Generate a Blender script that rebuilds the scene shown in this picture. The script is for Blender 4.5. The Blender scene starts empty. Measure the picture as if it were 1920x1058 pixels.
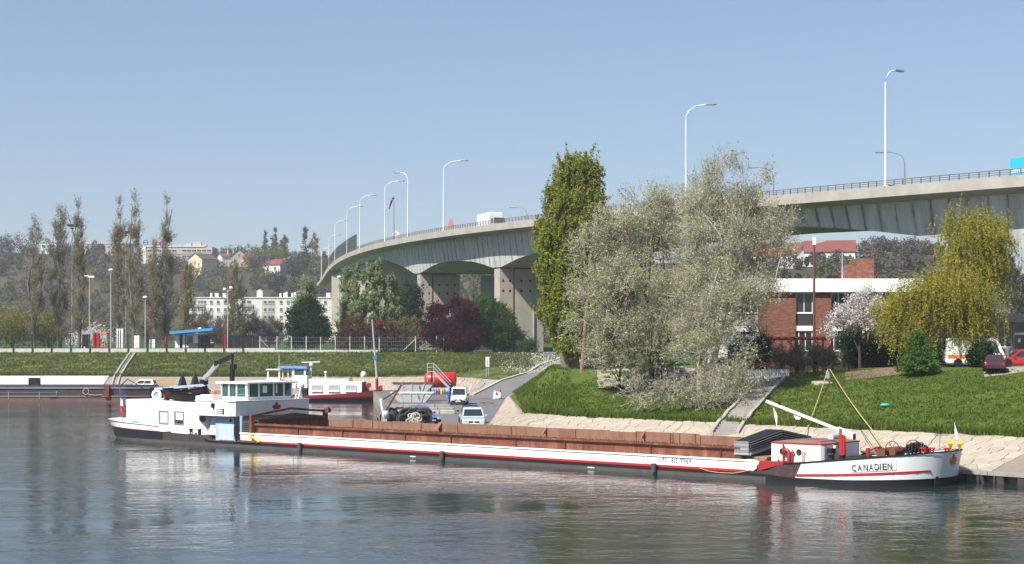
import bpy, bmesh, math, random
import numpy as np
from mathutils import Vector, Matrix
from mathutils.bvhtree import BVHTree
R = math.radians
random.seed(7)
C = bpy.context.scene.collection
scn = bpy.context.scene

# ------------------------------------------------------------------ camera, world, sun, exposure
FPX, HC, YH = 3012.0, 7.7, 645.0          # focal length in photo pixels, eye height above the water, horizon row
cam = bpy.data.cameras.new('camera'); camo = bpy.data.objects.new('camera', cam); C.objects.link(camo)
cam.sensor_width = 36.0; cam.lens = FPX / 1920 * 36; cam.shift_y = (YH - 529) / 1920
cam.clip_start = 0.5; cam.clip_end = 6000
camo.location = (0, 0, HC); camo.rotation_euler = (R(90), 0, 0)
scn.camera = camo
SUN_EL, SUN_H = R(48), (-0.70, -0.714)
w = bpy.data.worlds.new('World'); scn.world = w; w.use_nodes = True
nt = w.node_tree; nt.nodes.clear()
sky = nt.nodes.new('ShaderNodeTexSky'); sky.sky_type = 'NISHITA'; sky.sun_disc = False
sky.sun_elevation = SUN_EL; sky.sun_rotation = math.atan2(SUN_H[0], SUN_H[1])
sky.air_density = 1.0; sky.dust_density = 0.7; sky.ozone_density = 3.0; sky.altitude = 0
bg = nt.nodes.new('ShaderNodeBackground'); bg.inputs[1].default_value = 0.08
hzmix = nt.nodes.new('ShaderNodeMix'); hzmix.data_type = 'RGBA'; hzmix.inputs[0].default_value = .35; hzmix.inputs[7].default_value = (2.75,3.27,4.9,1)   # thin even haze over the whole sky
wo = nt.nodes.new('ShaderNodeOutputWorld')
nt.links.new(sky.outputs[0], hzmix.inputs[6]); nt.links.new(hzmix.outputs[2], bg.inputs[0]); nt.links.new(bg.outputs[0], wo.inputs[0])
sl = bpy.data.lights.new('sun', 'SUN'); sl.energy = 4.95; sl.angle = R(0.5); sl.color = (1.0, 0.95, 0.86)
so = bpy.data.objects.new('sun', sl); C.objects.link(so)
_d = Vector((-SUN_H[0] * math.cos(SUN_EL), -SUN_H[1] * math.cos(SUN_EL), -math.sin(SUN_EL)))
so.rotation_euler = _d.to_track_quat('-Z', 'Y').to_euler(); so.location = (-60, -60, 90)
scn.view_settings.view_transform = 'Standard'; scn.view_settings.look = 'None'
scn.view_settings.exposure = 0.75; scn.view_settings.gamma = 1.0; scn.view_settings.use_curve_mapping = False
scn.render.engine = 'CYCLES'
scn.cycles.max_bounces = 6; scn.cycles.diffuse_bounces = 2; scn.cycles.glossy_bounces = 3; scn.cycles.transmission_bounces = 4
scn.cycles.transparent_max_bounces = 6; scn.cycles.caustics_reflective = False; scn.cycles.caustics_refractive = False

# ------------------------------------------------------------------ helpers
def at(x, y, Y):
    """photo pixel + metres from the camera -> world point"""
    return Vector(((x - 960) * Y / FPX, Y, HC - (y - YH) * Y / FPX))

class MB:
    """collects faces for ONE mesh object"""
    def __init__(s): s.v = []; s.f = []; s.sm = []
    def add(s, vs, fs, smooth=False):
        b = len(s.v); s.v += [tuple(p) for p in vs]
        s.f += [tuple(i + b for i in f) for f in fs]; s.sm += [smooth] * len(fs); return s
    def box(s, a, b, M=None):
        x0, y0, z0 = a; x1, y1, z1 = b
        vs = [Vector(p) for p in ((x0,y0,z0),(x1,y0,z0),(x1,y1,z0),(x0,y1,z0),(x0,y0,z1),(x1,y0,z1),(x1,y1,z1),(x0,y1,z1))]
        if M: vs = [M @ p for p in vs]
        return s.add(vs, [(0,3,2,1),(4,5,6,7),(0,1,5,4),(1,2,6,5),(2,3,7,6),(3,0,4,7)])
    def cbox(s, c, sz, M=None):
        return s.box([c[i]-sz[i]/2 for i in range(3)], [c[i]+sz[i]/2 for i in range(3)], M)
    def bbox(s, a, b, bev=0.03):
        """box with chamfered vertical and top edges"""
        x0,y0,z0 = a; x1,y1,z1 = b; e = bev
        r = lambda x0,y0,x1,y1,e: [(x0+e,y0),(x1-e,y0),(x1,y0+e),(x1,y1-e),(x1-e,y1),(x0+e,y1),(x0,y1-e),(x0,y0+e)]
        return s.loft([[(x,y,z0) for x,y in r(x0,y0,x1,y1,e)], [(x,y,z1-e) for x,y in r(x0,y0,x1,y1,e)], [(x,y,z1) for x,y in r(x0+e,y0+e,x1-e,y1-e,e)]], True, True)
    def loft(s, rings, closed=True, caps=False, smooth=False):
        n = len(rings[0]); vs = [p for r in rings for p in r]; fs = []
        for i in range(len(rings)-1):
            for j in range(n if closed else n-1):
                k = (j+1) % n; fs.append((i*n+j, i*n+k, (i+1)*n+k, (i+1)*n+j))
        s.add(vs, fs, smooth)
        if caps:
            s.add(rings[0], [tuple(range(n))[::-1]]); s.add(rings[-1], [tuple(range(n))])
        return s
    def tube(s, pts, r, n=6, caps=True, smooth=True):
        pts = [Vector(p) for p in pts]; rs = r if isinstance(r, (list, tuple)) else [r]*len(pts); rings = []
        for i, p in enumerate(pts):
            t = (pts[min(i+1,len(pts)-1)] - pts[max(i-1,0)])
            t = t.normalized() if t.length > 1e-9 else Vector((0,0,1))
            a = t.cross(Vector((0,0,1)) if abs(t.z) < .9 else Vector((1,0,0))).normalized(); b = t.cross(a)
            rings.append([p + (a*math.cos(2*math.pi*k/n) + b*math.sin(2*math.pi*k/n))*rs[i] for k in range(n)])
        return s.loft(rings, True, caps, smooth)
    def bar(s, p, q, w, h, up=(0,0,1)):
        p, q = Vector(p), Vector(q); t = (q-p).normalized(); u = Vector(up)
        if abs(t.dot(u)) > .99: u = Vector((1,0,0))
        a = t.cross(u).normalized()*w/2; b = a.cross(t).normalized()*h/2
        return s.loft([[c-a-b, c+a-b, c+a+b, c-a+b] for c in (p, q)], True, True)
    def prism(s, poly, e0, e1):
        """poly: list of 3D points, extruded from +e0 to +e1 (vectors)"""
        e0, e1 = Vector(e0), Vector(e1); P = [Vector(p) for p in poly]
        return s.loft([[p+e0 for p in P], [p+e1 for p in P]], True, True)
    def lathe(s, prof, c=(0,0,0), n=12, M=None, smooth=True):
        rings = []
        for r, z in prof:
            ring = [Vector((r*math.cos(2*math.pi*k/n), r*math.sin(2*math.pi*k/n), z)) for k in range(n)]
            if M: ring = [M @ p for p in ring]
            rings.append([p + Vector(c) for p in ring])
        return s.loft(rings, True, True, smooth)
    def disc(s, c, nrm, r, n=12):
        nrm = Vector(nrm).normalized(); a = nrm.cross(Vector((0,0,1)) if abs(nrm.z) < .9 else Vector((1,0,0))).normalized(); b = nrm.cross(a)
        return s.add([Vector(c)+(a*math.cos(2*math.pi*k/n)+b*math.sin(2*math.pi*k/n))*r for k in range(n)], [tuple(range(n))])
    def torus(s, c, nrm, R0, r, n=16, m=6):
        nrm = Vector(nrm).normalized(); a = nrm.cross(Vector((0,0,1)) if abs(nrm.z) < .9 else Vector((1,0,0))).normalized(); b = nrm.cross(a)
        vs, fs = [], []
        for i in range(n):
            d = a*math.cos(2*math.pi*i/n)+b*math.sin(2*math.pi*i/n)
            for j in range(m):
                vs.append(Vector(c)+d*(R0+r*math.cos(2*math.pi*j/m))+nrm*r*math.sin(2*math.pi*j/m))
        for i in range(n):
            for j in range(m):
                fs.append((i*m+j, ((i+1)%n)*m+j, ((i+1)%n)*m+(j+1)%m, i*m+(j+1)%m))
        return s.add(vs, fs, True)
    def mesh(s, name):
        me = bpy.data.meshes.new(name); me.from_pydata(s.v, [], s.f)
        me.polygons.foreach_set('use_smooth', s.sm); me.update(); return me
    def build(s, name, m, parent=None, fix=True, loc=None):
        me = s.mesh(name)
        if fix:
            bm = bmesh.new(); bm.from_mesh(me); bmesh.ops.recalc_face_normals(bm, faces=bm.faces); bm.to_mesh(me); bm.free()
        return obj(name, me, m, parent, loc)

def obj(name, me, m, parent=None, loc=None):
    o = bpy.data.objects.new(name, me); C.objects.link(o)
    if m is not None and not me.materials: me.materials.append(m)
    if parent is not None: o.parent = parent
    if loc is not None: o.location = loc
    return o
def tag(o, label=None, cat=None, group=None, kind=None):
    if label: o['label'] = label
    if cat: o['category'] = cat
    if group: o['group'] = group
    if kind: o['kind'] = kind
    return o
def thing(name, label, cat, loc=(0,0,0), rz=0, group=None):
    o = bpy.data.objects.new(name, None); C.objects.link(o); o.empty_display_size = .3
    o.location = loc; o.rotation_euler = (0,0,rz); return tag(o, label, cat, group)
_kids = {}
def dup(root, loc, rz=None, label=None, group=None, scale=None):
    r = root.copy(); C.objects.link(r); r.location = loc
    if rz is not None: r.rotation_euler = (0,0,rz)
    if scale: r.scale = (scale,)*3 if not isinstance(scale,(tuple,list)) else scale
    if label: r['label'] = label
    if group: r['group'] = group
    for ch in list(root.children):
        c = ch.copy(); C.objects.link(c); c.parent = r
        for g in list(ch.children):
            d = g.copy(); C.objects.link(d); d.parent = c
    return r

# ------------------------------------------------------------------ materials
def nodes(name):
    m = bpy.data.materials.new(name); m.use_nodes = True; t = m.node_tree; t.nodes.clear()
    return m, t
def N(t, typ, **kw):
    n = t.nodes.new(typ)
    for k, v in kw.items():
        if k.startswith('i_'):
            n.inputs[int(k[2:]) if k[2:].isdigit() else k[2:].replace('_', ' ')].default_value = v
        else: setattr(n, k, v)
    return n
def L(t, a, b): t.links.new(a, b)
def c4(c): return (c[0], c[1], c[2], 1)
def noise(t, vec, scale, detail=4, rough=.6, sc=None, dist=0):
    if sc is not None:
        mp = N(t, 'ShaderNodeMapping'); mp.inputs['Scale'].default_value = sc; L(t, vec, mp.inputs[0]); vec = mp.outputs[0]
    n = N(t, 'ShaderNodeTexNoise', i_Scale=scale, i_Detail=detail, i_Roughness=rough, i_Distortion=dist); L(t, vec, n.inputs['Vector'])
    return n.outputs['Fac']
def ramp(t, fac, stops, interp='LINEAR'):
    r = N(t, 'ShaderNodeValToRGB'); L(t, fac, r.inputs[0]); e = r.color_ramp.elements; r.color_ramp.interpolation = interp
    while len(e) < len(stops): e.new(0.5)
    for k, (p, c) in enumerate(stops):
        e[k].position = p; e[k].color = c4(c) if not isinstance(c, (int, float)) else (c, c, c, 1)
    return r.outputs[0]
def mix(t, fac, a, b, mode='MIX'):
    n = N(t, 'ShaderNodeMix', data_type='RGBA', blend_type=mode)
    for sock, val in ((n.inputs[0], fac), (n.inputs[6], a), (n.inputs[7], b)):
        if hasattr(val, 'links'): L(t, val, sock)
        else: sock.default_value = val if isinstance(val, (int, float)) and sock == n.inputs[0] else (c4(val) if not isinstance(val, (int, float)) else (val,)*3+(1,))
    return n.outputs[2]
def geo_co(t): return N(t, 'ShaderNodeNewGeometry').outputs['Position']
def obj_co(t): return N(t, 'ShaderNodeTexCoord').outputs['Object']
def finish(m, t, col, rough=.7, metal=0, spec=.5, bump=None, bstr=.3, bdist=.05, coat=0, alpha=None):
    p = N(t, 'ShaderNodeBsdfPrincipled'); o = N(t, 'ShaderNodeOutputMaterial')
    if hasattr(col, 'links'): L(t, col, p.inputs['Base Color'])
    else: p.inputs['Base Color'].default_value = c4(col)
    if hasattr(rough, 'links'): L(t, rough, p.inputs['Roughness'])
    else: p.inputs['Roughness'].default_value = rough
    p.inputs['Metallic'].default_value = metal; p.inputs['Specular IOR Level'].default_value = spec
    if coat: p.inputs['Coat Weight'].default_value = coat; p.inputs['Coat Roughness'].default_value = .08
    if bump is not None:
        b = N(t, 'ShaderNodeBump', i_Strength=bstr, i_Distance=bdist); L(t, bump, b.inputs['Height']); L(t, b.outputs[0], p.inputs['Normal'])
    L(t, p.outputs[0], o.inputs[0]); return m
def paint(name, col, rough=.5, var=.18, dirt=.25, dcol=(.16,.13,.10), scale=1.2, spec=.5, metal=0, coat=0, streak=True):
    """paint or plastic with slight fading, grime patches and vertical runs"""
    m, t = nodes(name); co = geo_co(t)
    a = noise(t, co, scale, 5); b = noise(t, co, scale*2.2, 5, .7, (1.0, 1.0, .12) if streak else None)
    col1 = mix(t, ramp(t, a, [(.3, 0.0), (.75, 1.0)]), tuple(c*(1-var) for c in col), col)
    f = ramp(t, b, [(.52, 0.0), (.8, dirt)])
    return finish(m, t, mix(t, f, col1, dcol), rough, metal, spec, bump=a, bstr=.05, coat=coat)
def plain(name, col, rough=.6, metal=0, spec=.4, var=.25, scale=6):
    m, t = nodes(name); a = noise(t, obj_co(t), scale, 4)
    return finish(m, t, mix(t, a, tuple(c*(1-var) for c in col), tuple(min(1, c*(1+var*.6)) for c in col)), rough, metal, spec)
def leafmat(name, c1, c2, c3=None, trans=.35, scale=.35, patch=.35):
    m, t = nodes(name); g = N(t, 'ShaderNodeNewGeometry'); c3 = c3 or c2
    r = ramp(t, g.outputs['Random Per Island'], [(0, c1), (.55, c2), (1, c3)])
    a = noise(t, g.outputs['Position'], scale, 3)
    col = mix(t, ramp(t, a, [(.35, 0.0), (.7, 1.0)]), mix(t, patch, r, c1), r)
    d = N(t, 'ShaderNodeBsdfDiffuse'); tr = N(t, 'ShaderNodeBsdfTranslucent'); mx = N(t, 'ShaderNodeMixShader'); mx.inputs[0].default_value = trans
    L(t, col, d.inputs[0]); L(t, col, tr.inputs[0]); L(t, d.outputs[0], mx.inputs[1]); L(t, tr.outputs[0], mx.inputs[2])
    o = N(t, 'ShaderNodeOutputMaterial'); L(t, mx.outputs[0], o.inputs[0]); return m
def glassy(name, col, rough=.06, spec=.7):
    m, t = nodes(name); a = noise(t, obj_co(t), .8, 2)
    return finish(m, t, mix(t, a, tuple(c*.6 for c in col), tuple(c*1.3 for c in col)), rough, 0, spec)

M_white = paint('white_boat_paint', (.80,.80,.79), .38, .06, .22, (.42,.36,.28), .5)
M_whitebow = paint('weathered_bow_white', (.70,.75,.74), .42, .12, .3, (.45,.42,.38), .8)
M_bluegrey = paint('blue_grey_paint', (.36,.46,.60), .45, .12, .2, (.2,.2,.2))
M_black = paint('black_hull_paint', (.012,.012,.015), .55, .3, .22, (.07,.06,.05), 1.1, spec=.3, streak=False)
M_hullgrey = paint('worn_grey_hull', (.085,.08,.076), .6, .35, .6, (.05,.042,.036), 1.5, streak=False)
M_brownblk = paint('brown_black_paint', (.055,.036,.03), .55, .3, .5, (.16,.12,.1), 1.5, streak=False)
M_red = paint('red_boat_paint', (.34,.024,.022), .42, .2, .25, (.2,.06,.04))
M_redbright = paint('bright_red_paint', (.46,.018,.015), .36, .12, .12, (.25,.05,.03))
M_yellow = paint('yellow_paint', (.72,.47,.02), .5, .1, .2)
M_darkred = paint('dark_red_hull', (.26,.022,.03), .4, .2, .25, (.2,.08,.07))
M_bluetarp = paint('blue_tarp', (.04,.22,.62), .55, .2, .1, (.1,.2,.4))
M_bluepaint = paint('blue_machine_paint', (.03,.22,.45), .45)
M_grey = paint('grey_steel_paint', (.34,.36,.38), .45, .15, .3)
M_galv = paint('galvanised_steel', (.50,.52,.54), .42, .15, .25, (.3,.25,.2), metal=.3)
M_lampwhite = paint('white_pole_paint', (.74,.75,.75), .4, .06, .1)
M_lampgrey = paint('grey_lamp_paint', (.22,.24,.25), .4)
M_dark = plain('dark_metal', (.013,.013,.015), .55, 0, .25)
M_tar = plain('black_tarred_planks', (.007,.007,.008), .6, 0, .15)
M_rubber = plain('tyre_rubber', (.018,.018,.018), .85)
M_chrome = plain('wheel_alloy', (.45,.46,.47), .3, .6)
M_rope = plain('hemp_rope', (.48,.36,.15), .9)
M_rustiron = paint('rusted_iron', (.17,.055,.028), .75, .35, .3, (.07,.03,.02), 3, streak=False)
M_railpaint = paint('brown_grey_rail_paint', (.20,.155,.13), .7, .25, .3, (.10,.07,.05), 3, streak=False)
M_barrier = plain('dark_noise_barrier', (.05,.055,.058), .6)
M_wood = paint('weathered_wood', (.27,.19,.12), .8, .3, .3, (.12,.09,.07), 3)
M_pergola = paint('red_stained_timber', (.20,.022,.018), .6, .25, .2)
M_cloth = plain('white_cloth', (.72,.72,.74), .9)
M_teal = paint('teal_plastic', (.03,.42,.33), .5)
M_glassdark = glassy('dark_window_glass', (.022,.028,.034))
M_glassgreen = glassy('green_tinted_glass', (.030,.085,.080))
M_glasscurtain = glassy('curtained_glass', (.42,.45,.48), .12, .5)
M_platewhite = plain('number_plate_white', (.75,.75,.72), .5)
M_orange = plain('orange_plastic', (.75,.14,.02), .5)
M_skin = plain('skin', (.52,.31,.22), .6)

def _rust():
    m, t = nodes('rusty_coaming_steel'); co = geo_co(t)
    a = noise(t, co, .7, 6, .65); b = noise(t, co, 2.2, 5, .7, (1, 1, .15)); c = noise(t, co, 9, 4)
    col = ramp(t, a, [(.28, (.075,.025,.016)), (.5, (.155,.048,.026)), (.72, (.235,.085,.045))])
    col = mix(t, ramp(t, b, [(.5, 0.0), (.75, .55)]), col, (.36,.19,.12))
    col = mix(t, ramp(t, c, [(.55, 0.0), (.8, .5)]), col, (.085,.030,.020))
    return finish(m, t, col, .8, 0, .25, bump=c, bstr=.25, bdist=.02)
M_rust = _rust()
def _rustpale():
    m, t = nodes('scraped_inner_steel'); co = geo_co(t)
    a = noise(t, co, .9, 6, .65); b = noise(t, co, 2.0, 5, .7, (1, 1, .1))
    col = ramp(t, a, [(.3, (.18,.09,.058)), (.7, (.265,.145,.098))])
    col = mix(t, ramp(t, b, [(.52, 0.0), (.72, .8)]), col, (.17,.062,.034))
    return finish(m, t, col, .8, 0, .25)
M_rustpale = _rustpale()
def _concrete(name, base, stain, sc=(.9,.9,.07), amt=.65, s=1.6, bump=.15):
    m, t = nodes(name); co = geo_co(t)
    a = noise(t, co, .35, 5, .6); b = noise(t, co, s, 6, .7, sc); c = noise(t, co, 7, 4)
    col = mix(t, ramp(t, a, [(.3, 0.0), (.7, 1.0)]), tuple(v*.8 for v in base), base)
    col = mix(t, ramp(t, b, [(.46, 0.0), (.72, amt)]), col, stain)
    col = mix(t, ramp(t, c, [(.4, .12), (.7, 0.0)]), col, stain)
    if name.startswith('streaked'):          # dirt that has run down from every joint between the cast segments
        at_ = N(t, 'ShaderNodeAttribute', attribute_name='along'); e1 = N(t, 'ShaderNodeMath', operation='MULTIPLY_ADD', i_1=2.0, i_2=-1.0); L(t, at_.outputs['Fac'], e1.inputs[0]); e2 = N(t, 'ShaderNodeMath', operation='ABSOLUTE'); L(t, e1.outputs[0], e2.inputs[0])
        nn = noise(t, co, .55, 4, .7, (1,1,.45)); mu = N(t, 'ShaderNodeMath', operation='MULTIPLY'); L(t, ramp(t, e2.outputs[0], [(.66, 0.0), (.97, .8)]), mu.inputs[0]); L(t, ramp(t, nn, [(.38, .1), (.66, 1.0)]), mu.inputs[1])
        col = mix(t, mu.outputs[0], col, (.045,.043,.042))
    return finish(m, t, col, .85, 0, .25, bump=c, bstr=bump, bdist=.03)
M_conc = _concrete('streaked_girder_concrete', (.53,.54,.53), (.17,.17,.165), (.55,.55,.045), .6, 1.4)
M_fascia = _concrete('parapet_concrete', (.40,.375,.335), (.20,.18,.155), (.3,.3,.3), .4, 1.0)
M_pier = _concrete('pier_concrete', (.44,.395,.335), (.26,.21,.165), (.8,.8,.06), .5, 1.2)
M_kerb = _concrete('pale_kerb_concrete', (.60,.585,.56), (.38,.35,.31), (.6,.6,.4), .4, 2)
M_slab = _concrete('grey_slab_concrete', (.34,.32,.29), (.16,.15,.13), (1,1,1), .4, 1.5)
M_pale = _concrete('white_embankment_concrete', (.66,.64,.60), (.46,.43,.38), (.5,.5,.5), .35, .6)
M_stone = None
def _stone(name, cols, s=1.0):
    m, t = nodes(name); co = geo_co(t); g = N(t, 'ShaderNodeNewGeometry'); oi = N(t, 'ShaderNodeObjectInfo')
    ad = N(t, 'ShaderNodeMath', operation='ADD'); L(t, g.outputs['Random Per Island'], ad.inputs[0]); L(t, oi.outputs['Random'], ad.inputs[1])
    fr = N(t, 'ShaderNodeMath', operation='FRACT'); L(t, ad.outputs[0], fr.inputs[0])
    col = ramp(t, fr.outputs[0], [(0, cols[0]), (.5, cols[1]), (1, cols[2])])
    a = noise(t, co, 1.2*s, 6, .7); b = noise(t, co, 9*s, 4)
    col = mix(t, ramp(t, a, [(.35, 0.0), (.75, .6)]), col, cols[3]); col = mix(t, ramp(t, b, [(.45, .25), (.7, 0.0)]), col, cols[4])
    return finish(m, t, col, .9, 0, .2, bump=b, bstr=.35, bdist=.03)
M_stone = _stone('pale_revetment_stone', [(.355,.31,.25), (.41,.36,.29), (.455,.40,.325), (.32,.28,.225), (.22,.19,.155)])
M_stonefar = _stone('grey_brown_revetment_stone', [(.36,.30,.24), (.41,.345,.28), (.45,.385,.31), (.31,.265,.21), (.22,.185,.15)])
M_mortar = _concrete('stone_joint_mortar', (.25,.215,.17), (.16,.135,.105), (1,1,1), .4, 2)
M_mortarfar = _concrete('old_joint_mortar', (.30,.255,.205), (.19,.16,.13), (1,1,1), .4, 2)
def _asphalt(name, a=.085, b=.14):
    m, t = nodes(name); co = geo_co(t); n1 = noise(t, co, .18, 5, .65); n2 = noise(t, co, 25, 3)
    col = ramp(t, n1, [(.3, (a,a,a*1.02)), (.7, (b,b*.985,b*.96))]); col = mix(t, ramp(t, n2, [(.4, .25), (.7, 0.0)]), col, (.05,.05,.05))
    return finish(m, t, col, .88, 0, .25, bump=n2, bstr=.2, bdist=.01)
M_asphalt = _asphalt('quay_asphalt', .125, .185); M_road = _asphalt('ramp_asphalt', .15, .20)
def _ground(name, stops, s=(.05,.35,2.5), bump=.5, dry=None):
    m, t = nodes(name); co = geo_co(t)
    a = noise(t, co, s[0], 5, .6); b = noise(t, co, s[1], 6, .7); c = noise(t, co, s[2], 5, .75)
    ad = N(t, 'ShaderNodeMath', operation='ADD'); ml = N(t, 'ShaderNodeMath', operation='MULTIPLY', i_1=.5)
    L(t, a, ad.inputs[0]); L(t, b, ad.inputs[1]); L(t, ad.outputs[0], ml.inputs[0])
    col = ramp(t, ml.outputs[0], stops); col = mix(t, ramp(t, c, [(.35, .55), (.65, 0.0)]), col, tuple(v*.45 for v in stops[0][1]))
    if dry: col = mix(t, ramp(t, b, [(.53, 0.0), (.72, .85)]), col, dry)
    return finish(m, t, col, .95, 0, .12, bump=c, bstr=bump, bdist=.25)
M_grass = _ground('fresh_spring_grass', [(.36, (.060,.090,.014)), (.5, (.092,.128,.020)), (.63, (.135,.158,.030))])
M_grassdry = _ground('patchy_embankment_grass', [(.38, (.040,.068,.018)), (.5, (.080,.108,.026)), (.60, (.15,.145,.045))], (.10,.3,1.6), .6, (.24,.19,.08))
M_field = _ground('flat_field_grass', [(.36, (.035,.075,.016)), (.6, (.06,.115,.022))], (.02,.2,1.5), .3)
M_hill = _ground('hillside_undergrowth', [(.36, (.055,.05,.030)), (.5, (.075,.072,.036)), (.64, (.085,.10,.035))], (.015,.08,.5), .8)
M_dirt = _ground('bare_garden_earth', [(.36, (.17,.115,.075)), (.6, (.27,.19,.13))], (.1,.6,3), .6)
M_parking = _concrete('sandy_car_park', (.36,.31,.255), (.24,.2,.16), (1,1,1), .5, .8)
M_bed = plain('riverbed_mud', (.05,.045,.03), .9)

def _water():
    m, t = nodes('river_water'); co = geo_co(t)
    n1 = noise(t, co, 1.0, 3, .55, (.70,.85,1), .4); n2 = noise(t, co, 1.0, 4, .6, (2.0,2.2,1), .4); n3 = noise(t, co, 1.0, 2, .5, (.05,.11,1))
    a = N(t, 'ShaderNodeMath', operation='MULTIPLY_ADD', i_1=.30); L(t, n2, a.inputs[0]); L(t, n1, a.inputs[2])
    cm = ramp(t, n3, [(.38, .25), (.62, 1.0)])
    mm = N(t, 'ShaderNodeMath', operation='MULTIPLY'); L(t, a.outputs[0], mm.inputs[0]); L(t, cm, mm.inputs[1])
    col = mix(t, n3, (.020,.030,.028), (.014,.024,.026))
    p = N(t, 'ShaderNodeBsdfPrincipled'); o = N(t, 'ShaderNodeOutputMaterial')
    L(t, col, p.inputs['Base Color']); p.inputs['Roughness'].default_value = .05; p.inputs['IOR'].default_value = 1.33; p.inputs['Specular IOR Level'].default_value = .5
    b = N(t, 'ShaderNodeBump', i_Strength=1.0, i_Distance=.066); L(t, mm.outputs[0], b.inputs['Height']); L(t, b.outputs[0], p.inputs['Normal'])
    L(t, p.outputs[0], o.inputs[0]); return m
M_water = _water()
def _brick():
    m, t = nodes('mottled_brickwork'); tc = N(t, 'ShaderNodeTexCoord'); mp = N(t, 'ShaderNodeMapping'); mp.inputs['Rotation'].default_value = (R(90), 0, 0)
    L(t, tc.outputs['Object'], mp.inputs[0])
    bk = N(t, 'ShaderNodeTexBrick', i_Scale=1.0); bk.inputs['Brick Width'].default_value = .24; bk.inputs['Row Height'].default_value = .08; bk.inputs['Mortar Size'].default_value = .008; bk.inputs['Bias'].default_value = -.1
    bk.inputs['Color1'].default_value = (.30,.10,.05,1); bk.inputs['Color2'].default_value = (.11,.05,.04,1); bk.inputs['Mortar'].default_value = (.30,.22,.17,1)
    L(t, mp.outputs[0], bk.inputs['Vector'])
    a = noise(t, tc.outputs['Object'], 1.0, 3, .6, (.25,.25,4.5)); a2 = noise(t, tc.outputs['Object'], 1.0, 4, .75, (2.2,2.2,6.5))
    col = mix(t, ramp(t, a, [(.45, 0.0), (.65, .7)]), bk.outputs[0], (.36,.135,.06)); col = mix(t, ramp(t, a2, [(.42, .7), (.62, 0.0)]), col, (.10,.045,.04))
    return finish(m, t, col, .85, 0, .2)
M_brick = _brick()
M_facade = _concrete('white_render', (.72,.71,.68), (.52,.49,.45), (1,1,.2), .3, .6)
M_fascwhite = paint('white_fascia', (.80,.79,.77), .5, .05, .1)
M_cream = _concrete('cream_render', (.66,.55,.36), (.5,.4,.27), (1,1,.2), .3, .6)
M_beige = _concrete('beige_office_concrete', (.48,.44,.38), (.36,.32,.27), (1,1,.2), .3, .5)
M_rooftile = _concrete('red_roof_tiles', (.20,.065,.045), (.12,.048,.038), (3,3,3), .4, .8)
M_roofbrown = _concrete('brown_roof_tiles', (.15,.085,.07), (.09,.06,.05), (3,3,3), .4, .8)
M_spandrel = plain('dark_brown_panel', (.055,.042,.045), .5)
M_bluepanel = paint('faded_blue_panel', (.10,.17,.34), .5)
M_frame = paint('white_window_frame', (.78,.78,.77), .4, .05, .08)
M_bark = plain('grey_brown_bark', (.16,.125,.095), .95, var=.4, scale=3)
M_barkdark = plain('dark_bark', (.055,.042,.034), .95, var=.4, scale=3)
M_barkpale = plain('pale_silvery_bark', (.36,.33,.28), .9, var=.35, scale=3)
M_twig = plain('brown_twigs', (.30,.235,.175), .95, var=.3)
M_gravel = _concrete('sand_and_gravel_load', (.42,.36,.29), (.3,.26,.21), (1,1,1), .5, 4)
# ------------------------------------------------------------------ terrain: sheets lofted between long lines
T0, TE, TM = (26.65, 89.2), (-.677, .736), (.736, .677)      # right bank: toe origin, direction along, direction inland
def T(t, w_, z): return (T0[0]+TE[0]*t+TM[0]*w_, T0[1]+TE[1]*t+TM[1]*w_, z)
def hsh(x, y, s=1.0):
    return (math.sin(x*1.7*s+y*.9*s)+math.sin(x*.6*s-y*1.9*s+1.3)+math.sin(x*3.1*s+y*2.7*s+.7)*.5)/2.5
LAND = []
def sheet(name, m, lines, ks=6, cs=4, amp=0.0, land=True, kind='structure', parent=None):
    """lines: polylines with the same number of control points"""
    P = []
    for ln in lines:
        row = []
        for i in range(len(ln)-1):
            a, b = Vector(ln[i]), Vector(ln[i+1])
            row += [a.lerp(b, k/ks) for k in range(ks)]
        row.append(Vector(ln[-1])); P.append(row)
    rows = []
    for i in range(len(P)-1):
        for k in range(cs): rows.append([a.lerp(b, k/cs) for a, b in zip(P[i], P[i+1])])
    rows.append(P[-1])
    if amp:
        for r_ in rows[1:-1]:
            for p in r_: p.z += amp*hsh(p.x, p.y)
    mb = MB().loft(rows, closed=False, smooth=True)
    me = mb.mesh(name)
    bm = bmesh.new(); bm.from_mesh(me); bmesh.ops.remove_doubles(bm, verts=bm.verts, dist=.002); bmesh.ops.recalc_face_normals(bm, faces=bm.faces)
    if sum(f.normal.z for f in bm.faces) < 0: bmesh.ops.reverse_faces(bm, faces=bm.faces)
    bm.to_mesh(me); bm.free()
    o = obj(name, me, m, parent)
    if parent is None and kind: o['kind'] = kind
    if land: LAND.append(o)
    return o, rows

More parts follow.
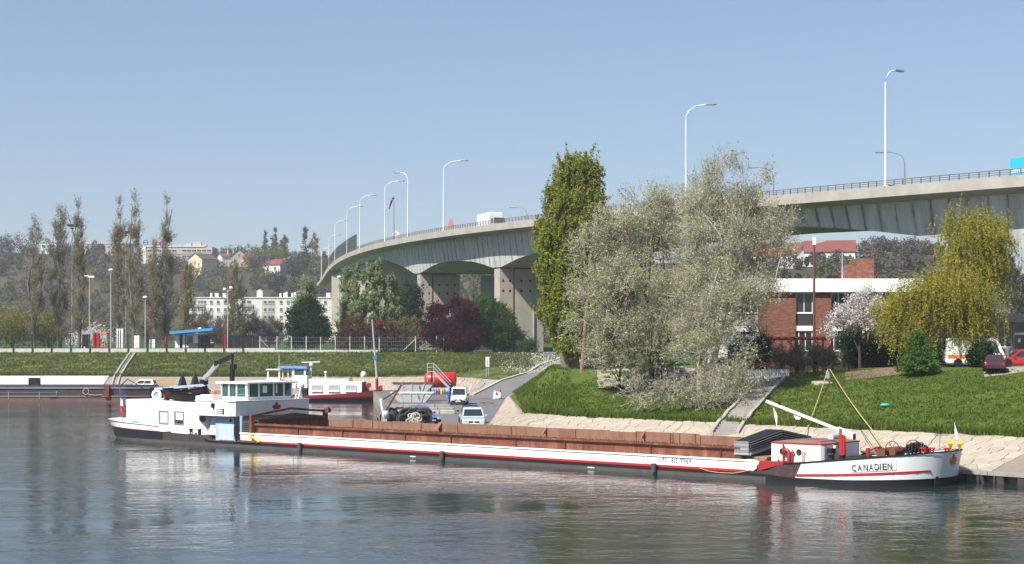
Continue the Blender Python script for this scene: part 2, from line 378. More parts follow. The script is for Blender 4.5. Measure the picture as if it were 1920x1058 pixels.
RL0 = [T(-80,0,.6),T(0,0,.6),T(16,0,.6),T(30,0,.6),T(41,0,.7),(-2.0,121.5,1.28),(-1.4,150,1.28),(-.75,187,1.34),(1.5,205,2.4),(3.9,225,3.75),(9,245,5.2),(14,262,6.0)]
RL1 = [T(-80,6.7,2.15),T(0,6.7,2.15),T(16,6.7,2.15),T(30,6.9,2.15),T(41,7,2.15),(1.0,126,2.2),(.5,150,2.0),(-.3,187,1.6),(1.9,205,2.5),(4.1,225,3.8),(9.2,245,5.25),(14.2,262,6.02)]
RL2 = [T(-80,31,5.9),T(0,31,5.9),T(16,31,5.88),T(30,31,5.72),T(40,29,4.95),T(51,25,5.2),(3.4,148,5.35),(5,187,5.2),(6.5,205,5.3),(8,225,5.4),(11,245,5.7),(15,262,6.1)]
RL3 = [T(-80,60,6.0),T(0,60,6.0),T(16,60,6.0),T(30,56,5.95),T(40,48,5.6),T(51,42,5.6),(13,165,5.7),(15,187,5.8),(15,205,5.9),(16,225,6.0),(18,245,6.2),(20,262,6.35)]
RL4 = [(260,100,6.2),(160,130,6.2),(120,160,6.2),(95,190,6.2),(80,210,6.3),(70,225,6.3),(60,235,6.3),(52,242,6.35),(44,250,6.35),(38,255,6.35),(34,260,6.35),(30,264,6.35)]
RL5 = [(600-51*i, 100+15*i, 6.35) for i in range(11)] + [(45,265,6.35)]
rev_r, _ = sheet('stone_revetment', M_mortar, [RL0[:6], RL1[:6]], 10, 4)
rev_f, _ = sheet('flank_revetment', M_mortarfar, [RL0[5:10], RL1[5:10]], 8, 3)
slope_r, _ = sheet('grass_slope', M_grass, [RL1, RL2], 14, 12, .10)
plat, _ = sheet('parking_terrace', M_grass, [RL2, RL3], 8, 6, .05)
plain_r, _ = sheet('upper_ground', M_field, [RL3, RL4, RL5], 4, 4)

BL0 = [(-260,228,.3),(-120,228,.3),(-60,228,.3),(-30,227,.4),(-20,225,.7),(-16,222,1.28),(-11,221,1.3),(-7.5,214,1.3),(-5.6,200,1.3),(-4.8,198,1.32),(-4.2,198.5,1.4)]
BL1 = [(-260,235,2.9),(-120,235,2.9),(-60,235,2.9),(-30,234.5,2.85),(-20,234,2.8),(-16,233.5,2.85),(-11,233,2.9),(-6.5,230,2.9),(-4.2,223,2.84),(-3.4,215,2.5),(-2.9,205,1.95)]
frev, _ = sheet('far_revetment', M_mortarfar, [BL0, BL1], 8, 4)
BG1 = [(-260,235,2.9),(-120,235,2.9),(-60,235,2.9),(-30,234.5,2.85),(-20,234,2.8),(-16,233.5,2.85),(-11,233,2.9),(-6.5,230,2.9),(-4.2,223,2.84),(-1.05,213,2.86),(3.0,230,3.66),(4.5,240,4.6),(10,262,5.9)]
BG2 = [(-260,260,6.35),(-120,260,6.35),(-60,260,6.35),(-30,260,6.35),(-20,260,6.35),(-16,260,6.35),(-11,260,6.35),(-8,260.5,6.35),(-5,261,6.35),(0,261.5,6.33),(4,262,6.3),(7,263,6.2),(10.5,264,5.95)]
fgrass, _ = sheet('far_grass_bank', M_grassdry, [BG1, BG2], 12, 9, .12)
apron, _ = sheet('dirt_apron', M_slab, [[(-4.2,198.5,1.41),(-3.6,200.5,1.68),(-2.9,204,2.0)], [(-2.9,205,1.96),(-3.4,215,2.5),(-4.2,223,2.84)], [(-1.05,213,2.87),(-2.4,217,2.86),(-4.2,223,2.85)]], 4, 3)
# ramp road from the quay up to the terrace, with its left kerb
RR = [(-6.0,190,1.30),(-.75,187,1.345),(1.5,205,2.41),(3.9,225,3.76),(9,245,5.21),(14,262,6.01)]
RLft = [(-8.5,196,1.30),(-4.7,198.2,1.345),(-1.3,212,2.82),(2.6,230,3.62),(4.3,241,4.55),(10,263,5.9)]
ramp_o, _ = sheet('ramp_road', M_road, [RR, RLft], 8, 4)
kb = MB()
for a, b in zip(RLft[1:], RLft[2:]):
    kb.bar((a[0]-.15, a[1]+.1, a[2]+.06), (b[0]-.15, b[1]+.1, b[2]+.06), .3, .22)
tag(kb.build('ramp_kerb', M_kerb), kind='structure')
# quay platform: asphalt top on a concrete wall
QP = [(-2.0,121.5),(-2.4,117.8),(-10.0,123.2),(-10.6,124.2),(-14.6,183.6),(-18.3,214),(-20,225),(-16,222.3),(-11,221.4),(-7.4,214.4),(-5.5,200.4),(-4.6,198.6),(-.7,187.6),(-1.4,150)]
q = MB(); q.add([(x,y,1.295) for x,y in QP], [tuple(range(len(QP)))])
quay = tag(q.build('quay_pavement', M_asphalt, fix=False), kind='structure'); LAND.append(quay)
if quay.data.polygons[0].normal.z < 0: quay.data.flip_normals()
q = MB()
for (x0,y0),(x1,y1) in zip(QP[:7], QP[1:7]):
    q.add([(x0,y0,-2),(x1,y1,-2),(x1,y1,1.29),(x0,y0,1.29)], [(0,1,2,3)])
tag(q.build('quay_wall', M_slab), kind='structure')
# bank foot: cap beam over driven timber piles along the right bank
cap = MB()
for i in range(14):
    t0 = -8+i*4
    cap.box((0,0,0), (4-.03, .75, .20), Matrix.Translation(Vector(T(t0,-.5,.43))) @ Matrix.Rotation(math.atan2(TE[1],TE[0]),4,'Z') @ Matrix.Scale(-1,4,(0,1,0)))
capo = tag(cap.build('bank_foot_beam', M_slab), kind='structure')
pm = MB(); pm.bbox((-.22,-.2,-2),(.22,.2,.43),.05); pm = pm.mesh('timber_pile'); pm.materials.append(M_barkdark)
for i in range(26):
    p = T(-7+i*1.25, -.25, 0); o = obj('timber_pile', pm, None, capo, p); o.rotation_euler = (0, R(random.uniform(-5,5)), R(-47))
wl = MB()
wl.add([T(-80,.22,-2),T(46,.22,-2),T(46,.22,.6),T(-80,.22,.6)], [(0,1,2,3)])
tag(wl.build('bank_foot_wall', M_pier), kind='structure')
# far shelf wall under the far revetment
wl = MB()
for a, b in zip(BL0[:6], BL0[1:6]): wl.add([(a[0],a[1],-2),(b[0],b[1],-2),b,a], [(0,1,2,3)])
tag(wl.build('far_shelf_wall', M_slab), kind='structure')
# water and bed
wt = MB(); wt.add([(-320,-60,0),(320,-60,0),(320,110,0),(60,235,0),(-320,240,0)], [(0,1,2,3,4)])
tag(wt.build('river_water', M_water, fix=False), kind='structure')
wt = MB(); wt.add([(-400,-80,-3),(400,-80,-3),(400,300,-3),(-400,300,-3)], [(0,1,2,3)])
tag(wt.build('river_bed', M_bed, fix=False), kind='structure')
# plain behind the far bank, rising to the foot of the hill
XS = [-700,-400,-260,-120,-60,-20,10.5,30,45,60,120,260,420,700]
meadow_o, _ = sheet('far_meadow', M_field, [[(x, 260 if x < 0 else 264, 6.35) for x in XS], [(x*1.05, 330, 6.6) for x in XS], [(x*1.2, 450, 7.6) for x in XS], [(x*1.5, 640, 9) for x in XS]], 3, 4)
RIDGE = [(-1500,490,800),(0,474,800),(150,476,800),(260,482,800),(400,486,800),(480,488,790),(560,490,780),(620,503,760),(700,508,770),(800,500,750),(900,498,720),(1000,500,690),(1300,492,580),(1400,487,560),(1500,492,560),(1600,486,560),(1680,470,560),(1760,478,560),(1850,502,560),(1920,515,560),(3200,520,560)]
def ridge(x):
    return np.interp(x, [r[0] for r in RIDGE], [r[1] for r in RIDGE]), np.interp(x, [r[0] for r in RIDGE], [r[2] for r in RIDGE])
def hill_z(x, Y):
    yr, Yr = ridge(x); Y0 = np.interp(x, [700, 1300], [610, 330]); zr = HC+(YH-yr)*Yr/FPX
    s = np.clip((Y-Y0)/(Yr-Y0), 0, 1); s = s*s*(3-2*s)*.55+s*.45
    return 7.0+(zr-7.0)*s
hv = MB(); xs = list(range(-1500, 3201, 50)); rows = []
for k in range(25):
    row = []
    for x in xs:
        yr, Yr = ridge(x); Y0 = np.interp(x, [700, 1300], [610, 330]); Y = Y0+(Yr-Y0)*k/20
        row.append(((x-960)*Y/FPX, Y, float(hill_z(x, Y))+.8*hsh(x*.02, Y*.02)*(k > 0)))
    rows.append(row)
hv.loft(rows, closed=False, smooth=True); hill = hv.build('wooded_hill', M_hill)
tag(hill, kind='structure'); LAND.append(hill)

bpy.context.view_layer.update()
_bv, _bf = [], []
for o in LAND:
    b = len(_bv); _bv += [tuple(v.co) for v in o.data.vertices]; _bf += [tuple(i+b for i in p.vertices) for p in o.data.polygons]
BVH = BVHTree.FromPolygons(_bv, _bf)
def gz(x, y, default=0.0):
    h = BVH.ray_cast(Vector((x, y, 200)), Vector((0,0,-1)))
    return h[0].z if h[0] else default
def gp(px, py):
    """where the line of sight through a photo pixel meets the ground"""
    h = BVH.ray_cast(Vector((0,0,HC)), Vector(((px-960)/FPX, 1, -(py-YH)/FPX)).normalized())
    return h[0]
def gat(px, Y):
    x = (px-960)*Y/FPX; return Vector((x, Y, gz(x, Y, 6.35)))

# ------------------------------------------------------------------ stones of the revetments
def voronoi(w_, h_, step, rng, jit=.34):
    pts = []; j = 0; y = -step
    while y < h_+step:
        x = -step+(step*.5 if j % 2 else 0)
        while x < w_+step:
            pts.append((x+rng.uniform(-jit,jit)*step, y+rng.uniform(-jit,jit)*step)); x += step
        y += step*.87; j += 1
    cells = []; grid = {}
    for k, (x, y) in enumerate(pts): grid.setdefault((int(x//step), int(y//step)), []).append(k)
    for k, (x, y) in enumerate(pts):
        if not (0 <= x <= w_ and 0 <= y <= h_): continue
        poly = [(x-step,y-step),(x+step,y-step),(x+step,y+step),(x-step,y+step)]
        for dx in (-2,-1,0,1,2):
            for dy in (-2,-1,0,1,2):
                for q_ in grid.get((int(x//step)+dx, int(y//step)+dy), ()):
                    if q_ == k: continue
                    qx, qy = pts[q_]; mx, my, nx, ny = (x+qx)/2, (y+qy)/2, qx-x, qy-y
                    out = []
                    for a, b in zip(poly, poly[1:]+poly[:1]):
                        da, db = (a[0]-mx)*nx+(a[1]-my)*ny, (b[0]-mx)*nx+(b[1]-my)*ny
                        if da <= 0: out.append(a)
                        if da*db < 0: s = da/(da-db); out.append((a[0]+(b[0]-a[0])*s, a[1]+(b[1]-a[1])*s))
                    poly = out
                    if len(poly) < 3: break
        if len(poly) >= 3: cells.append(((x, y), [(min(max(a,0),w_), min(max(b,0),h_)) for a, b in poly]))
    return cells
def stone_mb(poly, c, f, h, gap=.014):
    """f maps (along, across, height) to the world"""
    rr = []
    for k, (sh, z) in enumerate(((gap, -.02), (gap+.01, h*.75), (gap+.055, h))):
        ring = []
        for x, y in poly:
            dx, dy = c[0]-x, c[1]-y; d = math.hypot(dx, dy) or 1; s = min(.8, sh/d*1.2)
            ring.append(f(x+dx*s, y+dy*s, z))
        rr.append(ring)
    mb = MB().loft(rr, True, False); mb.add(rr[-1], [tuple(range(len(poly)))]); return mb
rng = random.Random(3)
def fr(x, y, z):
    t = x; k = y/7.0
    i = np.interp(t, [-10,0,16,30,41,54], [0,1,2,3,4,5]); a = int(min(4, i)); s = i-a
    lo = Vector(RL0[a]).lerp(Vector(RL0[a+1]), s) if t >= 0 else Vector(T(t,0,.6))
    hi = Vector(RL1[a]).lerp(Vector(RL1[a+1]), s) if t >= 0 else Vector(T(t,6.7,2.15))
    p = lo.lerp(hi, k); p.z += z; return p
big = []; rest = MB()
for c, poly in voronoi(54, 7.0, .98, rng):
    if c[1] < .35: pass
    wp = fr(c[0], c[1], 0); vis = wp.y/FPX
    big.append((wp.y, c, poly))
big.sort(key=lambda b: b[0])
# the nearest 300 are stones of their own, the rest one mass
for k, (yy, c, poly) in enumerate(big):
    h = rng.uniform(.035, .075)
    if k < 300: stone_mb(poly, c, fr, h).build('stone', M_stone, rev_r)
    else:
        s = stone_mb(poly, c, fr, h); rest.add(s.v, s.f)
tag(rest.build('stone_facing', M_stone, rev_r), kind='stuff')
def ff(x, y, z):
    i = np.interp(x, [0,20,30,34,39,45,60], [3,4,5,6,7,8,10]); a = int(min(9, i)); s = i-a
    p = Vector(BL0[a]).lerp(Vector(BL0[a+1]), s).lerp(Vector(BL1[a]).lerp(Vector(BL1[a+1]), s), y/7.0); p.z += z; return p
rest = MB()
for c, poly in voronoi(52, 7.0, 1.15, rng):
    s = stone_mb(poly, c, ff, rng.uniform(.04,.09), .03); rest.add(s.v, s.f)
tag(rest.build('stone_facing', M_stonefar, frev), kind='stuff')
def fl(x, y, z):
    i = np.interp(x, [0,24,61,80], [5,6,7,8]); a = int(min(7, i)); s = i-a
    p = Vector(RL0[a]).lerp(Vector(RL0[a+1]), s).lerp(Vector(RL1[a]).lerp(Vector(RL1[a+1]), s), y/3.0); p.z += z; return p
rest = MB()
for c, poly in voronoi(66, 3.0, .95, rng):
    s = stone_mb(poly, c, fl, rng.uniform(.03,.06)); rest.add(s.v, s.f)
tag(rest.build('stone_facing', M_stonefar, rev_f), kind='stuff')
# pale concrete panels on the far revetment left of the stairs
pn = MB()
for i in range(22):
    x0 = -150+i*5.0
    if x0 > -61: break
def fpale(x, y, z): return Vector((x, 228+7*y, .3+2.6*y+z))
pale = MB()
for i in range(19):
    x0 = -152+i*4.9; x1 = x0+4.87
    pale.loft([[fpale(x0,.02,.05),fpale(x1,.02,.05),fpale(x1,.99,.05),fpale(x0,.99,.05)],[fpale(x0,.02,.16),fpale(x1,.02,.16),fpale(x1,.99,.16),fpale(x0,.99,.16)]], True, True)
tag(pale.build('pale_slab_facing', M_pale, frev), kind='stuff')

# ------------------------------------------------------------------ viaduct
W = 25.0
CP = [(60,92,20.6),(100,70,21.5),(149,47.0,22.75),(168,39.4,23.95),(186,30.6,24.9),(203,23.2,25.7),(245,4.2,27.5),(287,-12.8,28.2),(314,-22.4,28.45),(358,-32.9,29.1),(407,-42.6,29.5),(463,-52.6,29.8),(560,-68,30.2),(700,-88,30.6)]
_y = np.array([c[0] for c in CP], float); _xc = np.polyfit(_y, [c[1] for c in CP], 5, w=[.3,.5]+[1.]*10+[.5,.3]); _zc = np.polyfit(_y, [c[2] for c in CP], 4)
def bx(Y): return float(np.polyval(_xc, Y))
def bzt(Y): return float(np.polyval(_zc, Y))
def bfr(Y):
    d = Vector((bx(Y+.5)-bx(Y-.5), 1.0, 0)).normalized(); return Vector((bx(Y), Y, bzt(Y))), Vector((d.y, -d.x, 0)), d     # point, far-side direction, axis
def depth(Y):
    return float(np.interp(Y, DEP[0], DEP[1]))
bridge = thing('motorway_viaduct', 'long curved grey concrete road viaduct crossing above the river bank', 'bridge', (0,0,0))
DEP = ((60,90,120,140,147,153.5,158,164.5,173,179,186,192.8,205,220,235,245,254,260,264,267,271,275,281,291,300,306,312,316,320,328.5,336.5,345,352,362,700),(3.2,3.3,5.2,7.2,7.3,6.7,6.08,5.4,4.42,3.85,3.4,3.1,3.05,3.3,3.85,4.35,5.0,5.7,6.4,6.9,6.9,6.3,5.6,5.2,5.3,5.8,6.6,7.0,6.9,5.5,4.5,3.6,3.0,2.5,2.3))
def bpt(Y, o, z): p, q_, d = bfr(Y); return p+q_*o+Vector((0,0,z))
st = [60+3.0*i for i in range(180)]
st = [Y for Y in st if Y < 590]
# parapet fascias, slab
for side in (0, 1):
    o0, o1, o2 = (0, .35, 2.9) if side == 0 else (W, W-.35, W-2.9)
    mb = MB(); mb.loft([[bpt(Y,o0,0),bpt(Y,o0,-1.1),bpt(Y,o2,-1.5),bpt(Y,o2,-.9),bpt(Y,o1,-.8),bpt(Y,o1,0)] for Y in st], True, True)
    mb.build('parapet', M_fascia, bridge)
mb = MB(); mb.loft([[bpt(Y,.36,-.82),bpt(Y,W-.36,-.82),bpt(Y,W-3.0,-1.45),bpt(Y,3.0,-1.45)] for Y in st], True, True)
mb.build('roadway', M_asphalt, bridge)
# box girder: one object per cast segment, 3 cm joints, over a slightly smaller core
def gsec(Y, k=0.0):
    D = depth(Y); return [bpt(Y,2.75+k,-1.42),bpt(Y,3.4+k,-D+k),bpt(Y,W-3.4-k,-D+k),bpt(Y,W-2.75-k,-1.42)]
core = MB(); core.loft([gsec(Y,.06) for Y in st], True, True); core.build('girder_core', M_dark, bridge)
Y = 132.0
while Y < 370:
    a, b = Y+.035, Y+2.465; mb = MB(); mb.loft([gsec(a), gsec((a+b)/2), gsec(b)], True, True); o = mb.build('girder_segment', M_conc, bridge); Y += 2.5
    at_ = o.data.attributes.new('along', 'FLOAT', 'POINT'); at_.data.foreach_set('value', [0]*4+[.5]*4+[1]*4+[0]*4+[1]*4)
for a, b in ((60,132),(369.5,588)):
    mb = MB(); mb.loft([gsec(a+(b-a)*k/40) for k in range(41)], True, True); o = mb.build('girder_segment', M_conc, bridge); at_ = o.data.attributes.new('along', 'FLOAT', 'POINT'); at_.data.foreach_set('value', [.5]*len(o.data.vertices))
# railing
for z, r in ((.62,.045),(.40,.03),(.20,.03)):
    mb = MB(); mb.tube([bpt(Y,.15,z) for Y in np.arange(95,560,4.0)], r, 4); rl = mb.build('railing_bar' if z < .6 else 'hand_rail', M_railpaint, bridge)
rail = rl
pm = MB(); pm.cbox((0,0,.30),(.10,.09,.64)); pm = pm.mesh('railing_post'); pm.materials.append(M_railpaint)
Y = 128.0; npost = 0; far = MB()
while Y < 520:
    p, q_, d = bfr(Y)
    if npost < 130: o = obj('railing_post', pm, None, rail, bpt(Y,.15,0)); o.rotation_euler = (0,0,math.atan2(d.y,d.x))
    else: far.cbox(bpt(Y,.15,.30),(.1,.1,.64))
    npost += 1; Y += 1.25
tag(far.build('distant_railing_posts', M_railpaint, rail), kind='stuff')
mb = MB(); mb.tube([bpt(Y,W-.2,.9) for Y in np.arange(95,560,6.0)], .05, 4); mb.tube([bpt(Y,W-.2,.5) for Y in np.arange(95,560,6.0)], .03, 4); mb.build('far_side_rail', M_railpaint, bridge)
# noise barrier at the far end
mb = MB()
for Ya, Yb, h0, h1 in ((372,385,3.6,3.5),(385,400,3.5,3.3),(400,418,3.3,3.2),(418,440,3.2,3.0),(440,470,3.0,2.8)):
    a, b = bpt(Ya+.1,.1,0), bpt(Yb-.1,.1,0); u = Vector((0,0,1)); q2 = bfr(Ya)[1]*.15
    s = MB(); s.loft([[a,a+q2,a+q2+u*h0,a+u*h0],[b,b+q2,b+q2+u*h1,b+u*h1]], True, True); s.build('noise_barrier_panel', M_barrier, bridge)
# piers
def pier(Y, dk=1.0, full=True):
    p, q_, d = bfr(Y); zt = p.z-depth(Y)+.02; zb = gz(p.x, p.y, 6)-1
    pr = None
    def blk(o0, o1, e, z0, z1, name, m=M_pier, par=None):
        mb = MB(); base = Vector((p.x,p.y,0))
        P = [base+q_*o0-d*e, base+q_*o1-d*e, base+q_*o1+d*e, base+q_*o0+d*e]
        mb.loft([[v+Vector((0,0,z0)) for v in P],[v+Vector((0,0,z1)) for v in P]], True, True); return mb.build(name, m, par or bridge)
    pr = blk(3.5, 5.9, 1.35, zb, zt-.25, 'pier')
    blk(5.92, 6.2, .9, zb, zt-.3, 'pier_groove', M_dark, pr)
    blk(6.2, 11.4, 1.2, zb, zt-.3, 'pier_wall', M_pier, pr); blk(16.5, 21.5, 1.2, zb, zt-.3, 'far_pier_wall', M_pier, pr)
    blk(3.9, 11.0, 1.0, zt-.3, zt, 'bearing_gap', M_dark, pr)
    mb = MB(); c = Vector((p.x,p.y,0))+q_*9.6-d*1.32; mb.tube([c+Vector((0,0,zb)), c+Vector((0,0,zt-1))], .16, 8); mb.build('drain_pipe', M_fascia, pr)
    for o in (4.1, 5.3, 7.4, 9.0, 10.5):
        for z in (2.3, 4.0):
            mb = MB(); c = Vector((p.x,p.y,zt-z))+q_*o-d*(1.355 if o < 6 else 1.205); s = .20
            mb.loft([[c-q_*s-Vector((0,0,s)),c+q_*s-Vector((0,0,s)),c+q_*s+Vector((0,0,s)),c-q_*s+Vector((0,0,s))],[v for v in (c-q_*s-Vector((0,0,s))+d*.3,c+q_*s-Vector((0,0,s))+d*.3,c+q_*s+Vector((0,0,s))+d*.3,c-q_*s+Vector((0,0,s))+d*.3)]], True, True)
            mb.build('scaffold_hole', M_dark, pr)
for Y in (142, 269, 316.5): pier(Y)
p, q_, d = bfr(400)
mb = MB(); mb.loft([[bpt(358,3.6,-2.6),bpt(358,W-3.2,-2.6),bpt(358,W-3.2,-22),bpt(358,3.6,-22)],[bpt(470,1,-2.4),bpt(470,W-1,-2.4),bpt(470,W-1,-17),bpt(470,1,-17)]], True, True); mb.build('abutment', M_pier, bridge)

# lamps on the viaduct
def lamp(Y, h, arm, dirv, label, o=.2, m=None, off=0, head=True, curve=False):
    p = bpt(Y, o, -.02); m = m or M_lampwhite
    t = thing('street_lamp', label, 'street lamp', p, 0, 'street lamps along the viaduct'); d2 = Vector(dirv).normalized()
    mb = MB(); mb.tube([(0,0,0),(0,0,1.2),(0,0,h-1.4)], [.17,.14,.085], 8); mb.cbox((0,0,.05),(.5,.5,.1)); mb.build('pole', m, t)
    mb = MB(); pts = []
    for k in range(7):
        s = k/6; pts.append(Vector((0,0,h-1.4))+d2*(arm*(s**1.8))+Vector((0,0,1.4*(1-(1-s)**2.0))))
    if not curve: pts = [Vector((0,0,h-1.45)), d2*(.15*arm)+Vector((0,0,h-.75)), d2*(.45*arm)+Vector((0,0,h-.2)), d2*arm+Vector((0,0,h))]
    mb.tube(pts, .06, 6); mb.build('arm', m, t)
    e = pts[-1]
    mb = MB(); rot = Matrix.Rotation(math.atan2(d2.y, d2.x), 4, 'Z')
    mb.loft([[e+rot@Vector((x*s,y*s,z)) for x,y in ((-.1,-.16),(.9,-.2),(1.15,0),(.9,.2),(-.1,.16))] for s,z in ((1.0,-.12),(1.1,0),(.6,.14))], True, True); mb.build('lamp_head', M_lampgrey, t)
    return t
for Y, h, arm, dv, lb in [
    (168,12.3,1.4,(.85,.5,0),'tallest white street lamp, standing on the viaduct parapet nearest the blue trailer'),
    (203.5,12.6,2.6,(1,-.1,0),'white street lamp rising behind the silvery tree, arm to the right'),
    (287.5,12.6,3.2,(1,-.1,0),'white street lamp with a long right arm just left of the white lorry'),
    (312,12.6,1.8,(-.9,.4,0),'white street lamp whose short arm points left over the viaduct'),
    (333,12.6,3.0,(1,-.1,0),'white street lamp behind the leaning red pennant mast on the viaduct'),
    (366,12.2,2.6,(1,-.1,0),'white street lamp just right of the dark noise barrier'),
    (392,11.6,2.8,(1,-.1,0),'slim white street lamp rising behind the right half of the dark noise barrier'),
    (432,11.0,2.5,(1,-.1,0),'slim white street lamp rising behind the left half of the dark noise barrier'),
    (470,9.6,2.3,(1,-.1,0),'small white street lamp at the left end of the dark noise barrier'),
    (545,10.5,2.3,(1,-.1,0),'farthest small white street lamp beyond the left end of the viaduct')]:
    lamp(Y, h, arm, dv, lb)
for px, top, Yb, lb in [(1696,284,170,'grey swan-neck street lamp on the far side of the viaduct beside the tallest lamp'),(1452,313,196,'grey swan-neck street lamp on the far side, just right of the silvery tree'),(988,388,262,'grey swan-neck street lamp peeping over the viaduct left of the tall poplar')]:
    k = (px-960)/FPX                                    # far-side lamps: find the station whose far edge is seen there
    Y = min(np.arange(120,420,.5), key=lambda q: abs((lambda v: v.x/v.y-k)(bpt(q, W-.4, 0))))
    e = bpt(Y, W-.4, 0); h = (HC-(top-YH)*e.y/FPX)-e.z
    lamp(Y, h, 2.4, (-.93,.2,0), lb, W-.4, M_lampgrey, curve=True)
# ------------------------------------------------------------------ lettering
def text_mesh(s, size, depth=.01, shear=0, bold=0):
    cu = bpy.data.curves.new('lettering', 'FONT'); cu.body = s; cu.size = size; cu.extrude = depth; cu.shear = shear; cu.offset = bold
    o = bpy.data.objects.new('lettering', cu); C.objects.link(o); bpy.context.view_layer.update()
    me = bpy.data.meshes.new_from_object(o.evaluated_get(bpy.context.evaluated_depsgraph_get()))
    bpy.data.objects.remove(o); bpy.data.curves.remove(cu); me.name = 'lettering'; return me
def lettering(s, size, m, parent, loc, right, up, depth=.01, width=None, bold=0):
    """flat letters at loc running along right, upright along up"""
    me = text_mesh(s, size, depth, 0, bold); r_, u = Vector(right).normalized(), Vector(up).normalized()
    xs_ = [v.co.x for v in me.vertices]; k = (width/(max(xs_)-min(xs_))) if width else 1
    for v in me.vertices: v.co.x = (v.co.x-min(xs_))*k
    o = obj('lettering', me, m, parent); n = r_.cross(u)
    o.matrix_local = Matrix(((r_.x,u.x,n.x,loc[0]),(r_.y,u.y,n.y,loc[1]),(r_.z,u.z,n.z,loc[2]),(0,0,0,1))); return o

def letters(s, size, m, parent, loc, right, up, depth=.01, gap=.12, bold=0, squeeze=1.0):
    p = Vector(loc); r_ = Vector(right).normalized()
    for ch in s:
        if ch == ' ': p = p+r_*size*.34; continue
        o = lettering(ch, size, m, parent, p, right, up, depth, None, bold); o.name = 'letter'; w_ = max(v.co.x for v in o.data.vertices)
        for v in o.data.vertices: v.co.x *= squeeze
        p = p+r_*(w_*squeeze+size*gap)
# ------------------------------------------------------------------ far buildings
_wm = {}
def window(parent, c, w_, h_, M_=None, frame=True, glass=None, name='window', deep=.12, mull=1):
    """window facing -y: dark pane with a proud frame"""
    key = (round(w_,2), round(h_,2), frame, mull, glass.name if glass else '')
    if key not in _wm:
        f = MB(); t = .07 if w_ > .9 else .05
        if frame:
            for a, b in (((-w_/2,-h_/2),(w_/2,-h_/2+t)),((-w_/2,h_/2-t),(w_/2,h_/2)),((-w_/2,-h_/2+t),(-w_/2+t,h_/2-t)),((w_/2-t,-h_/2+t),(w_/2,h_/2-t))):
                f.box((a[0],-deep/2,a[1]),(b[0],.03,b[1]))
            for k in range(mull): x = -w_/2+w_*(k+1)/(mull+1); f.box((x-t/2,-deep/2+.01,-h_/2+t),(x+t/2,.03,h_/2-t))
            f.box((-w_/2-.05,-deep/2-.08,-h_/2-.07),(w_/2+.05,.03,-h_/2-.003))
        p = MB(); p.box((-w_/2+.02,-.03,-h_/2+.02),(w_/2-.02,.025,h_/2-.02))
        fm = f.mesh('window'); fm.materials.append(M_frame); pm_ = p.mesh('pane'); pm_.materials.append(glass or M_glassdark)
        _wm[key] = (fm, pm_)
    fm, pm_ = _wm[key]
    if frame:
        o = obj(name, fm, None, parent, c); q_ = obj('pane', pm_, None, o)
    else: o = obj(name, pm_, None, parent, c)
    if M_: o.rotation_euler = M_
    return o
def house(name, label, cat, base, w_, d_, h_, rh, rz, wm, rm, wins=(), chim=(), hip=False, group=None):
    """gable faces -y; ridge along y. wins: (face, u, z, w, h) with face f (gable) or r (right side) or l"""
    t = thing(name, label, cat, base, rz, group)
    mb = MB(); poly = [(-w_/2,-d_/2,-4),(w_/2,-d_/2,-4),(w_/2,-d_/2,h_),(0,-d_/2,h_+rh),(-w_/2,-d_/2,h_)]
    mb.prism(poly, (0,0,0), (0,d_,0)); mb.build('wall', wm, t)
    mb = MB(); e = .35; a = math.atan2(rh, w_/2)
    for s in (-1, 1):
        p0 = Vector((0,-d_/2-e,h_+rh+.05)); p1 = Vector((s*(w_/2+e),-d_/2-e,h_-e*math.tan(a)+.05)); up = Vector((0,0,.18))
        mb.loft([[p0,p1,p1+up,p0+up],[v+Vector((0,d_+2*e,0)) for v in (p0,p1,p1+up,p0+up)]], True, True)
    r_ = mb.build('roof', rm, t)
    for x, y, hh in chim:
        mb = MB(); zt = h_+rh*(1-abs(x)/(w_/2)); mb.cbox((x,y,zt+hh/2-.3),(.6,.5,hh+.6)); mb.build('chimney', wm, r_)
    for face, u, z, ww, hh in wins:
        if face == 'f': window(t, (u,-d_/2-.03,z), ww, hh, None)
        elif face == 'r': window(t, (w_/2+.03,u,z), ww, hh, (0,0,R(90)))
        else: window(t, (-w_/2-.03,u,z), ww, hh, (0,0,R(-90)))
    return t
def hp(px, py):
    p = gp(px, py); return p if p else at(px, py, 780)
# pale apartment block
Ya = 600; s_ = FPX/Ya; X0, X1 = (355-960)/s_, (706-960)/s_; zb, ztp = 8.5, HC+(645-559)/s_
ap = thing('apartment_block', 'long white flat-roofed apartment block with rows of small windows and roof chimneys', 'apartment block', ((X0+X1)/2, Ya, zb))
hw = (X1-X0)/2; H = ztp-zb
mb = MB(); mb.box((-hw,0,-3),(hw,11,H)); mb.build('wall', M_facade, ap)
mb = MB(); mb.box((-hw-.25,-.3,H),(hw+.25,11.3,H+.35)); rf = mb.build('roof', M_facade, ap)
lx = lambda px: (px-960)/s_-(X0+X1)/2
mb = MB(); mb.box((lx(491),-.05,.5),(lx(516),.3,H-.9)); mb.build('loggia_recess', M_beige, ap)
cols = [(363,1.7),(374,1.0),(379,1.0),(384,1.0),(396,1.1),(409,1.1),(422,1.1),(434,1.1),(457,1.5),(467,1.5),(497,1.2),(506,1.2),(511,1.2),(527,1.1),(540,1.1),(553,1.1),(566,1.1),(580,1.5),(597,1.1),(610,1.1),(640,1.2),(655,1.2),(672,1.2),(688,1.2)]
for k in range(5):
    z = H-1.55-2.8*k
    for px, ww in cols: window(ap, (lx(px),-.1,z), ww, 1.35)
    for px in (460,369): mb = MB(); mb.box((lx(px)-3,-.45,z-1.75),(lx(px)+3,-.05,z-.85)); mb.build('balcony', M_facade if k % 2 else M_fascia, ap)
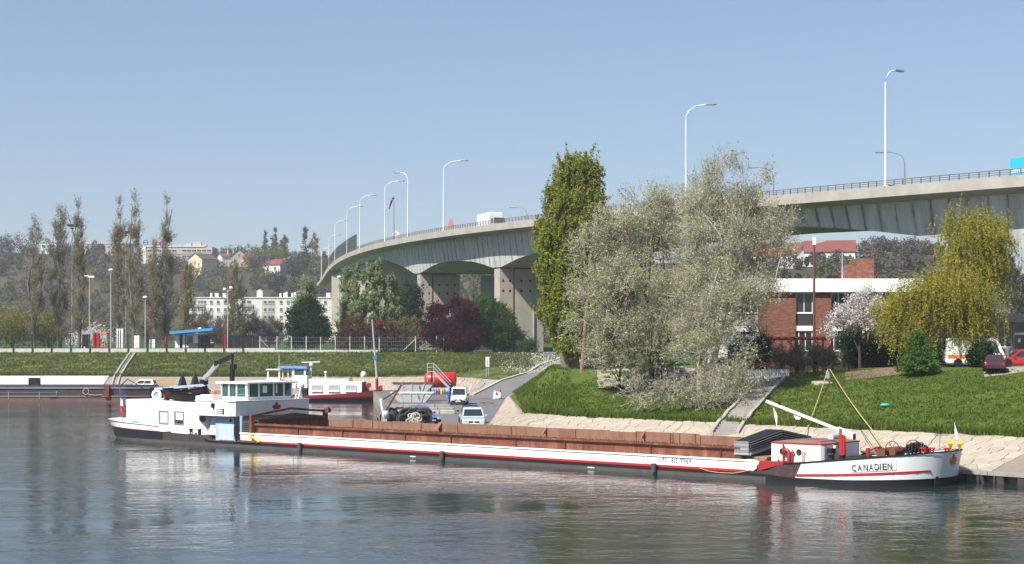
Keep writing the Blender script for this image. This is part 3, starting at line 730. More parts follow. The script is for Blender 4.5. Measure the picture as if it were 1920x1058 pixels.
for px, h_ in [(356.5,1.6),(393,1.6),(402,1.7),(405,1.6),(416.5,1.6),(420.5,1.6),(434,1.7),(481,2.6),(484.5,3.0),(488,2.6),(523.5,1.6),(531,1.7),(535,2.1),(546,1.7),(551,1.9),(612,1.7),(616,1.7)]:
    mb = MB(); mb.bbox((lx(px)-.38,3,H+.3),(lx(px)+.38,4,H+.3+h_),.05); mb.build('chimney', M_facade, rf)
# office block with rooftop shop sign
Yc = 770; s_ = FPX/Yc; X0, X1 = (274-960)/s_, (398-960)/s_; z0 = HC+(645-512)/s_; H = (512-463)/s_; hw = (X1-X0)/2
of = thing('office_block', 'beige four-storey office block on the hilltop carrying a red rooftop shop sign', 'office building', ((X0+X1)/2, Yc, z0))
mb = MB(); mb.box((-hw,0,-12),(hw,14,H)); mb.build('wall', M_beige, of)
mb = MB(); mb.box((-hw-2.8,-.3,-12),(-hw-.01,14,H+.1)); mb.build('stair_tower', M_facade, of)
mb = MB(); mb.box((-hw-.2,-.35,H),(hw-3.5,14.2,H+.55)); rf = mb.build('roof', M_facade, of)
for k in range(4):
    z = H-1.9-2.75*k
    for i in range(13):
        if i in (6,): continue
        window(of, (-hw+1.6+i*2.38,-.1,z), 2.0, 1.25)
    mb = MB(); mb.box((-hw,-.22,z-1.5),(hw,-.01,z-.95)); mb.build('floor_band', M_facade if k % 2 else M_beige, of)
for x, w2, h2 in ((4,2.5,1.4),(8,4,2.0),(12,1.2,1.0),(0,1.0,.8)):
    mb = MB(); mb.bbox((x-w2/2,3,H+.5),(x+w2/2,5,H+.5+h2),.1); mb.build('roof_plant', M_beige, rf)
sg = thing('rooftop_sign', 'red shop name in big letters beside a round emblem on the office roof', 'shop sign', ((X0+X1)/2, Yc, z0+H+.55))
for i, ch_ in enumerate('cora'): lettering(ch_, 3.6, M_redbright, sg, (-hw+2.6+2.05*i, .2, .25), (1,0,0), (0,0,1), .12, 1.75 if ch_ != 'r' else 1.25, .05).name = 'letter'
mb = MB(); mb.torus((-hw-.3,.2,1.5), (0,1,0), 1.15, .22, 20, 6); mb.build('emblem_ring', M_bluepanel, sg)
mb = MB(); mb.box((-hw-1.6,.05,1.3),(-hw+1.0,.35,1.75)); mb.build('emblem_bar', M_redbright, sg)
mb = MB(); [mb.box((-hw+x,.5,-.02),(-hw+x+.1,.6,1.5)) for x in (-.4,3,5,7,9)]; mb.build('sign_frame', M_galv, sg)
# other hilltop buildings
for px0, px1, py0, py1, Yb, nm, lb, m in [(148,240,457,478,830,'slab_block','long low beige slab block on the skyline behind the poplars',M_beige),(76,106,455,482,800,'tower_block','small white block on the skyline between the first two poplars',M_facade)]:
    s_ = FPX/Yb; X0, X1 = (px0-960)/s_, (px1-960)/s_; z0 = HC+(645-py1)/s_; H = (py1-py0)/s_
    t = thing(nm, lb, 'apartment block', ((X0+X1)/2, Yb, z0)); mb = MB(); mb.box((-(X1-X0)/2,0,-12),((X1-X0)/2,12,H)); mb.build('wall', m, t)
    mb = MB(); mb.box((-(X1-X0)/2-.3,-.3,H),((X1-X0)/2+.3,12.3,H+.5)); mb.build('roof', M_facade, t)
    n = max(3, int((X1-X0)/2.6))
    for k in range(int(H//2.8)):
        for i in range(n): window(t, (-(X1-X0)/2+1.3+i*(X1-X0-2.6)/(n-1), -.1, H-1.8-2.8*k), 1.4, 1.2)
p = hp(380,516); house('house', 'cream gabled house with brown roof just below the beige office block', 'house', p, 9.0, 9.5, 7.2, 2.6, R(-35), M_cream, M_roofbrown, [('f',-2.5,4.7,1,1.5),('f',0,5.6,1,1.7),('f',2.5,4.7,1,1.5),('f',-2.5,1.6,1,1.4),('f',1.5,1.6,1,1.4),('r',-2,1.8,1,1.4),('r',2,1.8,1,1.4)])
p = hp(374,519); t = thing('garden_shed', 'small cream annexe in front of the cream gabled house', 'shed', p); mb = MB(); mb.box((-3.5,-2,-2),(3.5,2,2.6)); mb.build('wall', M_cream, t); mb = MB(); mb.box((-3.7,-2.2,2.6),(3.7,2.2,2.85)); mb.build('roof', M_kerb, t)
p = hp(425,499); house('house', 'small cream house with white chimney right of the brown-roofed house', 'house', p, 7, 7, 4.2, 1.6, R(-60), M_facade, M_roofbrown, [('f',-1.5,2.4,1,1.2),('f',1.5,2.4,1,1.2)], [(1.5,0,2.4)])
p = hp(447,498); house('house', 'grey gabled house with a dark gable window and white chimney', 'house', p, 7, 8, 4.4, 3.2, R(12), M_beige, M_roofbrown, [('f',0,4.6,1,1.6),('f',-2,2,1,1.2)], [(-2.4,0,2.2)])
p = hp(470,498); house('house', 'low house with a bright orange-red roof on the hill', 'house', p, 9, 8, 3.2, 2.6, R(-75), M_cream, M_rooftile, [('l',1,2,1,1.1)])
p = hp(520,512); house('house', 'white house with a wide red roof left of the dark poplar clump', 'house', p, 7.5, 11.5, 3.6, 2.6, R(52), M_facade, M_rooftile, [('f',0,4.2,.9,1.2),('l',-2.5,1.9,1.6,1.4),('l',2.5,1.9,1.0,1.4)], [(.8,-4,1.0)])
for px, py, w_, d_, h_, rh, rz, lb, wn in [(1556,497,8,16,4.2,3.6,78,'wide white row house with a steep red roof under the viaduct arch',5),(1500,499,7,8,4.2,3.6,20,'white gabled house at the left end of the red-roofed row',2),(1452,500,8.5,13,3.6,3.8,78,'low red-roofed house half hidden by the silvery tree',4)]:
    p = hp(px, py); house('row_house', lb, 'house', p, w_, d_, h_, rh, R(rz), M_facade, M_rooftile, [('l', -d_/2+1.6+i*(d_-3.2)/max(1,wn-1), 2.2, 1.1, 1.4) for i in range(wn)] if rz > 40 else [('f',-1.6,2.2,1,1.4),('f',1.6,2.2,1,1.4)], [(1.2,2,1.5)])

# ------------------------------------------------------------------ brick school-like building on the right bank
Yb = 145.0; s_ = FPX/Yb; bX = lambda px: (px-960)/s_; bZ = lambda py: HC+(YH-py)/s_
zg = 5.9; bb = thing('brick_building', 'two-storey brick building with a broad white roof band and white windows', 'building', (bX(1541), Yb, zg))
lx = lambda px: bX(px)-bX(1541); lz = lambda py: bZ(py)-zg
mb = MB(); mb.box((lx(1357),.35,-1.5),(lx(1730),12,lz(526))); mb.build('core_wall', M_spandrel, bb)
for a, b in ((1422,1492),(1525,1558),(1588,1622),(1656,1730)):
    mb = MB(); mb.box((lx(a),0,-1.5),(lx(b),.6,lz(548.3))); mb.build('brick_pier', M_brick, bb)
mb = MB(); mb.box((lx(1357)-.04,.3,-1.5),(lx(1357)+.4,11.6,lz(530))); mb.build('end_wall', M_facade, bb)
mb = MB(); mb.bbox((lx(1355),-.35,lz(548)),(lx(1731),12.4,lz(523)),.04); rf = mb.build('roof_band', M_fascwhite, bb)
for a, b in ((1492.5,1524.5),(1558.5,1587.5),(1622.5,1655.5)):
    w_ = (b-a)/s_; cx = lx((a+b)/2)
    window(bb, (cx,.30,(lz(549)+lz(587))/2), w_, (587-549)/s_, None, mull=1)
    mb = MB(); mb.box((cx-w_/2+.01,.22,lz(610)),(cx+w_/2-.01,.36,lz(590))); mb.build('spandrel_panel', M_spandrel, bb)
    mb = MB(); mb.box((cx-w_/2+.01,.10,lz(620.5)),(cx+w_/2-.01,.4,lz(611))); mb.build('shutter_box', M_frame, bb)
    window(bb, (cx+.12,.28,(lz(621)+lz(658))/2), w_*.82, (658-621)/s_, None, mull=1)
    mb = MB(); mb.box((cx-w_/2+.01,.2,lz(680)),(cx+w_/2-.01,.5,lz(660))); mb.build('plinth', M_slab, bb)
for k in range(5):
    a = 1358+k*12.8; window(bb, (lx(a+6.4),.30,(lz(549)+lz(587))/2), 12.2/s_, 38/s_, None, mull=0)
    mb = MB(); mb.box((lx(a+.3),.24,lz(648)),(lx(a+12.5),.36,lz(623))); mb.build('blue_panel', M_bluepanel, bb)
mb = MB(); mb.box((lx(1357),.20,lz(610)),(lx(1422),.36,lz(591))); mb.build('spandrel_panel', M_beige, bb)
mb = MB(); mb.box((lx(1357),.10,lz(622)),(lx(1422),.4,lz(611))); mb.build('shutter_box', M_frame, bb)
kx = lambda px: (px-960)*(Yb+3.7)/FPX-bX(1541); kz = lambda py: HC+(YH-py)*(Yb+3.7)/FPX-zg
mb = MB(); mb.box((kx(1588),4,lz(526)),(kx(1611),6.5,kz(496))); mb.box((kx(1606),3.4,lz(526)),(kx(1637),6.8,kz(485))); mb.build('chimney', M_brick, rf)
mb = MB(); mb.box((lx(1566),3,lz(524)),(lx(1582),4.2,lz(519))); mb.box((lx(1563),2.8,lz(517.5)),(lx(1585),4.4,lz(515))); [mb.box((lx(x),3.2,lz(519.5)),(lx(x+1.5),3.4,lz(517))) for x in (1566,1580)]; mb.build('roof_vent', M_dark, rf)
mb = MB(); mb.tube([(lx(1588),2,lz(524)),(lx(1588),2,lz(472))], .05, 6); mb.build('aerial', M_galv, rf)
# low wing further right
Yw = 136.0; s2 = FPX/Yw; wX = lambda px: (px-960)/s2-(1900-960)/s2; wZ = lambda py: HC+(YH-py)/s2-zg
lw = thing('entrance_wing', 'low flat-roofed entrance wing with brick wall, tall white window and dark door', 'building', ((1900-960)/s2, Yw, zg))
mb = MB(); mb.box((wX(1850),.3,-1.5),(wX(2050),9,wZ(590))); mb.build('core_wall', M_brick, lw)
mb = MB(); mb.bbox((wX(1846),-.5,wZ(605)),(wX(2055),9.5,wZ(588)),.04); mb.build('roof_fascia', M_slab, lw)
mb = MB(); mb.box((wX(1848),0,-1.5),(wX(1871.5),.32,wZ(605.3))); mb.build('brick_pier', M_brick, lw)
window(lw, (wX(1885),.2,(wZ(606)+wZ(651))/2), 26/s2, 45/s2, None, mull=1)
mb = MB(); mb.box((wX(1872),.05,-1.5),(wX(1898),.5,wZ(653))); mb.build('plinth', M_slab, lw)
mb = MB(); mb.box((wX(1898.3),-.1,-1.5),(wX(1902),.35,wZ(605.3))); mb.build('concrete_post', M_slab, lw)
mb = MB(); mb.box((wX(1902.3),.12,-.1),(wX(1960),.28,wZ(605.5))); dr = mb.build('door', M_glassdark, lw)
mb = MB(); mb.box((wX(1902.5),-.02,wZ(628)),(wX(1960),.10,wZ(624))); mb.build('transom', M_frame, dr)
mb = MB(); mb.box((wX(1909),.06,wZ(642)),(wX(1914),.11,wZ(634))); mb.build('paper_notice', M_platewhite, dr)

# ------------------------------------------------------------------ far bank: low wall, fences, gate house, pillars, masts
Yf = 260.4; s_ = FPX/Yf
kw = thing('boundary_wall', 'long low white concrete wall along the top of the far grass bank', 'wall', (0, Yf, 6.3))
i = 0
for x0 in np.arange(-150, (487-960)/s_, 3.1):
    mb = MB(); mb.bbox((x0+.012,-.12,-.4),(x0+3.088,.12,.70),.02); mb.build('wall_panel', M_kerb, kw)
kw2 = thing('boundary_wall', 'lower grey-white concrete footing under the pale-posted wire fence', 'wall', (0, Yf, 6.3))
for x0 in np.arange((489-960)/s_, (708-960)/s_, 2.37):
    mb = MB(); mb.bbox((x0+.012,-.1,-.4),(x0+2.358,.1,.42),.02); mb.build('wall_panel', M_kerb, kw2)
fe = thing('wire_fence', 'tall black-posted wire fence standing along the long white wall', 'fence', (0, Yf-.22, 6.3))
pm = MB(); pm.cbox((0,0,1.45),(.17,.12,3.1)); pm = pm.mesh('fence_post'); pm.materials.append(M_dark)
xs_ = list(np.arange(-149, (488-960)/s_, 3.1))
for x in xs_: obj('fence_post', pm, None, fe, (x,0,0))
wr = MB()
for z in (.8,1.5,2.2,2.85): wr.tube([(xs_[0],0,z),(xs_[-1],0,z)], .02, 3)
for x in np.arange(xs_[0], xs_[-1], .45): wr.tube([(x,0,.7),(x,0,2.9)], .014, 3)
tag(wr.build('fence_wire', M_dark, fe), kind='stuff')
fe2 = thing('wire_fence', 'pale-posted wire fence in front of the dark green and reddish shrubs', 'fence', (0, Yf+.2, 6.3))
pm2 = MB(); pm2.bbox((-.07,-.07,-.3),(.07,.07,2.65),.02); pm2 = pm2.mesh('fence_post'); pm2.materials.append(M_kerb)
xs2 = [(px-960)/s_ for px in (487,519,546,574,601,628.5,656,683.5,711,779,818.5,831.5)]
for x in xs2: obj('fence_post', pm2, None, fe2, (x,0,0))
wr = MB()
for z in (.6,1.2,1.8,2.4): wr.tube([(xs2[0],0,z),(xs2[-1],0,z)], .012, 3)
for x in np.arange(xs2[0], xs2[-1], .35): wr.tube([(x,0,.42),(x,0,2.4)], .007, 3)
for x, dx in ((xs2[0],1.9),(xs2[-3],-2)): wr.tube([(x,0,2.2),(x+dx,0,.3)], .05, 5)
tag(wr.build('fence_wire', M_galv, fe2), kind='stuff')
# gate house with blue roof
Yg = 268.0; s_ = FPX/Yg; gX = lambda px: (px-361)/s_; gZ = lambda py: HC+(YH-py)/s_-6.37
gh = thing('gate_house', 'small white gate house under a flat bright blue roof', 'kiosk', ((361-960)/s_, Yg, 6.37))
mb = MB()
for a, b, z0, z1 in ((328,336.5,0,2.95),(342.5,348.5,0,3.0),(348.5,363,0,.85),(348.5,363,2.75,3.0),(363,371,0,3.05),(371,388.5,2.85,3.05)): mb.box((gX(a),0,z0),(gX(b),.15,z1))
mb.box((gX(328),.15,0),(gX(328)+.15,4,2.95)); mb.box((gX(371)-.15,.15,0),(gX(371),4,3.05)); mb.build('wall', M_fascwhite, gh)
mb = MB(); mb.box((gX(336.6),.2,0),(gX(342.4),.26,2.9)); mb.build('door', M_dark, gh)
window(gh, (gX(355.8),.06,1.8), 13.5/s_, 1.75, None, mull=0)
mb = MB(); mb.box((gX(372),2.5,0),(gX(389),2.7,3.0)); mb.box((gX(387),.1,0),(gX(389.5),2.5,3.0)); mb.build('dark_bay_wall', M_dark, gh)
mb = MB(); P = [(gX(321),-1.2,2.95),(gX(401),-1.2,3.55),(gX(401),-1.2,3.98),(gX(321),-1.2,3.38)]; mb.prism(P, (0,0,0), (0,6,0)); rf = mb.build('roof', paint('bright_blue_roof', (.05,.30,.68), .45, .1, .05), gh)
mb = MB(); mb.lathe([(.3,0),(.34,.12),(.22,.26),(.02,.32)], (gX(374),.5,3.78), 10); mb.build('roof_lamp', M_white, rf)
def pillar(name, label, cat, px0, px1, py0, Y, parts, grp=None):
    s = FPX/Y; t = thing(name, label, cat, ((px0+px1)/2/s-960/s, Y, 6.36), 0, grp); hw = (px1-px0)/2/s; H = HC+(YH-py0)/s-6.36
    for nm, x0, x1, z0, z1, m in parts:
        mb = MB(); mb.bbox((x0*hw,-.22 if m is not M_dark else -.2,z0*H),(x1*hw,.22,z1*H),.04); mb.build(nm, m, t)
    return t
pillar('red_totem', 'tall red double totem left of the pale lamp post by the fence', 'totem', 174.5, 187, 624.5, 266, [('column',-1,-.05,0,1,M_redbright),('column',.05,1,0,1,M_redbright)])
pillar('dark_cabinet', 'black cabinet with a white label beside the red double totem', 'cabinet', 154.5, 167, 627, 266, [('body',-1,.85,0,1,M_dark),('label_plate',-.6,.0,.05,.3,M_platewhite)])
pillar('orange_sign', 'orange-topped sign on an orange post near the red totem', 'sign', 192, 201, 623.5, 266, [('post',-.1,.45,0,.7,M_orange),('board',-.8,1,.55,.85,M_galv),('cap',-1,1,.86,1,M_orange)])
pillar('white_totem', 'three tall narrow white panels standing side by side', 'totem', 219, 231.5, 616.5, 266, [('board',-1,-.55,.05,1,M_fascwhite),('board',-.3,.1,.05,1,M_fascwhite),('board',.35,1,.05,1,M_fascwhite),('post',-.5,-.35,0,.9,M_dark),('post',.14,.3,0,.9,M_dark)])
pillar('white_cabinet', 'pale grey upright cabinet between the white panels and the cream one', 'cabinet', 252, 262, 629, 266, [('body',-1,1,0,.97,M_fascwhite),('cap',-1.04,1.04,.975,1,M_galv)])
pillar('cream_cabinet', 'shorter cream cabinet right of the pale grey one', 'cabinet', 281, 291.5, 635.5, 266, [('body',-1,1,0,.97,M_platewhite),('cap',-1.04,1.04,.975,1,M_galv)])
pillar('red_post', 'thin red post in two sections left of the gate house', 'post', 309, 315, 626, 266, [('lower_section',-.9,.9,0,.28,M_redbright),('upper_section',-.9,.9,.42,.85,M_redbright),('cap',-.4,.4,.86,1,M_redbright)])
pillar('red_post', 'solid red post at the left end of the dark slatted gate', 'post', 418, 424, 626, 264, [('column',-1,1,0,.98,M_redbright),('cap',-.8,.8,.985,1,M_dark)])
pillar('waste_bin', 'dark waste bin between the gate house and the red post', 'bin', 395, 401, 642, 266, [('body',-1,1,0,.9,M_dark),('lid',-1.1,1.1,.91,1,M_grey)])
s_ = FPX/263
gt = thing('slatted_gate', 'tall dark gate of upright slats at the right end of the white wall', 'gate', ((457-960)/s_, 263, 6.4))
pm = MB(); pm.cbox((0,0,1.35),(.16,.05,2.5)); pm = pm.mesh('slat'); pm.materials.append(M_dark)
for k in range(26): obj('slat', pm, None, gt, (-2.35+k*.19+.05*(k % 5 == 0),0,0))
mb = MB(); mb.box((-2.5,.05,2.5),(2.65,.15,2.65)); mb.box((-2.5,.05,.2),(2.65,.15,.32)); mb.build('gate_rail', M_dark, gt)
mb = MB(); [mb.tube([(x,.1,0),(x,.1,2.8)], .07, 6) for x in (-2.5,2.65)]; mb.build('gate_post', M_dark, gt)
def mast(px, top, Y, label, kind, m=M_galv):
    p = gat(px, Y); s = FPX/Y; H = HC+(YH-top)/s-p.z; t = thing('light_mast', label, 'light mast', p)
    mb = MB(); mb.tube([(0,0,-.2),(0,0,H)], [.12,.07], 8); mb.build('pole', m, t)
    mb = MB()
    if kind == 'flood': mb.cbox((.35,-.1,H-.1),(.95,.35,.3)); mb.cbox((-.45,-.1,H+.03),(.7,.3,.16))
    elif kind == 'globe': mb.lathe([(.02,-.1),(.3,.02),(.42,.2),(.3,.38),(.02,.45)], (0,0,H), 12)
    elif kind == 'twin':
        for dx, dz in ((-.5,0),(.55,.25)): mb.lathe([(.02,-.3),(.25,-.2),(.33,0),(.25,.2),(.02,.3)], (dx,0,H+dz), 12); mb.bar((0,0,H-.35),(dx,0,H+dz-.2),.05,.05)
    elif kind == 'ring':
        mb.lathe([(.9,0),(1.35,.5),(1.35,.62),(.2,.62),(.2,.5)], (0,0,H-.6), 12); mb.lathe([(.5,-.9),(.6,-.6),(.2,-.6)], (0,0,H-.3), 10)
    mb.build('lamp_head', M_dark if kind == 'ring' else M_white, t); return t
mast(168, 518, 265, 'pale light mast with a square floodlight left of the taller pole', 'flood')
mast(208, 509, 264, 'tall pale pole rising right of the orange-topped sign', 'globe')
mast(272.5, 560, 265, 'slim pole standing between the pale grey and cream cabinets', 'globe')
mast(427, 543, 266, 'twin white globe lamp in front of the white apartment block', 'twin')
mast(636, 522, 270, 'mushroom-headed lamp post between the pale green poplars', 'globe')
mast(135, 421, 420, 'tall dark stadium mast with a ring of floodlights among the poplars', 'ring', M_grey)
mast(236, 434, 430, 'second dark stadium mast hidden between the paired poplars', 'ring', M_grey)
# stairs
def stairs(name, label, a, b, w_, n, m, rails=True):
    a, b = Vector(a), Vector(b); t = thing(name, label, 'stairs', a); d = b-a; f = Vector((d.x,d.y,0)).normalized(); sd = Vector((f.y,-f.x,0)); hd = Vector((d.x,d.y,0)).length/n
    mb = MB(); mb.loft([[p-sd*w_/2-Vector((0,0,.3)),p+sd*w_/2-Vector((0,0,.3)),p+sd*w_/2,p-sd*w_/2] for p in (f*.03, f*(hd-.05))], True, True); me = mb.mesh('step'); me.materials.append(m)
    bm = bmesh.new(); bm.from_mesh(me); bmesh.ops.recalc_face_normals(bm, faces=bm.faces); bm.to_mesh(me); bm.free()
    pts = []; zl = -9
    for k in range(n+1):
        p = f*hd*k; z = max(zl, max(gz((a+p+sd*s).x, (a+p+sd*s).y, a.z) for s in (-w_/2,0,w_/2))-a.z+.16); zl = z; p = p+Vector((0,0,z)); pts.append(p)
        if k < n: obj('step', me, None, t, p)
    for s in (-1,1):
        mb = MB(); q_ = sd*s*(w_/2+.13); ring = lambda p: [p+q_-sd*.11-Vector((0,0,.4)), p+q_+sd*.11-Vector((0,0,.4)), p+q_+sd*.11+Vector((0,0,.10)), p+q_-sd*.11+Vector((0,0,.10))]
        mb.loft([ring(p) for p in pts], True, True); mb.build('stringer', M_fascia if m is M_slab else m, t)
    return t
pa, pb = Vector(fr(36.2,0,0)), gp(1450,713)
stairs('bank_stairs', 'straight concrete steps climbing the right bank beside the silvery tree', gp(1358,818) or fr(35.6,.6,.05), pb, 1.5, 34, M_slab)
stairs('bank_stairs', 'narrow pale steps climbing the far grass bank above the moored dark barge', (-57.2, 231.0, 1.45), (-61.2, 259.4, 6.3), .55, 26, M_fascia)
# pergola, pickets and poles in the garden
zt = lambda py, Y: HC+(YH-py)*Y/FPX
pg = thing('pergola', 'red timber pergola in front of the brick building', 'pergola', (gat(1490,137)))
g0 = pg.location; lx = lambda px: (px-960)*137/FPX-g0.x; H = zt(638,137)-g0.z
for px, dy in ((1437,0),(1492,0),(1543,0),(1437,2.4),(1492,2.4),(1543,2.4)):
    mb = MB(); mb.bbox((lx(px)-.08,dy-.08,-.3),(lx(px)+.08,dy+.08,H),.01); mb.build('post', M_pergola, pg)
for dy in (0,2.4): mb = MB(); mb.box((lx(1428),dy-.06,H),(lx(1549),dy+.06,H+.17)); mb.build('beam', M_pergola, pg)
for k in range(9): mb = MB(); x = lx(1432)+k*(lx(1545)-lx(1432))/8; mb.box((x-.04,-.5,H+.172),(x+.04,2.9,H+.30)); mb.build('rafter', M_pergola, pg)
for px, s in ((1492,1),(1543,-1),(1492,-1),(1437,1)): mb = MB(); mb.bar((lx(px)+s*.08,0,H-.75),(lx(px)+s*.7,0,H-.02),.07,.09); mb.build('brace', M_pergola, pg)
pk = thing('picket_fence', 'low white picket fence under the edge of the silvery tree', 'fence', gat(1440,134)); g0 = pk.location
pm = MB(); pm.prism([(-.05,0,0),(.05,0,0),(.05,0,.8),(0,0,.9),(-.05,0,.8)], (0,-.01,0), (0,.012,0)); pm = pm.mesh('picket'); pm.materials.append(M_frame)
for k in range(24): obj('picket', pm, None, pk, (-1.75+k*.15,0,0))
mb = MB(); mb.box((-1.8,.013,.2),(1.8,.05,.27)); mb.box((-1.8,.013,.6),(1.8,.05,.67)); mb.build('rail', M_frame, pk)
def pole(name, label, cat, b, tpx, tpy, r0, r1, m):
    b = Vector(b); t = thing(name, label, cat, b); e = at(tpx, tpy, b.y)-b; mb = MB(); mb.tube([(0,0,-.4), e*.5, e], [r0,(r0+r1)/2,r1], 8); mb.build('shaft', m, t); return t, e
pole('timber_pole', 'leaning timber pole standing between the tall poplar and the silvery tree', 'pole', gp(1090,697), 1108, 476, .17, .11, M_wood)
t, e = pole('rusty_lamp_post', 'rusty slender lamp post with a white lantern before the brick building', 'lamp post', gat(1526.5,138), 1526.5, 452, .13, .08, M_rustiron)
mb = MB(); mb.box((e.x-.12,e.y-.12,e.z-.35),(e.x+.12,e.y+.12,e.z+.35)); mb.build('mast_cap', M_white, t)
mb = MB(); mb.loft([[(e.x+.13,e.y-.15,e.z+.25),(e.x+.13,e.y+.15,e.z+.25),(e.x+.13,e.y+.15,e.z-.25),(e.x+.13,e.y-.15,e.z-.25)],[(e.x+.95,e.y-.2,e.z+.1),(e.x+.95,e.y+.2,e.z+.1),(e.x+.95,e.y+.2,e.z-.05),(e.x+.95,e.y-.2,e.z-.05)]], True, True); mb.build('lantern', M_galv, t)
# mooring post with slab, and the mooring ropes later
mp_ = gp(1553,711); mt = thing('mooring_post', 'short dark mooring post on the grass slope holding two ropes', 'bollard', mp_)
mb = MB(); mb.tube([(0,0,-.3),(0,0,.75)], .20, 10); mb.build('shaft', M_grey, mt); mb = MB(); mb.lathe([(.2,.75),(.30,.78),(.32,.88),(.24,.98),(.05,1.02)], (0,0,0), 12); mb.build('head', M_dark, mt)
sp = gp(1545,718); st_ = thing('concrete_slab', 'pale concrete slab set into the grass below the mooring post', 'slab', sp, R(20))
mb = MB(); mb.bbox((-.85,-.55,-.3),(.85,.55,.07),.03); mb.build('slab', M_pier, st_); st_.rotation_euler = (R(8),0,R(20))
bp = gp(1660,763); bl = thing('plastic_bag', 'small turquoise plastic bag lying on the bright grass slope', 'bag', bp)
mb = MB(); mb.lathe([(.04,.03),(.26,.05),(.30,.18),(.17,.3),(.05,.27)], (0,0,0), 9); o = mb.build('bag', M_teal, bl); o.scale = (1.3,1,.8)
# road sign at the ramp
sp = gp(914,706); Ys = sp.y; t = thing('notice_board', 'white upright notice board on two posts beside the ramp', 'sign', sp); s = FPX/Ys
mb = MB(); [mb.tube([(x,0,-.3),(x,0,2.75)], .05, 6) for x in (-.16,.16)]; mb.build('post', M_galv, t)
mb = MB(); mb.bbox((-.26,-.10,1.35),(.26,-.051,2.7),.01); b = mb.build('board', M_platewhite, t)
mb = MB(); [mb.box((-.08,-.115,1.55+.22*k),(.08,-.102,1.68+.22*k)) for k in range(4)]; mb.build('printed_symbol', M_bluepanel, b)
# ------------------------------------------------------------------ the long cargo barge (own frame: u along, v across away from the camera, z up)
BA = (-32.5, 129.6, 0); BR = math.atan2(-.643, .766)
BM = Matrix.Translation(BA) @ Matrix.Rotation(BR, 4, 'Z')
def bw(u, v, z): return BM @ Vector((u, v, z))
barge = thing('cargo_barge', 'very long low cargo barge with white stern house, rusty open hold and white bow', 'barge', BA, BR)
HB = 4.07
STR = sorted([5+59*k/40 for k in range(1, 40)]+[6.9,7.0,11.5,12.0,12.65,59.95,61.2,62.2,62.95,63.4])
def outline(ts, te):
    """closed plan outline: near side stern to bow, then far side back; list of (u, v)"""
    near = []
    for k in range(0, 11):
        a = R(9*k); near.append((5-(5-ts)*math.cos(a)**.9, HB-HB*math.sin(a)))
    for u in STR: near.append((u, 0))
    for k in range(0, 16):
        a = R(6*k); near.append((64+(te-64)*math.sin(a)**.82, HB-HB*math.cos(a)**.92 if k < 15 else HB))
    far_ = [(u, 2*HB-v) for u, v in near[1:-1]][::-1]
    return near+far_
NN = 11+len(STR)+16
def hull_band(name, m, lo, hi, zlo, zhi, u0=-9, u1=99, par=None, grow=0.0, slant=0):
    """strip of the hull between outlines lo and hi (tip pairs)"""
    A_, B_ = outline(*lo), outline(*hi); n = len(A_); idx = [i for i in range(n) if u0 <= A_[i][0] <= u1]
    full = len(idx) == n
    if not full:
        brk = max(range(len(idx)), key=lambda k: (idx[k]-idx[k-1]) % n) if len(idx) > 1 else 0
        idx = idx[brk:]+idx[:brk]
    g = lambda p, k: (p[0]+(k if p[0] > 35 else -k)*(1 if abs(p[1]-HB) < 3.2 else .1), p[1]+(-k if p[1] < HB else k)*(1 if abs(p[1]-HB) > .8 else 0))
    r0 = []; r1 = []
    for i in idx:
        a, b = g(A_[i], grow), g(B_[i], grow); r0.append((a[0],a[1],zlo(a[0]))); r1.append((b[0],b[1],zhi(b[0])))
    if slant:
        for r_ in (r1,): r_[0] = (r_[0][0]+slant, r_[0][1], ztop(r_[0][0]+slant)); r_[-1] = (r_[-1][0]+slant, r_[-1][1], ztop(r_[-1][0]+slant))
    mb = MB().loft([r0, [tuple(Vector(p).lerp(Vector(q),.5)) for p, q in zip(r0, r1)], r1], closed=full, smooth=True)
    return mb.build(name, m, par or barge, fix=True)
def lin(*pts):
    xs_, ys_ = zip(*pts); return lambda u: float(np.interp(u, xs_, ys_))
WLT, DKT = (-2.7, 70.1), (-4.2, 70.5)
mid = lambda k: (WLT[0]+(DKT[0]-WLT[0])*k, WLT[1]+(DKT[1]-WLT[1])*k)
zbk = lin((-2,1.0),(6.9,.86),(7.1,.84),(11.4,.76),(12.6,.36),(16,.44),(60.2,.42),(62.6,.27),(66,.30),(70,.45),(71.2,.52))
ztop = lin((-2,1.5),(0,1.44),(6.4,1.27),(7.0,.86),(11.4,.78),(12.6,.38),(60.2,.46),(61.2,.62),(62.2,1.02),(63.4,1.12),(67.8,1.60),(71.2,1.95))
hull = hull_band('hull', M_hullgrey, (-1.2,69.6), mid(.2), lambda u: -.9, lambda u: .22)
hull_band('hull_black_band', M_black, mid(.2), mid(.45), lambda u: .22, zbk, -9, 6.95)
hull_band('hull_brown_bulwark', M_brownblk, mid(.2), mid(.45), lambda u: .22, zbk, 6.9, 12.7)
hull_band('hull_black_band', M_black, mid(.2), mid(.4), lambda u: .22, zbk, 12.0, 99)
hull_band('stern_bulwark', M_white, mid(.45), DKT, zbk, ztop, -9, 6.9)
hull_band('fore_bulwark', M_brownblk, mid(.4), DKT, zbk, ztop, 59.9, 63.5)
hull_band('bow_black_band', M_black, mid(.02), mid(.2), lambda u: -.25, lambda u: .225, 60.5, 99, grow=.01)
bowp = hull_band('bow_plating', M_whitebow, mid(.4), DKT, zbk, ztop, 62.9, 99, grow=.012, slant=.40)
hull_band('bow_rubbing_rail', M_black, DKT, DKT, lambda u: ztop(u)-.03, lambda u: ztop(u)+.055, 61.9, 99, grow=.045)
hull_band('stern_rubbing_rail', M_brownblk, DKT, DKT, lambda u: ztop(u)-.02, lambda u: ztop(u)+.03, -9, 6.9, grow=.03)
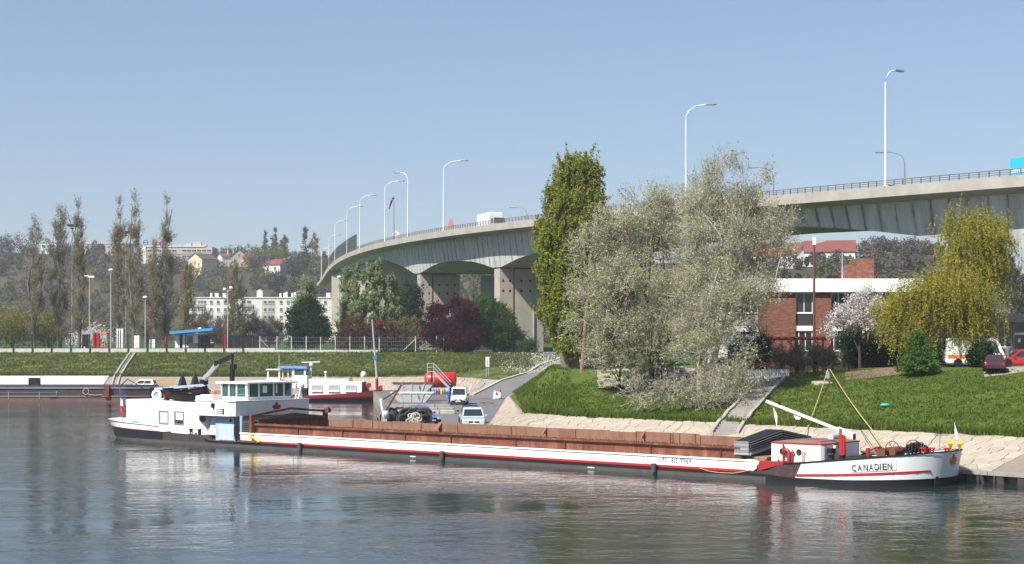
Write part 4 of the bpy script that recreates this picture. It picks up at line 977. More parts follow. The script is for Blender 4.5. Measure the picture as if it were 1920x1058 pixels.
hull_band('stern_red_line', M_red, mid(.45), mid(.52), lambda u: zbk(u)-.02, lambda u: zbk(u)+.035, -9, 6.6, grow=.02)
def deck(name, m, u0, u1, z, tips, inset=.03):
    O = outline(*tips)[:NN]; O = [(u, v) for u, v in O if u0 <= u <= u1]
    mb = MB().loft([[(u, v+inset, z(u)), (u, HB, z(u)+.04), (u, 2*HB-v-inset, z(u))] for u, v in O], closed=False); return mb.build(name, m, barge)
deck('aft_deck', M_brownblk, -9, 12.6, lambda u: min(.72, zbk(u)-.05), mid(.7))
deck('side_deck', M_hullgrey, 12.0, 62.0, lambda u: .40, mid(.4))
fd = deck('fore_deck', M_brownblk, 61.5, 99, lambda u: ztop(u)-.16, DKT)
def nearpt(u, z, out=.0):
    """point on the near side of the bow plating"""
    k = np.clip((z-zbk(u))/(ztop(u)-zbk(u)), 0, 1); lo, hi = mid(.4), DKT; te = lo[1]+(hi[1]-lo[1])*k
    O = outline(hi[0], te)[:NN]; v = float(np.interp(u, [p[0] for p in O], [p[1] for p in O])); e = .05
    v2 = float(np.interp(u+e, [p[0] for p in O], [p[1] for p in O])); t = Vector((e, v2-v, 0)).normalized(); nrm = Vector((t.y, -t.x, 0))
    if nrm.y > 0: nrm = -nrm
    return Vector((u, v, z))+nrm*(out+.012), t, nrm
def pxo(p): w_ = BM @ p; return 960+FPX*w_.x/w_.y, YH-FPX*(w_.z-HC)/w_.y
def u_at(px, z):
    a, b = 60.0, 71.0
    for _ in range(40):
        m_ = (a+b)/2
        if pxo(nearpt(m_, z)[0])[0] < px: a = m_
        else: b = m_
    return a
def patch(name, m, ua, ub, zlo, zhi, out, n=14):
    us = [ua+(ub-ua)*k/n for k in range(n+1)]; rows_ = [[nearpt(u, zz_(u), o_)[0] for zz_, o_ in ((zlo,0),(zlo,out),(zhi,out),(zhi,0))] for u in us]
    return MB().loft(rows_, True, True).build(name, m, barge)
ua, ub = u_at(1597, 1.25), u_at(1679, 1.35)
zc = lin((ua, .98), (ub, 1.16))
patch('name_board', M_whitebow, ua-.05, ub+.02, lambda u: zc(u)-.24, lambda u: zc(u)+.27, .03)
M_letter = plain('black_lettering', (.02,.02,.022), .6)
for k, ch in enumerate('CANADIEN'):
    px = (1598,1608.5,1619.5,1629.5,1640,1649.6,1654.6,1664)[k]; u = u_at(px, 1.2); p, t, nrm = nearpt(u, zc(u)-.17, .045)
    lettering(ch, .47, M_letter, barge, p, (t+Vector((0,0,.055))), (0,0,1), .004, None if ch == 'I' else .235, .006).name = 'letter'
ua, ub = u_at(1493, .45), u_at(1744, 1.0)
zr_ = lin((ua,.43),(ua+(ub-ua)*.4,.58),(ub,.86)); patch('red_bow_stripe', M_redbright, ua, ub, lambda u: zr_(u)-.055, lambda u: zr_(u)+.055, .05)
LEAF = [(0,-1),(.05,-.5),(.5,-.62),(.42,-.42),(.95,.02),(.78,.1),(.88,.42),(.55,.36),(.48,.5),(.22,.2),(.34,.78),(.18,.7),(0,1)]
LEAF = [(x, y) for x, y in LEAF]+[(-x, y) for x, y in LEAF[-2:0:-1]]
def leaf(parent, c, t, n_, sz):
    u_ = Vector((0,0,1)); t = Vector(t); P = [Vector(c)+t*x*sz+u_*y*sz for x, y in LEAF]; mb = MB()
    mb.prism(P, (0,0,0), Vector(n_)*.02); return mb.build('maple_leaf_emblem', M_redbright, parent)
def bowpt(a, z, te=70.42): return Vector((64+(te-64)*math.sin(a)**.82, HB-HB*max(0.0, math.cos(a))**.92, z))
aL = min((R(k*.25) for k in range(40, 356)), key=lambda a: abs(pxo(bowpt(a, 1.36))[0]-1795.0)); t = (bowpt(aL+.01,1.36)-bowpt(aL-.01,1.36)).normalized(); leaf(barge, bowpt(aL,1.36)+Vector((t.y,-t.x,0))*.05, t, (t.y,-t.x,0), .38)
u = u_at(1757, .35); p, t, nrm = nearpt(u, .25, 0)
mb = MB(); mb.prism([p+t*x+Vector((0,0,z)) for x, z in ((-.22,-.2),(-.2,.15),(-.1,.3),(.02,.3),(.2,.05),(.3,-.2))], nrm*-.02, nrm*.06); mb.build('anchor_pocket', M_dark, barge)
# white side box with red foot, near and far side
JOINT = [21.8,26.4,32.5,36.7,42.3,46.3,52.8,57.75]
for far_s in (0, 1):
    f = (lambda v: 2*HB-v) if far_s else (lambda v: v); vr = lambda a, b: (min(f(a),f(b)), max(f(a),f(b)))
    ed = [16.0]+JOINT+[59.6]
    for a, b in zip(ed, ed[1:]):
        v0, v1 = vr(.12,.52); mb = MB(); mb.box((a+.012,v0,.55),(b-.012,v1,1.03)); mb.build('side_box_panel', M_white, barge)
    v0, v1 = vr(.10,.5); mb = MB(); mb.box((15.95,v0,.405),(59.6,v1,.547)); mb.build('red_foot_rail', M_redbright, barge)
    v0, v1 = vr(.06,.56); mb = MB(); mb.bbox((15.9,v0,1.032),(59.9,v1,1.10),.012); mb.build('gangway_edge', M_white, barge)
    for j in JOINT: v0, v1 = vr(.06,.118); mb = MB(); mb.box((j-.03,v0,.55),(j+.03,v1,1.03)); mb.build('panel_rib', M_white, barge)
v0, v1 = .12, .6
mb = MB(); mb.prism([(59.602,.12,z0) for z0 in (.53,)]+[(60.15,.12,.5),(60.4,.12,.66),(60.42,.12,.86),(60.25,.12,1.03),(59.95,.12,1.12),(59.602,.12,1.12)], (0,-.02,0), (0,.5,0)); mb.build('side_box_end', M_white, barge)
letters('L71 . 815 T969', .38, M_letter, barge, (53.75,.112,.70), (1,0,0), (0,0,1), .003, .14, .004, .85)
# rusty coaming
ed = [17.3]+JOINT+[59.05]
for a, b in zip(ed, ed[1:]):
    mb = MB(); mb.box((a+.05,.58,1.0),(b-.05,.66,1.68)); mb.build('coaming_panel', M_rust, barge)
for j in ed: mb = MB(); mb.box((j-.05,.50,1.0),(j+.05,.66,1.68)); mb.build('coaming_rib', M_brownblk, barge)
mb = MB(); mb.box((17.2,.42,1.682),(59.1,.78,1.80)); mb.build('coaming_rail', M_rust, barge)
mb = MB(); mb.box((17.2,.47,1.62),(59.1,.57,1.681)); mb.build('coaming_rail_lip', M_brownblk, barge)
rng = random.Random(9); lug = MB()
for k in range(220):
    u = 18+k*.187+rng.uniform(-.05,.05); lug.cbox((u,.6+rng.uniform(-.1,.1),1.82),(.09,.1,.05+rng.uniform(0,.04)))
tag(lug.build('rail_lugs', M_rustiron, barge), kind='stuff')
mb = MB(); mb.box((17.3,.66,-.3),(59.05,.70,1.68)); mb.build('hold_lining', M_rust, barge)
mb = MB(); mb.box((17.3,.7,-.4),(59.05,7.45,-.3)); mb.build('hold_floor', M_rust, barge)
u = 17.4; k = 0
while u < 59.0:
    w_ = rng.choice((2.1,2.9,3.6,4.4)); w_ = min(w_, 59.05-u); h_ = 1.93+rng.uniform(-.05,.08)
    mb = MB(); mb.box((u+.01,7.45+rng.uniform(0,.03),-.3),(u+w_-.01,7.53,h_)); mb.build('inner_plate', M_rustpale, barge)
    if rng.random() < .8: mb = MB(); mb.box((u+.02,7.39,.9),(u+.11,7.45,h_-.05)); mb.build('inner_stiffener', M_rustpale, barge)
    u += w_; k += 1
mb = MB(); mb.box((17.3,7.56,1.0),(59.05,7.62,1.8)); mb.build('far_coaming', M_rust, barge)
for u in (29.2,39.2,47.4): mb = MB(); mb.prism([(u,7.0,1.55),(u,7.45,1.55),(u,7.45,2.0)], (0,0,0), (.35 if u == 29.2 else .12,0,0)); mb.build('coaming_gusset', M_rustpale, barge)
for u in (49.5,50.2,51.4): mb = MB(); mb.tube([(u,7.42,1.2),(u,7.42,1.98)], .035, 6); mb.build('stanchion', M_rustpale, barge)
# bulkheads of the hold
mb = MB(); mb.prism([(17.35,.6,-.3),(17.35,7.5,-.3),(17.35,7.5,2.15),(17.35,4.07,2.5),(17.35,.6,2.15)], (0,0,0), (.08,0,0)); mb.build('aft_bulkhead', M_rust, barge)
for v in (1.4,2.5,3.6,4.7,5.8,6.8): mb = MB(); mb.box((17.44,v-.05,.2),(17.53,v+.05,2.12+.08*(3.4-abs(v-4.07))/3.4)); mb.build('bulkhead_rib', M_rust, barge)
mb = MB(); mb.prism([(17.44,.75,2.05),(17.44,7.4,2.05),(17.44,4.07,2.45)], (0,0,0), (.22,0,.02)); mb.build('hold_lip', M_brownblk, barge)
mb = MB(); mb.prism([(59.06,.6,-.3),(59.06,7.5,-.3),(59.06,7.5,1.4),(59.06,4.07,1.7),(59.06,.6,1.4)], (0,0,0), (.08,0,0)); mb.build('fore_bulkhead', M_rust, barge)
# fenders and little fittings along the side
for u in (22.7,36.5,53.5):
    mb = MB(); mb.tube([(u,-.13,.12),(u,-.13,.62)], .17, 8); mb.build('fender', M_hullgrey, barge)
mb = MB(); mb.tube([(56.6,.05,.5),(57.2,-.02,.36),(58,-.03,.30),(59,-.03,.32),(60.1,.02,.55)], .025, 5); mb.build('mooring_line', M_rope, barge)
for u in (33.5,48.5): mb = MB(); mb.box((u,-.03,.10),(u+.5,.03,.17)); mb.build('draught_mark', M_white, barge)
# ---- stern house
v0, v1 = .8, 7.34
def houseplan(k=0): 
    P = [(1.2-k,v0-k),(10.0,v0-k)]+[(10.0+(1.25+k)*math.sin(R(a)), v0+1.25-(1.25+k)*math.cos(R(a))) for a in (22,45,68,90)]
    return P+[(11.25+k,v1-1.2)]+[(10.0+(1.25+k)*math.cos(R(a)), v1-1.25+(1.25+k)*math.sin(R(a))) for a in (22,45,68,90)]+[(1.2-k,v1+k)]
rz_ = lin((1,3.22),(11.3,3.06))
mb = MB(); mb.loft([[(u,v,.6) for u, v in houseplan()], [(u,v,rz_(u)-.42) for u, v in houseplan()]], True, True); cabn = mb.build('stern_house', M_white, barge)
mb = MB(); mb.loft([[(u,v,rz_(u)-.415) for u, v in houseplan(.035)], [(u,v,rz_(u)) for u, v in houseplan(.035)], [(u,v,rz_(u)+.03) for u, v in houseplan(-.06)]], True, True); mb.build('house_roof', M_white, barge)
M_linedark = plain('panel_gap', (.25,.25,.26), .7)
for a, b in ((5.39,6.6),(7.33,8.51)):
    c = ((a+b)/2, v0-.02, 1.93)
    mb = MB(); z0, z1 = 1.40, 2.45
    for p, q in (((a,z0),(a+.16,z1)),((b-.07,z0),(b,z1)),((a+.16,z0),(b-.07,z0+.09)),((a+.16,z1-.09),(b-.07,z1))): mb.box((p[0],v0-.05,p[1]),(q[0],v0+.02,q[1]))
    wn = mb.build('cabin_window', M_lampgrey, barge); mb = MB(); mb.box((a+.15,v0-.015,z0+.08),(b-.06,v0-.004,z1-.08)); mb.build('pane', M_glassdark if a > 7 else M_glasscurtain, wn)
    if a > 7: mb = MB(); [mb.box((a+.2+s*.46,v0-.03,z0+.38),(a+.62+s*.44,v0-.017,z1-.1)) for s in (0,1)]; mb.build('curtain', M_cloth, wn); mb = MB(); mb.lathe([(.05,0),(.09,.1),(.05,.2)], (a+.45,v0-.04,z0+.1), 8); mb.build('flower_pot', M_red, wn)
    else: mb = MB(); [mb.box((a+.22+k*.12,v0-.03,z0+.12),(a+.27+k*.12,v0-.017,z1-.12)) for k in range(8)]; mb.build('curtain', M_cloth, wn)
for a, b in ((1.9,2.8),(3.6,4.6)):
    mb = MB()
    for p, q in (((a,1.5),(a+.015,2.6)),((b-.015,1.5),(b,2.6)),((a,1.5),(b,1.52)),((a,2.585),(b,2.6))): mb.box((p[0],v0-.006,p[1]),(q[0],v0+.01,q[1]))
    sh = mb.build('shutter_panel', M_linedark, barge)
    if a < 3: mb = MB(); mb.box((a,v0-.05,1.43),(b,v0-.007,1.5)); mb.build('sill', M_grey, sh)
a = R(28); pc = Vector((10.0+1.25*math.sin(a), v0+1.25-1.25*math.cos(a), 1.95)); pn_ = Vector((math.sin(a), -math.cos(a), 0))
mb = MB(); mb.torus(pc+pn_*.02, pn_, .21, .04, 16, 6); ph = mb.build('porthole', M_brownblk, barge); mb = MB(); mb.disc(pc+pn_*.025, pn_, .19, 14); mb.build('pane', plain('dark_red_porthole', (.09,.015,.015), .2), ph)
mb = MB(); mb.tube([(6.6,.3,1.28),(7.0,.3,.95),(7.4,.3,1.22),(9.2,.3,1.16),(9.8,.3,1.08),(10.1,.3,.78)], .028, 6); mb.tube([(8.0,.3,.8),(8.0,.3,1.2)], .022, 5); mb.tube([(9.0,.3,.8),(9.0,.3,1.18)], .022, 5); mb.build('side_rail', M_galv, barge)
for u in (9.9,10.9): mb = MB(); mb.lathe([(.13,0),(.13,.36),(.17,.37),(.17,.44),(.05,.46)], (u,.38,.74), 10); mb.build('bollard', M_brownblk, barge)
for u, v in ((-.1,2.2),(-.1,5.9)): mb = MB(); mb.lathe([(.16,0),(.16,.5),(.2,.51),(.2,.6),(.05,.62)], (u+.6,v,.9), 10); mb.build('bollard', M_brownblk, barge)
mb = MB()
for z in (1.75,1.95): mb.tube([(1.1,1.0,z-.15),(.2,1.3,z),(-.5,2.3,z),(-.75,4.07,z),(-.5,5.8,z),(.4,7,z)], .022, 5)
for u, v in ((.2,1.3),(-.5,2.3),(-.75,4.07),(-.5,5.8)): mb.tube([(u,v,1.2),(u,v,1.95)], .025, 5)
mb.build('stern_rail', M_rustiron, barge)
# ---- wing deck, engine house
def wing(k=0, z=0): return [(10.9-k,.02-k,z),(14.75+k*.4,.02-k,z),(15.1+k,.42-k*.4,z),(15.1+k,7.72+k*.4,z),(14.75+k*.4,8.12+k,z),(10.9-k,8.12+k,z)]
mb = MB(); mb.loft([wing(0,2.27), wing(0,3.36)], True, True); wg = mb.build('wing_bulkhead', M_white, barge)
mb = MB(); mb.loft([wing(.05,3.362), wing(.05,3.43)], True, True); mb.build('wing_rail_cap', M_white, barge)
leaf(barge, (15.105, 4.45, 2.84), (0,1,0), (1,0,0), .47)
mb = MB(); mb.prism([(10.2,.06,2.7),(10.9,.06,2.27),(10.9,.06,3.2),(10.2,.06,3.1)], (0,0,0), (0,8.0,0)); mb.build('wing_fairing', M_white, barge)
mb = MB(); mb.box((12.6,.55,.40),(14.85,7.6,2.265)); mb.build('engine_house', M_bluegrey, barge)
mb = MB(); mb.box((13.0,.51,.45),(14.75,.549,1.58)); dr = mb.build('engine_house_door', paint('pale_blue_grey_paint', (.46,.57,.70), .45), barge)
mb = MB(); mb.disc((14.35,.54,1.95), (0,-1,0), .14, 12); mb.build('porthole', M_dark, barge)
mb = MB(); mb.prism([(11.55,.7,.78),(12.58,.7,.78),(12.58,.7,2.2),(11.95,.7,2.2),(11.75,.7,1.3),(11.55,.7,1.2)], (0,0,0), (0,5,0)); mb.build('side_locker', paint('light_grey_paint', (.58,.62,.66), .45), barge)
mb = MB(); mb.box((12.1,.68,1.33),(12.5,.70,1.43)); mb.build('warning_label', M_yellow, barge)
mb = MB(); mb.box((11.6,.67,.72),(12.58,.75,.78)); mb.build('locker_foot', M_red, barge)
mb = MB(); [mb.tube([(u,.45,2.2),(u,.43,1.0),(u+.1,.42,.55)], .055, 6) for u in (14.95,15.2)]; mb.build('fuel_hose', M_dark, barge)
mb = MB(); mb.tube([(15.3,.8,.45),(15.3,.8,2.3)], .14, 8); mb.build('vent_pipe', M_bluegrey, barge)
mb = MB(); mb.box((15.45,.75,.6),(16.85,7.3,1.95)); mb.build('deck_locker', M_brownblk, barge)
for k in range(8): mb = MB(); mb.box((15.5,.68,.68+k*.16),(16.8,.745,.78+k*.16)); mb.build('louvre', M_hullgrey, barge)
mb = MB(); mb.box((12.9,.0,2.95),(13.15,.02,3.2)); mb.cbox((13.0,-.06,3.05),(.22,.16,.34)); mb.build('navigation_lamp', M_dark, barge)
for z in (2.5,2.65,2.8): mb = MB(); mb.tube([(13.25,.0,z),(14.25,-.02,z)], .018, 5); mb.cbox((14.15,-.03,z),(.14,.06,.09)); mb.build('wing_handle', M_dark, barge)
# ---- glazed wheelhouse
U0, U1, V0, V1 = 11.5, 14.45, 2.1, 6.55
mb = MB(); mb.box((U0,V0,3.43),(U1,V1,3.66)); mb.build('wheelhouse_base', M_white, barge)
mb = MB(); mb.bbox((U0-.5,V0-.28,4.66),(U1+.3,V1+.4,4.80),.03); rf = mb.build('wheelhouse_roof', M_white, barge)
posts = [(U0,V0),(U0+.85,V0),(U0+1.75,V0),(U1,V0),(U1,V0+1.12),(U1,V0+2.6),(U1,V0+3.65),(U1,V1),(U0,V1),(U0,V0+2.2),(U0+1.5,V1)]
for k, (u, v) in enumerate(posts):
    s = .11 if k == 3 else .06; mb = MB(); mb.box((u-s,v-s,3.661),(u+s,v+s,4.659)); mb.build('wheelhouse_post', M_white, barge)
for a, b in ((U0,U0+.85),(U0+.85,U0+1.75),(U0+1.75,U1)):
    mb = MB(); mb.box((a+.07,V0-.01,3.67),(b-.07,V0+.01,4.655)); mb.build('wheelhouse_pane', M_glassgreen, barge)
for a, b in ((V0,V0+1.12),(V0+1.12,V0+2.6),(V0+2.6,V0+3.65),(V0+3.65,V1)):
    mb = MB(); mb.box((U1-.01,a+.07,3.67),(U1+.01,b-.07,4.655)); mb.build('wheelhouse_pane', M_glassgreen, barge)
mb = MB(); mb.box((U0+.05,V1-.01,3.67),(U1-.05,V1+.01,4.655)); mb.box((U0-.01,V0+.05,3.67),(U0+.01,V1-.05,4.655)); mb.build('rear_pane', M_glassgreen, barge)
mb = MB(); mb.cbox((13.9,3.6,3.95),(.3,1.2,.55)); mb.lathe([(.05,0),(.28,.05),(.3,.5),(.22,.75),(.05,.8)], (13.0,4.6,3.66), 10); mb.build('helm_console', M_bluegrey, barge)
mb = MB(); mb.box((U1+.012,V0+1.5,3.95),(U1+.02,V0+1.95,4.5)); mb.box((U1+.012,V0+2.85,3.9),(U1+.02,V0+3.0,4.6)); mb.build('white_curtain', M_cloth, barge)
mb = MB(); mb.box((10.3,.5,3.2),(11.3,2.2,3.72)); mb.build('roof_locker', M_white, barge)
mb = MB(); mb.bbox((10.95,.35,3.43),(12.4,1.3,3.82),.04); mb.build('wing_locker', M_white, barge)
mb = MB(); mb.lathe([(.18,0),(.2,.2),(.12,.32)], (12.0,.9,3.83), 10); mb.build('orange_lamp', M_orange, barge)
mb = MB(); mb.tube([(14.7,7.3,3.43),(14.75,7.2,4.2)], [.16,.12], 8); mb.lathe([(.12,-.1),(.34,.0),(.36,.25),(.2,.42),(.05,.45)], (14.75,7.2,4.25), 12); mb.build('radar_dome', M_white, barge)
mb = MB(); [mb.bar((14.9+d,6.55,3.43),(14.6+d,7.1,4.5),.05,.06) for d in (0,.35)]; [mb.bar((14.9-.06*k,6.55+.11*k,3.55+.2*k),(15.25-.06*k,6.55+.11*k,3.55+.2*k),.04,.04) for k in range(5)]; mb.build('ladder', M_white, barge)
# ---- bow house
Zt = 2.14
def bh(k, z): return [(60.85-k,.98-k,z),(63.75,.98-k,z),(63.98+k*.4,1.03-k*.4,z),(64.08+k,1.25,z),(64.08+k,5.3+k,z),(60.85-k,5.3+k,z)]
mb = MB(); mb.loft([bh(0,.8), bh(0,Zt-.07)], True, True); mb.build('bow_house', M_white, barge)
mb = MB(); mb.loft([bh(.03,Zt-.069), bh(.03,Zt)], True, True); mb.build('bow_house_red_trim', M_red, barge)
mb = MB(); mb.loft([bh(-.0,Zt+.002), [(u,v,Zt+.13-.02*abs(v-3)) for u, v, _ in bh(-.55,0)]], True, True); mb.build('bow_house_roof', paint('faded_red_brown_roof', (.27,.13,.10), .7, .25, .4), barge)
for u in (61.55,62.62):
    mb = MB(); mb.torus((u,.97,1.62), (0,-1,0), .155, .03, 16, 6); ph = mb.build('porthole', M_brownblk, barge); mb = MB(); mb.disc((u,.965,1.62), (0,-1,0), .145, 14); mb.build('pane', M_glassdark, ph)
for u, r, zt_, hook in ((61.7,.055,2.12,0),(62.05,.12,1.72,.35),(62.25,.045,1.72,-.1),(62.95,.03,1.70,-.14)):
    pts = [(u,.84,.95),(u,.84,zt_-.08)]
    if hook: pts += [(u-hook*.25,.84,zt_),(u-hook*.7,.84,zt_-.02),(u-hook*.75,.84,zt_-.16)]
    mb = MB(); mb.tube(pts, r, 8); mb.build('red_vent_pipe', M_red, barge)
mb = MB(); mb.prism([(60.35,.3,.5),(62.1,.3,.98),(62.0,.3,1.12),(60.5,.3,1.02)], (0,-.1,0), (0,.6,0)); mb.build('red_side_chock', M_red, barge)
mb = MB(); mb.box((60.55,.22,1.03),(61.9,.9,1.08)); [mb.tube([(u,.5,1.08),(u,.5,1.2)], .06, 6) for u in (60.8,61.6)]; mb.build('red_bit', M_red, barge)
mb = MB(); mb.box((59.2,.9,.9),(60.6,3.0,1.25)); mb.build('deck_timber', M_wood, barge)
mb = MB(); mb.tube([(63.0,3.9,2.36),(63.0,5.0,2.36)], .19, 12); mb.build('grey_tank', paint('pale_grey_tank', (.45,.55,.60), .5), barge)
mb = MB(); mb.cbox((64.25,1.75,1.72),(.22,.5,.3)); mb.cbox((64.2,2.6,1.95),(.2,.3,.22)); mb.build('front_lamps', M_dark, barge)
mb = MB(); mb.cbox((64.22,2.25,1.9),(.16,.3,.2)); mb.build('horn', M_white, barge)
mb = MB(); mb.box((64.5,1.6,1.2),(66.3,4.2,1.38)); mb.build('chain_hatch', M_brownblk, barge)
for u, v in ((64.65,.95),(65.35,.95)): mb = MB(); mb.lathe([(.19,0),(.17,.38),(.21,.39),(.21,.43),(.18,.45)], (u,v,1.18), 12); mb.build('bollard', M_brownblk, barge)
mb = MB(); mb.box((64.62,1.9,1.2),(64.82,2.1,2.98)); mb.box((64.83,1.93,1.25),(64.95,2.07,2.7)); mast_ = mb.build('derrick_mast', M_redbright, barge)
mb = MB(); mb.bar((59.9,2.0,4.40),(64.5,2.0,2.93),.13,.15); mb.bar((64.5,2.0,2.93),(65.5,2.0,2.6),.2,.3); bo = mb.build('derrick_boom', M_white, barge)
mb = MB(); mb.cbox((60.75,2.0,4.22),(.1,.12,.34)); mb.cbox((65.52,2.0,2.55),(.06,.22,.32)); mb.build('boom_fitting', M_dark, bo)
# foredeck gear
for u, v, z, r in ((67.1,3.4,1.93,.36),(68.15,3.8,2.02,.37)):
    t = MB(); t.torus((u,v,z), (.5,-.85,0), r, .025, 20, 6)
    d1 = Vector((.5,-.85,0)).normalized(); a = d1.cross(Vector((0,0,1)))
    for k in range(3): s = a*math.cos(R(60*k))+Vector((0,0,1))*math.sin(R(60*k)); t.tube([Vector((u,v,z))-s*r, Vector((u,v,z))+s*r], .016, 5)
    t.build('brake_wheel', M_rustiron, barge)
mb = MB(); mb.tube([(66.9,2.6,1.75),(66.9,4.6,1.75)], .22, 10); mb.tube([(67.2,3.0,1.7),(67.2,4.2,1.7)], .3, 12); mb.cbox((66.9,2.5,1.65),(.5,.12,.5)); mb.cbox((66.9,4.7,1.65),(.5,.12,.5)); mb.build('anchor_winch', M_rustiron, barge)
mb = MB(); mb.tube([(66.25,2.2,1.5),(66.25,2.2,1.95)], .12, 8); mb.tube([(66.25,2.2,1.8),(66.6,2.4,2.0)], .07, 6); mb.cbox((66.5,2.9,1.9),(.25,.5,.2)); mb.build('red_winch_motor', M_red, barge)
rng = random.Random(5); ch = MB()
for k in range(70):
    a = rng.uniform(0,6.28); r = rng.uniform(0,1)**.6; u, v = 68.5+.75*r*math.cos(a), 3.5+.7*r*math.sin(a); z = 1.68+.5*(1-r*r)+rng.uniform(-.05,.05)
    ch.torus((u,v,z), (rng.uniform(-1,1),rng.uniform(-1,1),rng.uniform(-.6,.6)), .13, .035, 9, 5)
tag(ch.build('anchor_chain_heap', M_dark, barge), kind='stuff')
net = MB()
for k in range(16): net.tube([(65.7+rng.uniform(-.4,.6),3.6+rng.uniform(-.5,.5),1.5+rng.uniform(0,.2)) for _ in range(3)], .06, 5)
tag(net.build('rope_heap', plain('green_rope', (.10,.14,.10), .9), barge), kind='stuff')
for u, v in ((69.2,2.9),(69.55,3.2),(70.25,3.6)):
    mb = MB(); [mb.tube([(u+d,v,1.72),(u+d,v,2.03)], .05, 6) for d in (-.09,.09)]; mb.cbox((u,v,2.03),(.34,.16,.07)); mb.build('red_bit', M_redbright, barge)
mb = MB(); mb.tube([(70.5,4.0,1.8),(70.5,4.0,3.42)], .022, 6); stf = mb.build('bow_staff', M_galv, barge)
mb = MB(); mb.loft([[(70.5,4.0,3.40),(70.52,4.0,2.55)],[(70.62,3.93,3.1),(70.66,3.95,2.52)],[(70.7,4.02,2.85),(70.74,4.0,2.5)]], False); o = mb.build('bow_pennant', plain('lilac_white_cloth', (.62,.60,.72), .9), stf)
for u, v in ((70.28,3.95),(70.75,4.05)):
    mb = MB(); mb.lathe([(.01,-.33),(.17,.02),(.17,.03),(.01,.34)], (u,v,2.24), 4, smooth=False); mb.build('yellow_diamond_mark', M_yellow, barge); mb = MB(); mb.tube([(u,v,2.5),(70.5,4.0,2.75)], .01, 4); mb.build('lashing', M_dark, barge)

# ------------------------------------------------------------------ things carried by the barge
def bthing(name, label, cat, u, v, z, group=None): return thing(name, label, cat, bw(u,v,z), BR, group)
g = bthing('hatch_gantry', 'rusty bent gantry straddling the aft end of the hold', 'gantry', 17, 0, .5)
mb = MB(); mb.box((-.12,.2,-.02),(.12,.5,1.95)); mb.build('leg', M_rust, g)
mb = MB(); mb.box((-.12,7.6,-.02),(.12,7.95,2.0)); mb.build('leg', M_rust, g)
mb = MB(); mb.bar((0,.3,1.88),(0,4.15,2.32),.2,.16); mb.bar((0,4.15,2.32),(0,7.75,2.0),.2,.16); mb.build('cross_beam', M_rust, g)
mb = MB(); mb.box((-1.05,-.12,-.07),(1.2,.16,.06)); mb.build('carriage', M_rust, g)
mb = MB(); mb.tube([(.3,.0,.42),(.55,.0,.3),(1.3,-.05,.0)], [.12,.1,.09], 8); mb.lathe([(.16,-.14),(.16,.14)], (.35,0,.4), 10); mb.build('drive_motor', M_yellow, g)
mb = MB(); mb.cbox((.2,7.8,2.05),(.5,.3,.35)); mb.tube([(.3,7.8,1.9),(.3,7.8,2.35)], .06, 6); mb.build('far_motor', M_rustiron, g)
for k in range(6):
    lab = ['topmost of the gabled steel hatch covers stacked aft of the bow house','second gabled hatch cover from the top of the stack','third gabled hatch cover from the top of the stack','fourth gabled hatch cover from the top of the stack','fifth gabled hatch cover from the top of the stack','grey bottom hatch cover of the stack resting on the coaming'][k]
    t = bthing('hatch_cover', lab, 'hatch cover', 59.2, 4.07, 2.12-.125*k, 'stacked hatch covers'); m = M_grey if k == 5 else M_dark; o_ = .03*(k % 2)
    for s in (-1,1):
        mb = MB(); th = .10 if k < 5 else .16; P = [(0,0,.54-.02*k),(0,s*3.5,0),(0,s*3.5,-th),(0,0,.54-.02*k-th)]; mb.prism(P, (-.55+o_,0,0), (.5+o_,0,0)); mb.build('hatch_leaf', m, t)
    mb = MB(); mb.box((-.5,-3.62,-.14),(.46,-3.51,.01)); mb.build('hatch_edge', M_grey if k in (1,3,5) else M_lampgrey, t)
    mb = MB(); zz = .54-.02*k; [mb.bar((.51+o_,0,zz-.07),(.51+o_,s*3.5,-.07),.03,.03) for s in (-1,1)]; mb.build('edge_strip', M_grey, t)
# dinghy on the stern house roof
dg = bthing('dinghy', 'black rowing dinghy lying on the white stern house roof', 'dinghy', 7.1, 2.2, 3.22)
rings = []
for x, b_, zk, zt_ in ((-2.15,.55,.12,.78),(-1.2,.75,.02,.68),(0,.8,0,.66),(1.1,.7,.03,.72),(1.9,.35,.12,.84),(2.3,.02,.4,.95)):
    rings.append([(x,-b_,zt_),(x,-b_*.8,zk+.25),(x,-b_*.35,zk),(x,b_*.35,zk),(x,b_*.8,zk+.25),(x,b_,zt_)])
mb = MB().loft(rings, closed=False, smooth=True); mb.add(rings[0], [(0,1,2,3,4,5)]); h_ = mb.build('hull', M_tar, dg); dg.scale = (1.05,1.1,1.25)
sm_ = h_.modifiers.new('s', 'SOLIDIFY'); sm_.thickness = .05
mb = MB(); mb.tube([(r[0][0],r[0][1]-.03,r[0][2]) for r in rings], .035, 6); mb.tube([(r[5][0],r[5][1]+.03,r[5][2]) for r in rings], .035, 6); mb.build('gunwale', M_tar, dg)
for x in (-1.2,.2,1.2): mb = MB(); mb.box((x-.14,-.68,.48),(x+.14,.68,.53)); mb.build('thwart', M_wood, dg)
t = bthing('fuel_can', 'dark red can standing in the black dinghy', 'can', 7.9, 2.3, 3.66); mb = MB(); mb.bbox((-.3,-.25,0),(.3,.25,.6),.05); c_ = mb.build('body', M_darkred, t); mb = MB(); mb.tube([(-.1,0,.6),(.1,0,.66)], .05, 6); mb.build('cap', M_dark, t)
t = bthing('orange_float', 'orange float lying in the black dinghy', 'float', 6.4, 2.2, 3.75); mb = MB(); mb.lathe([(.04,-.2),(.17,-.1),(.2,.05),(.12,.2),(.03,.27)], (0,0,.1), 10); mb.build('body', M_orange, t); mb = MB(); mb.tube([(0,0,.36),(0,0,.46)], .03, 6); mb.build('eye', M_dark, t)
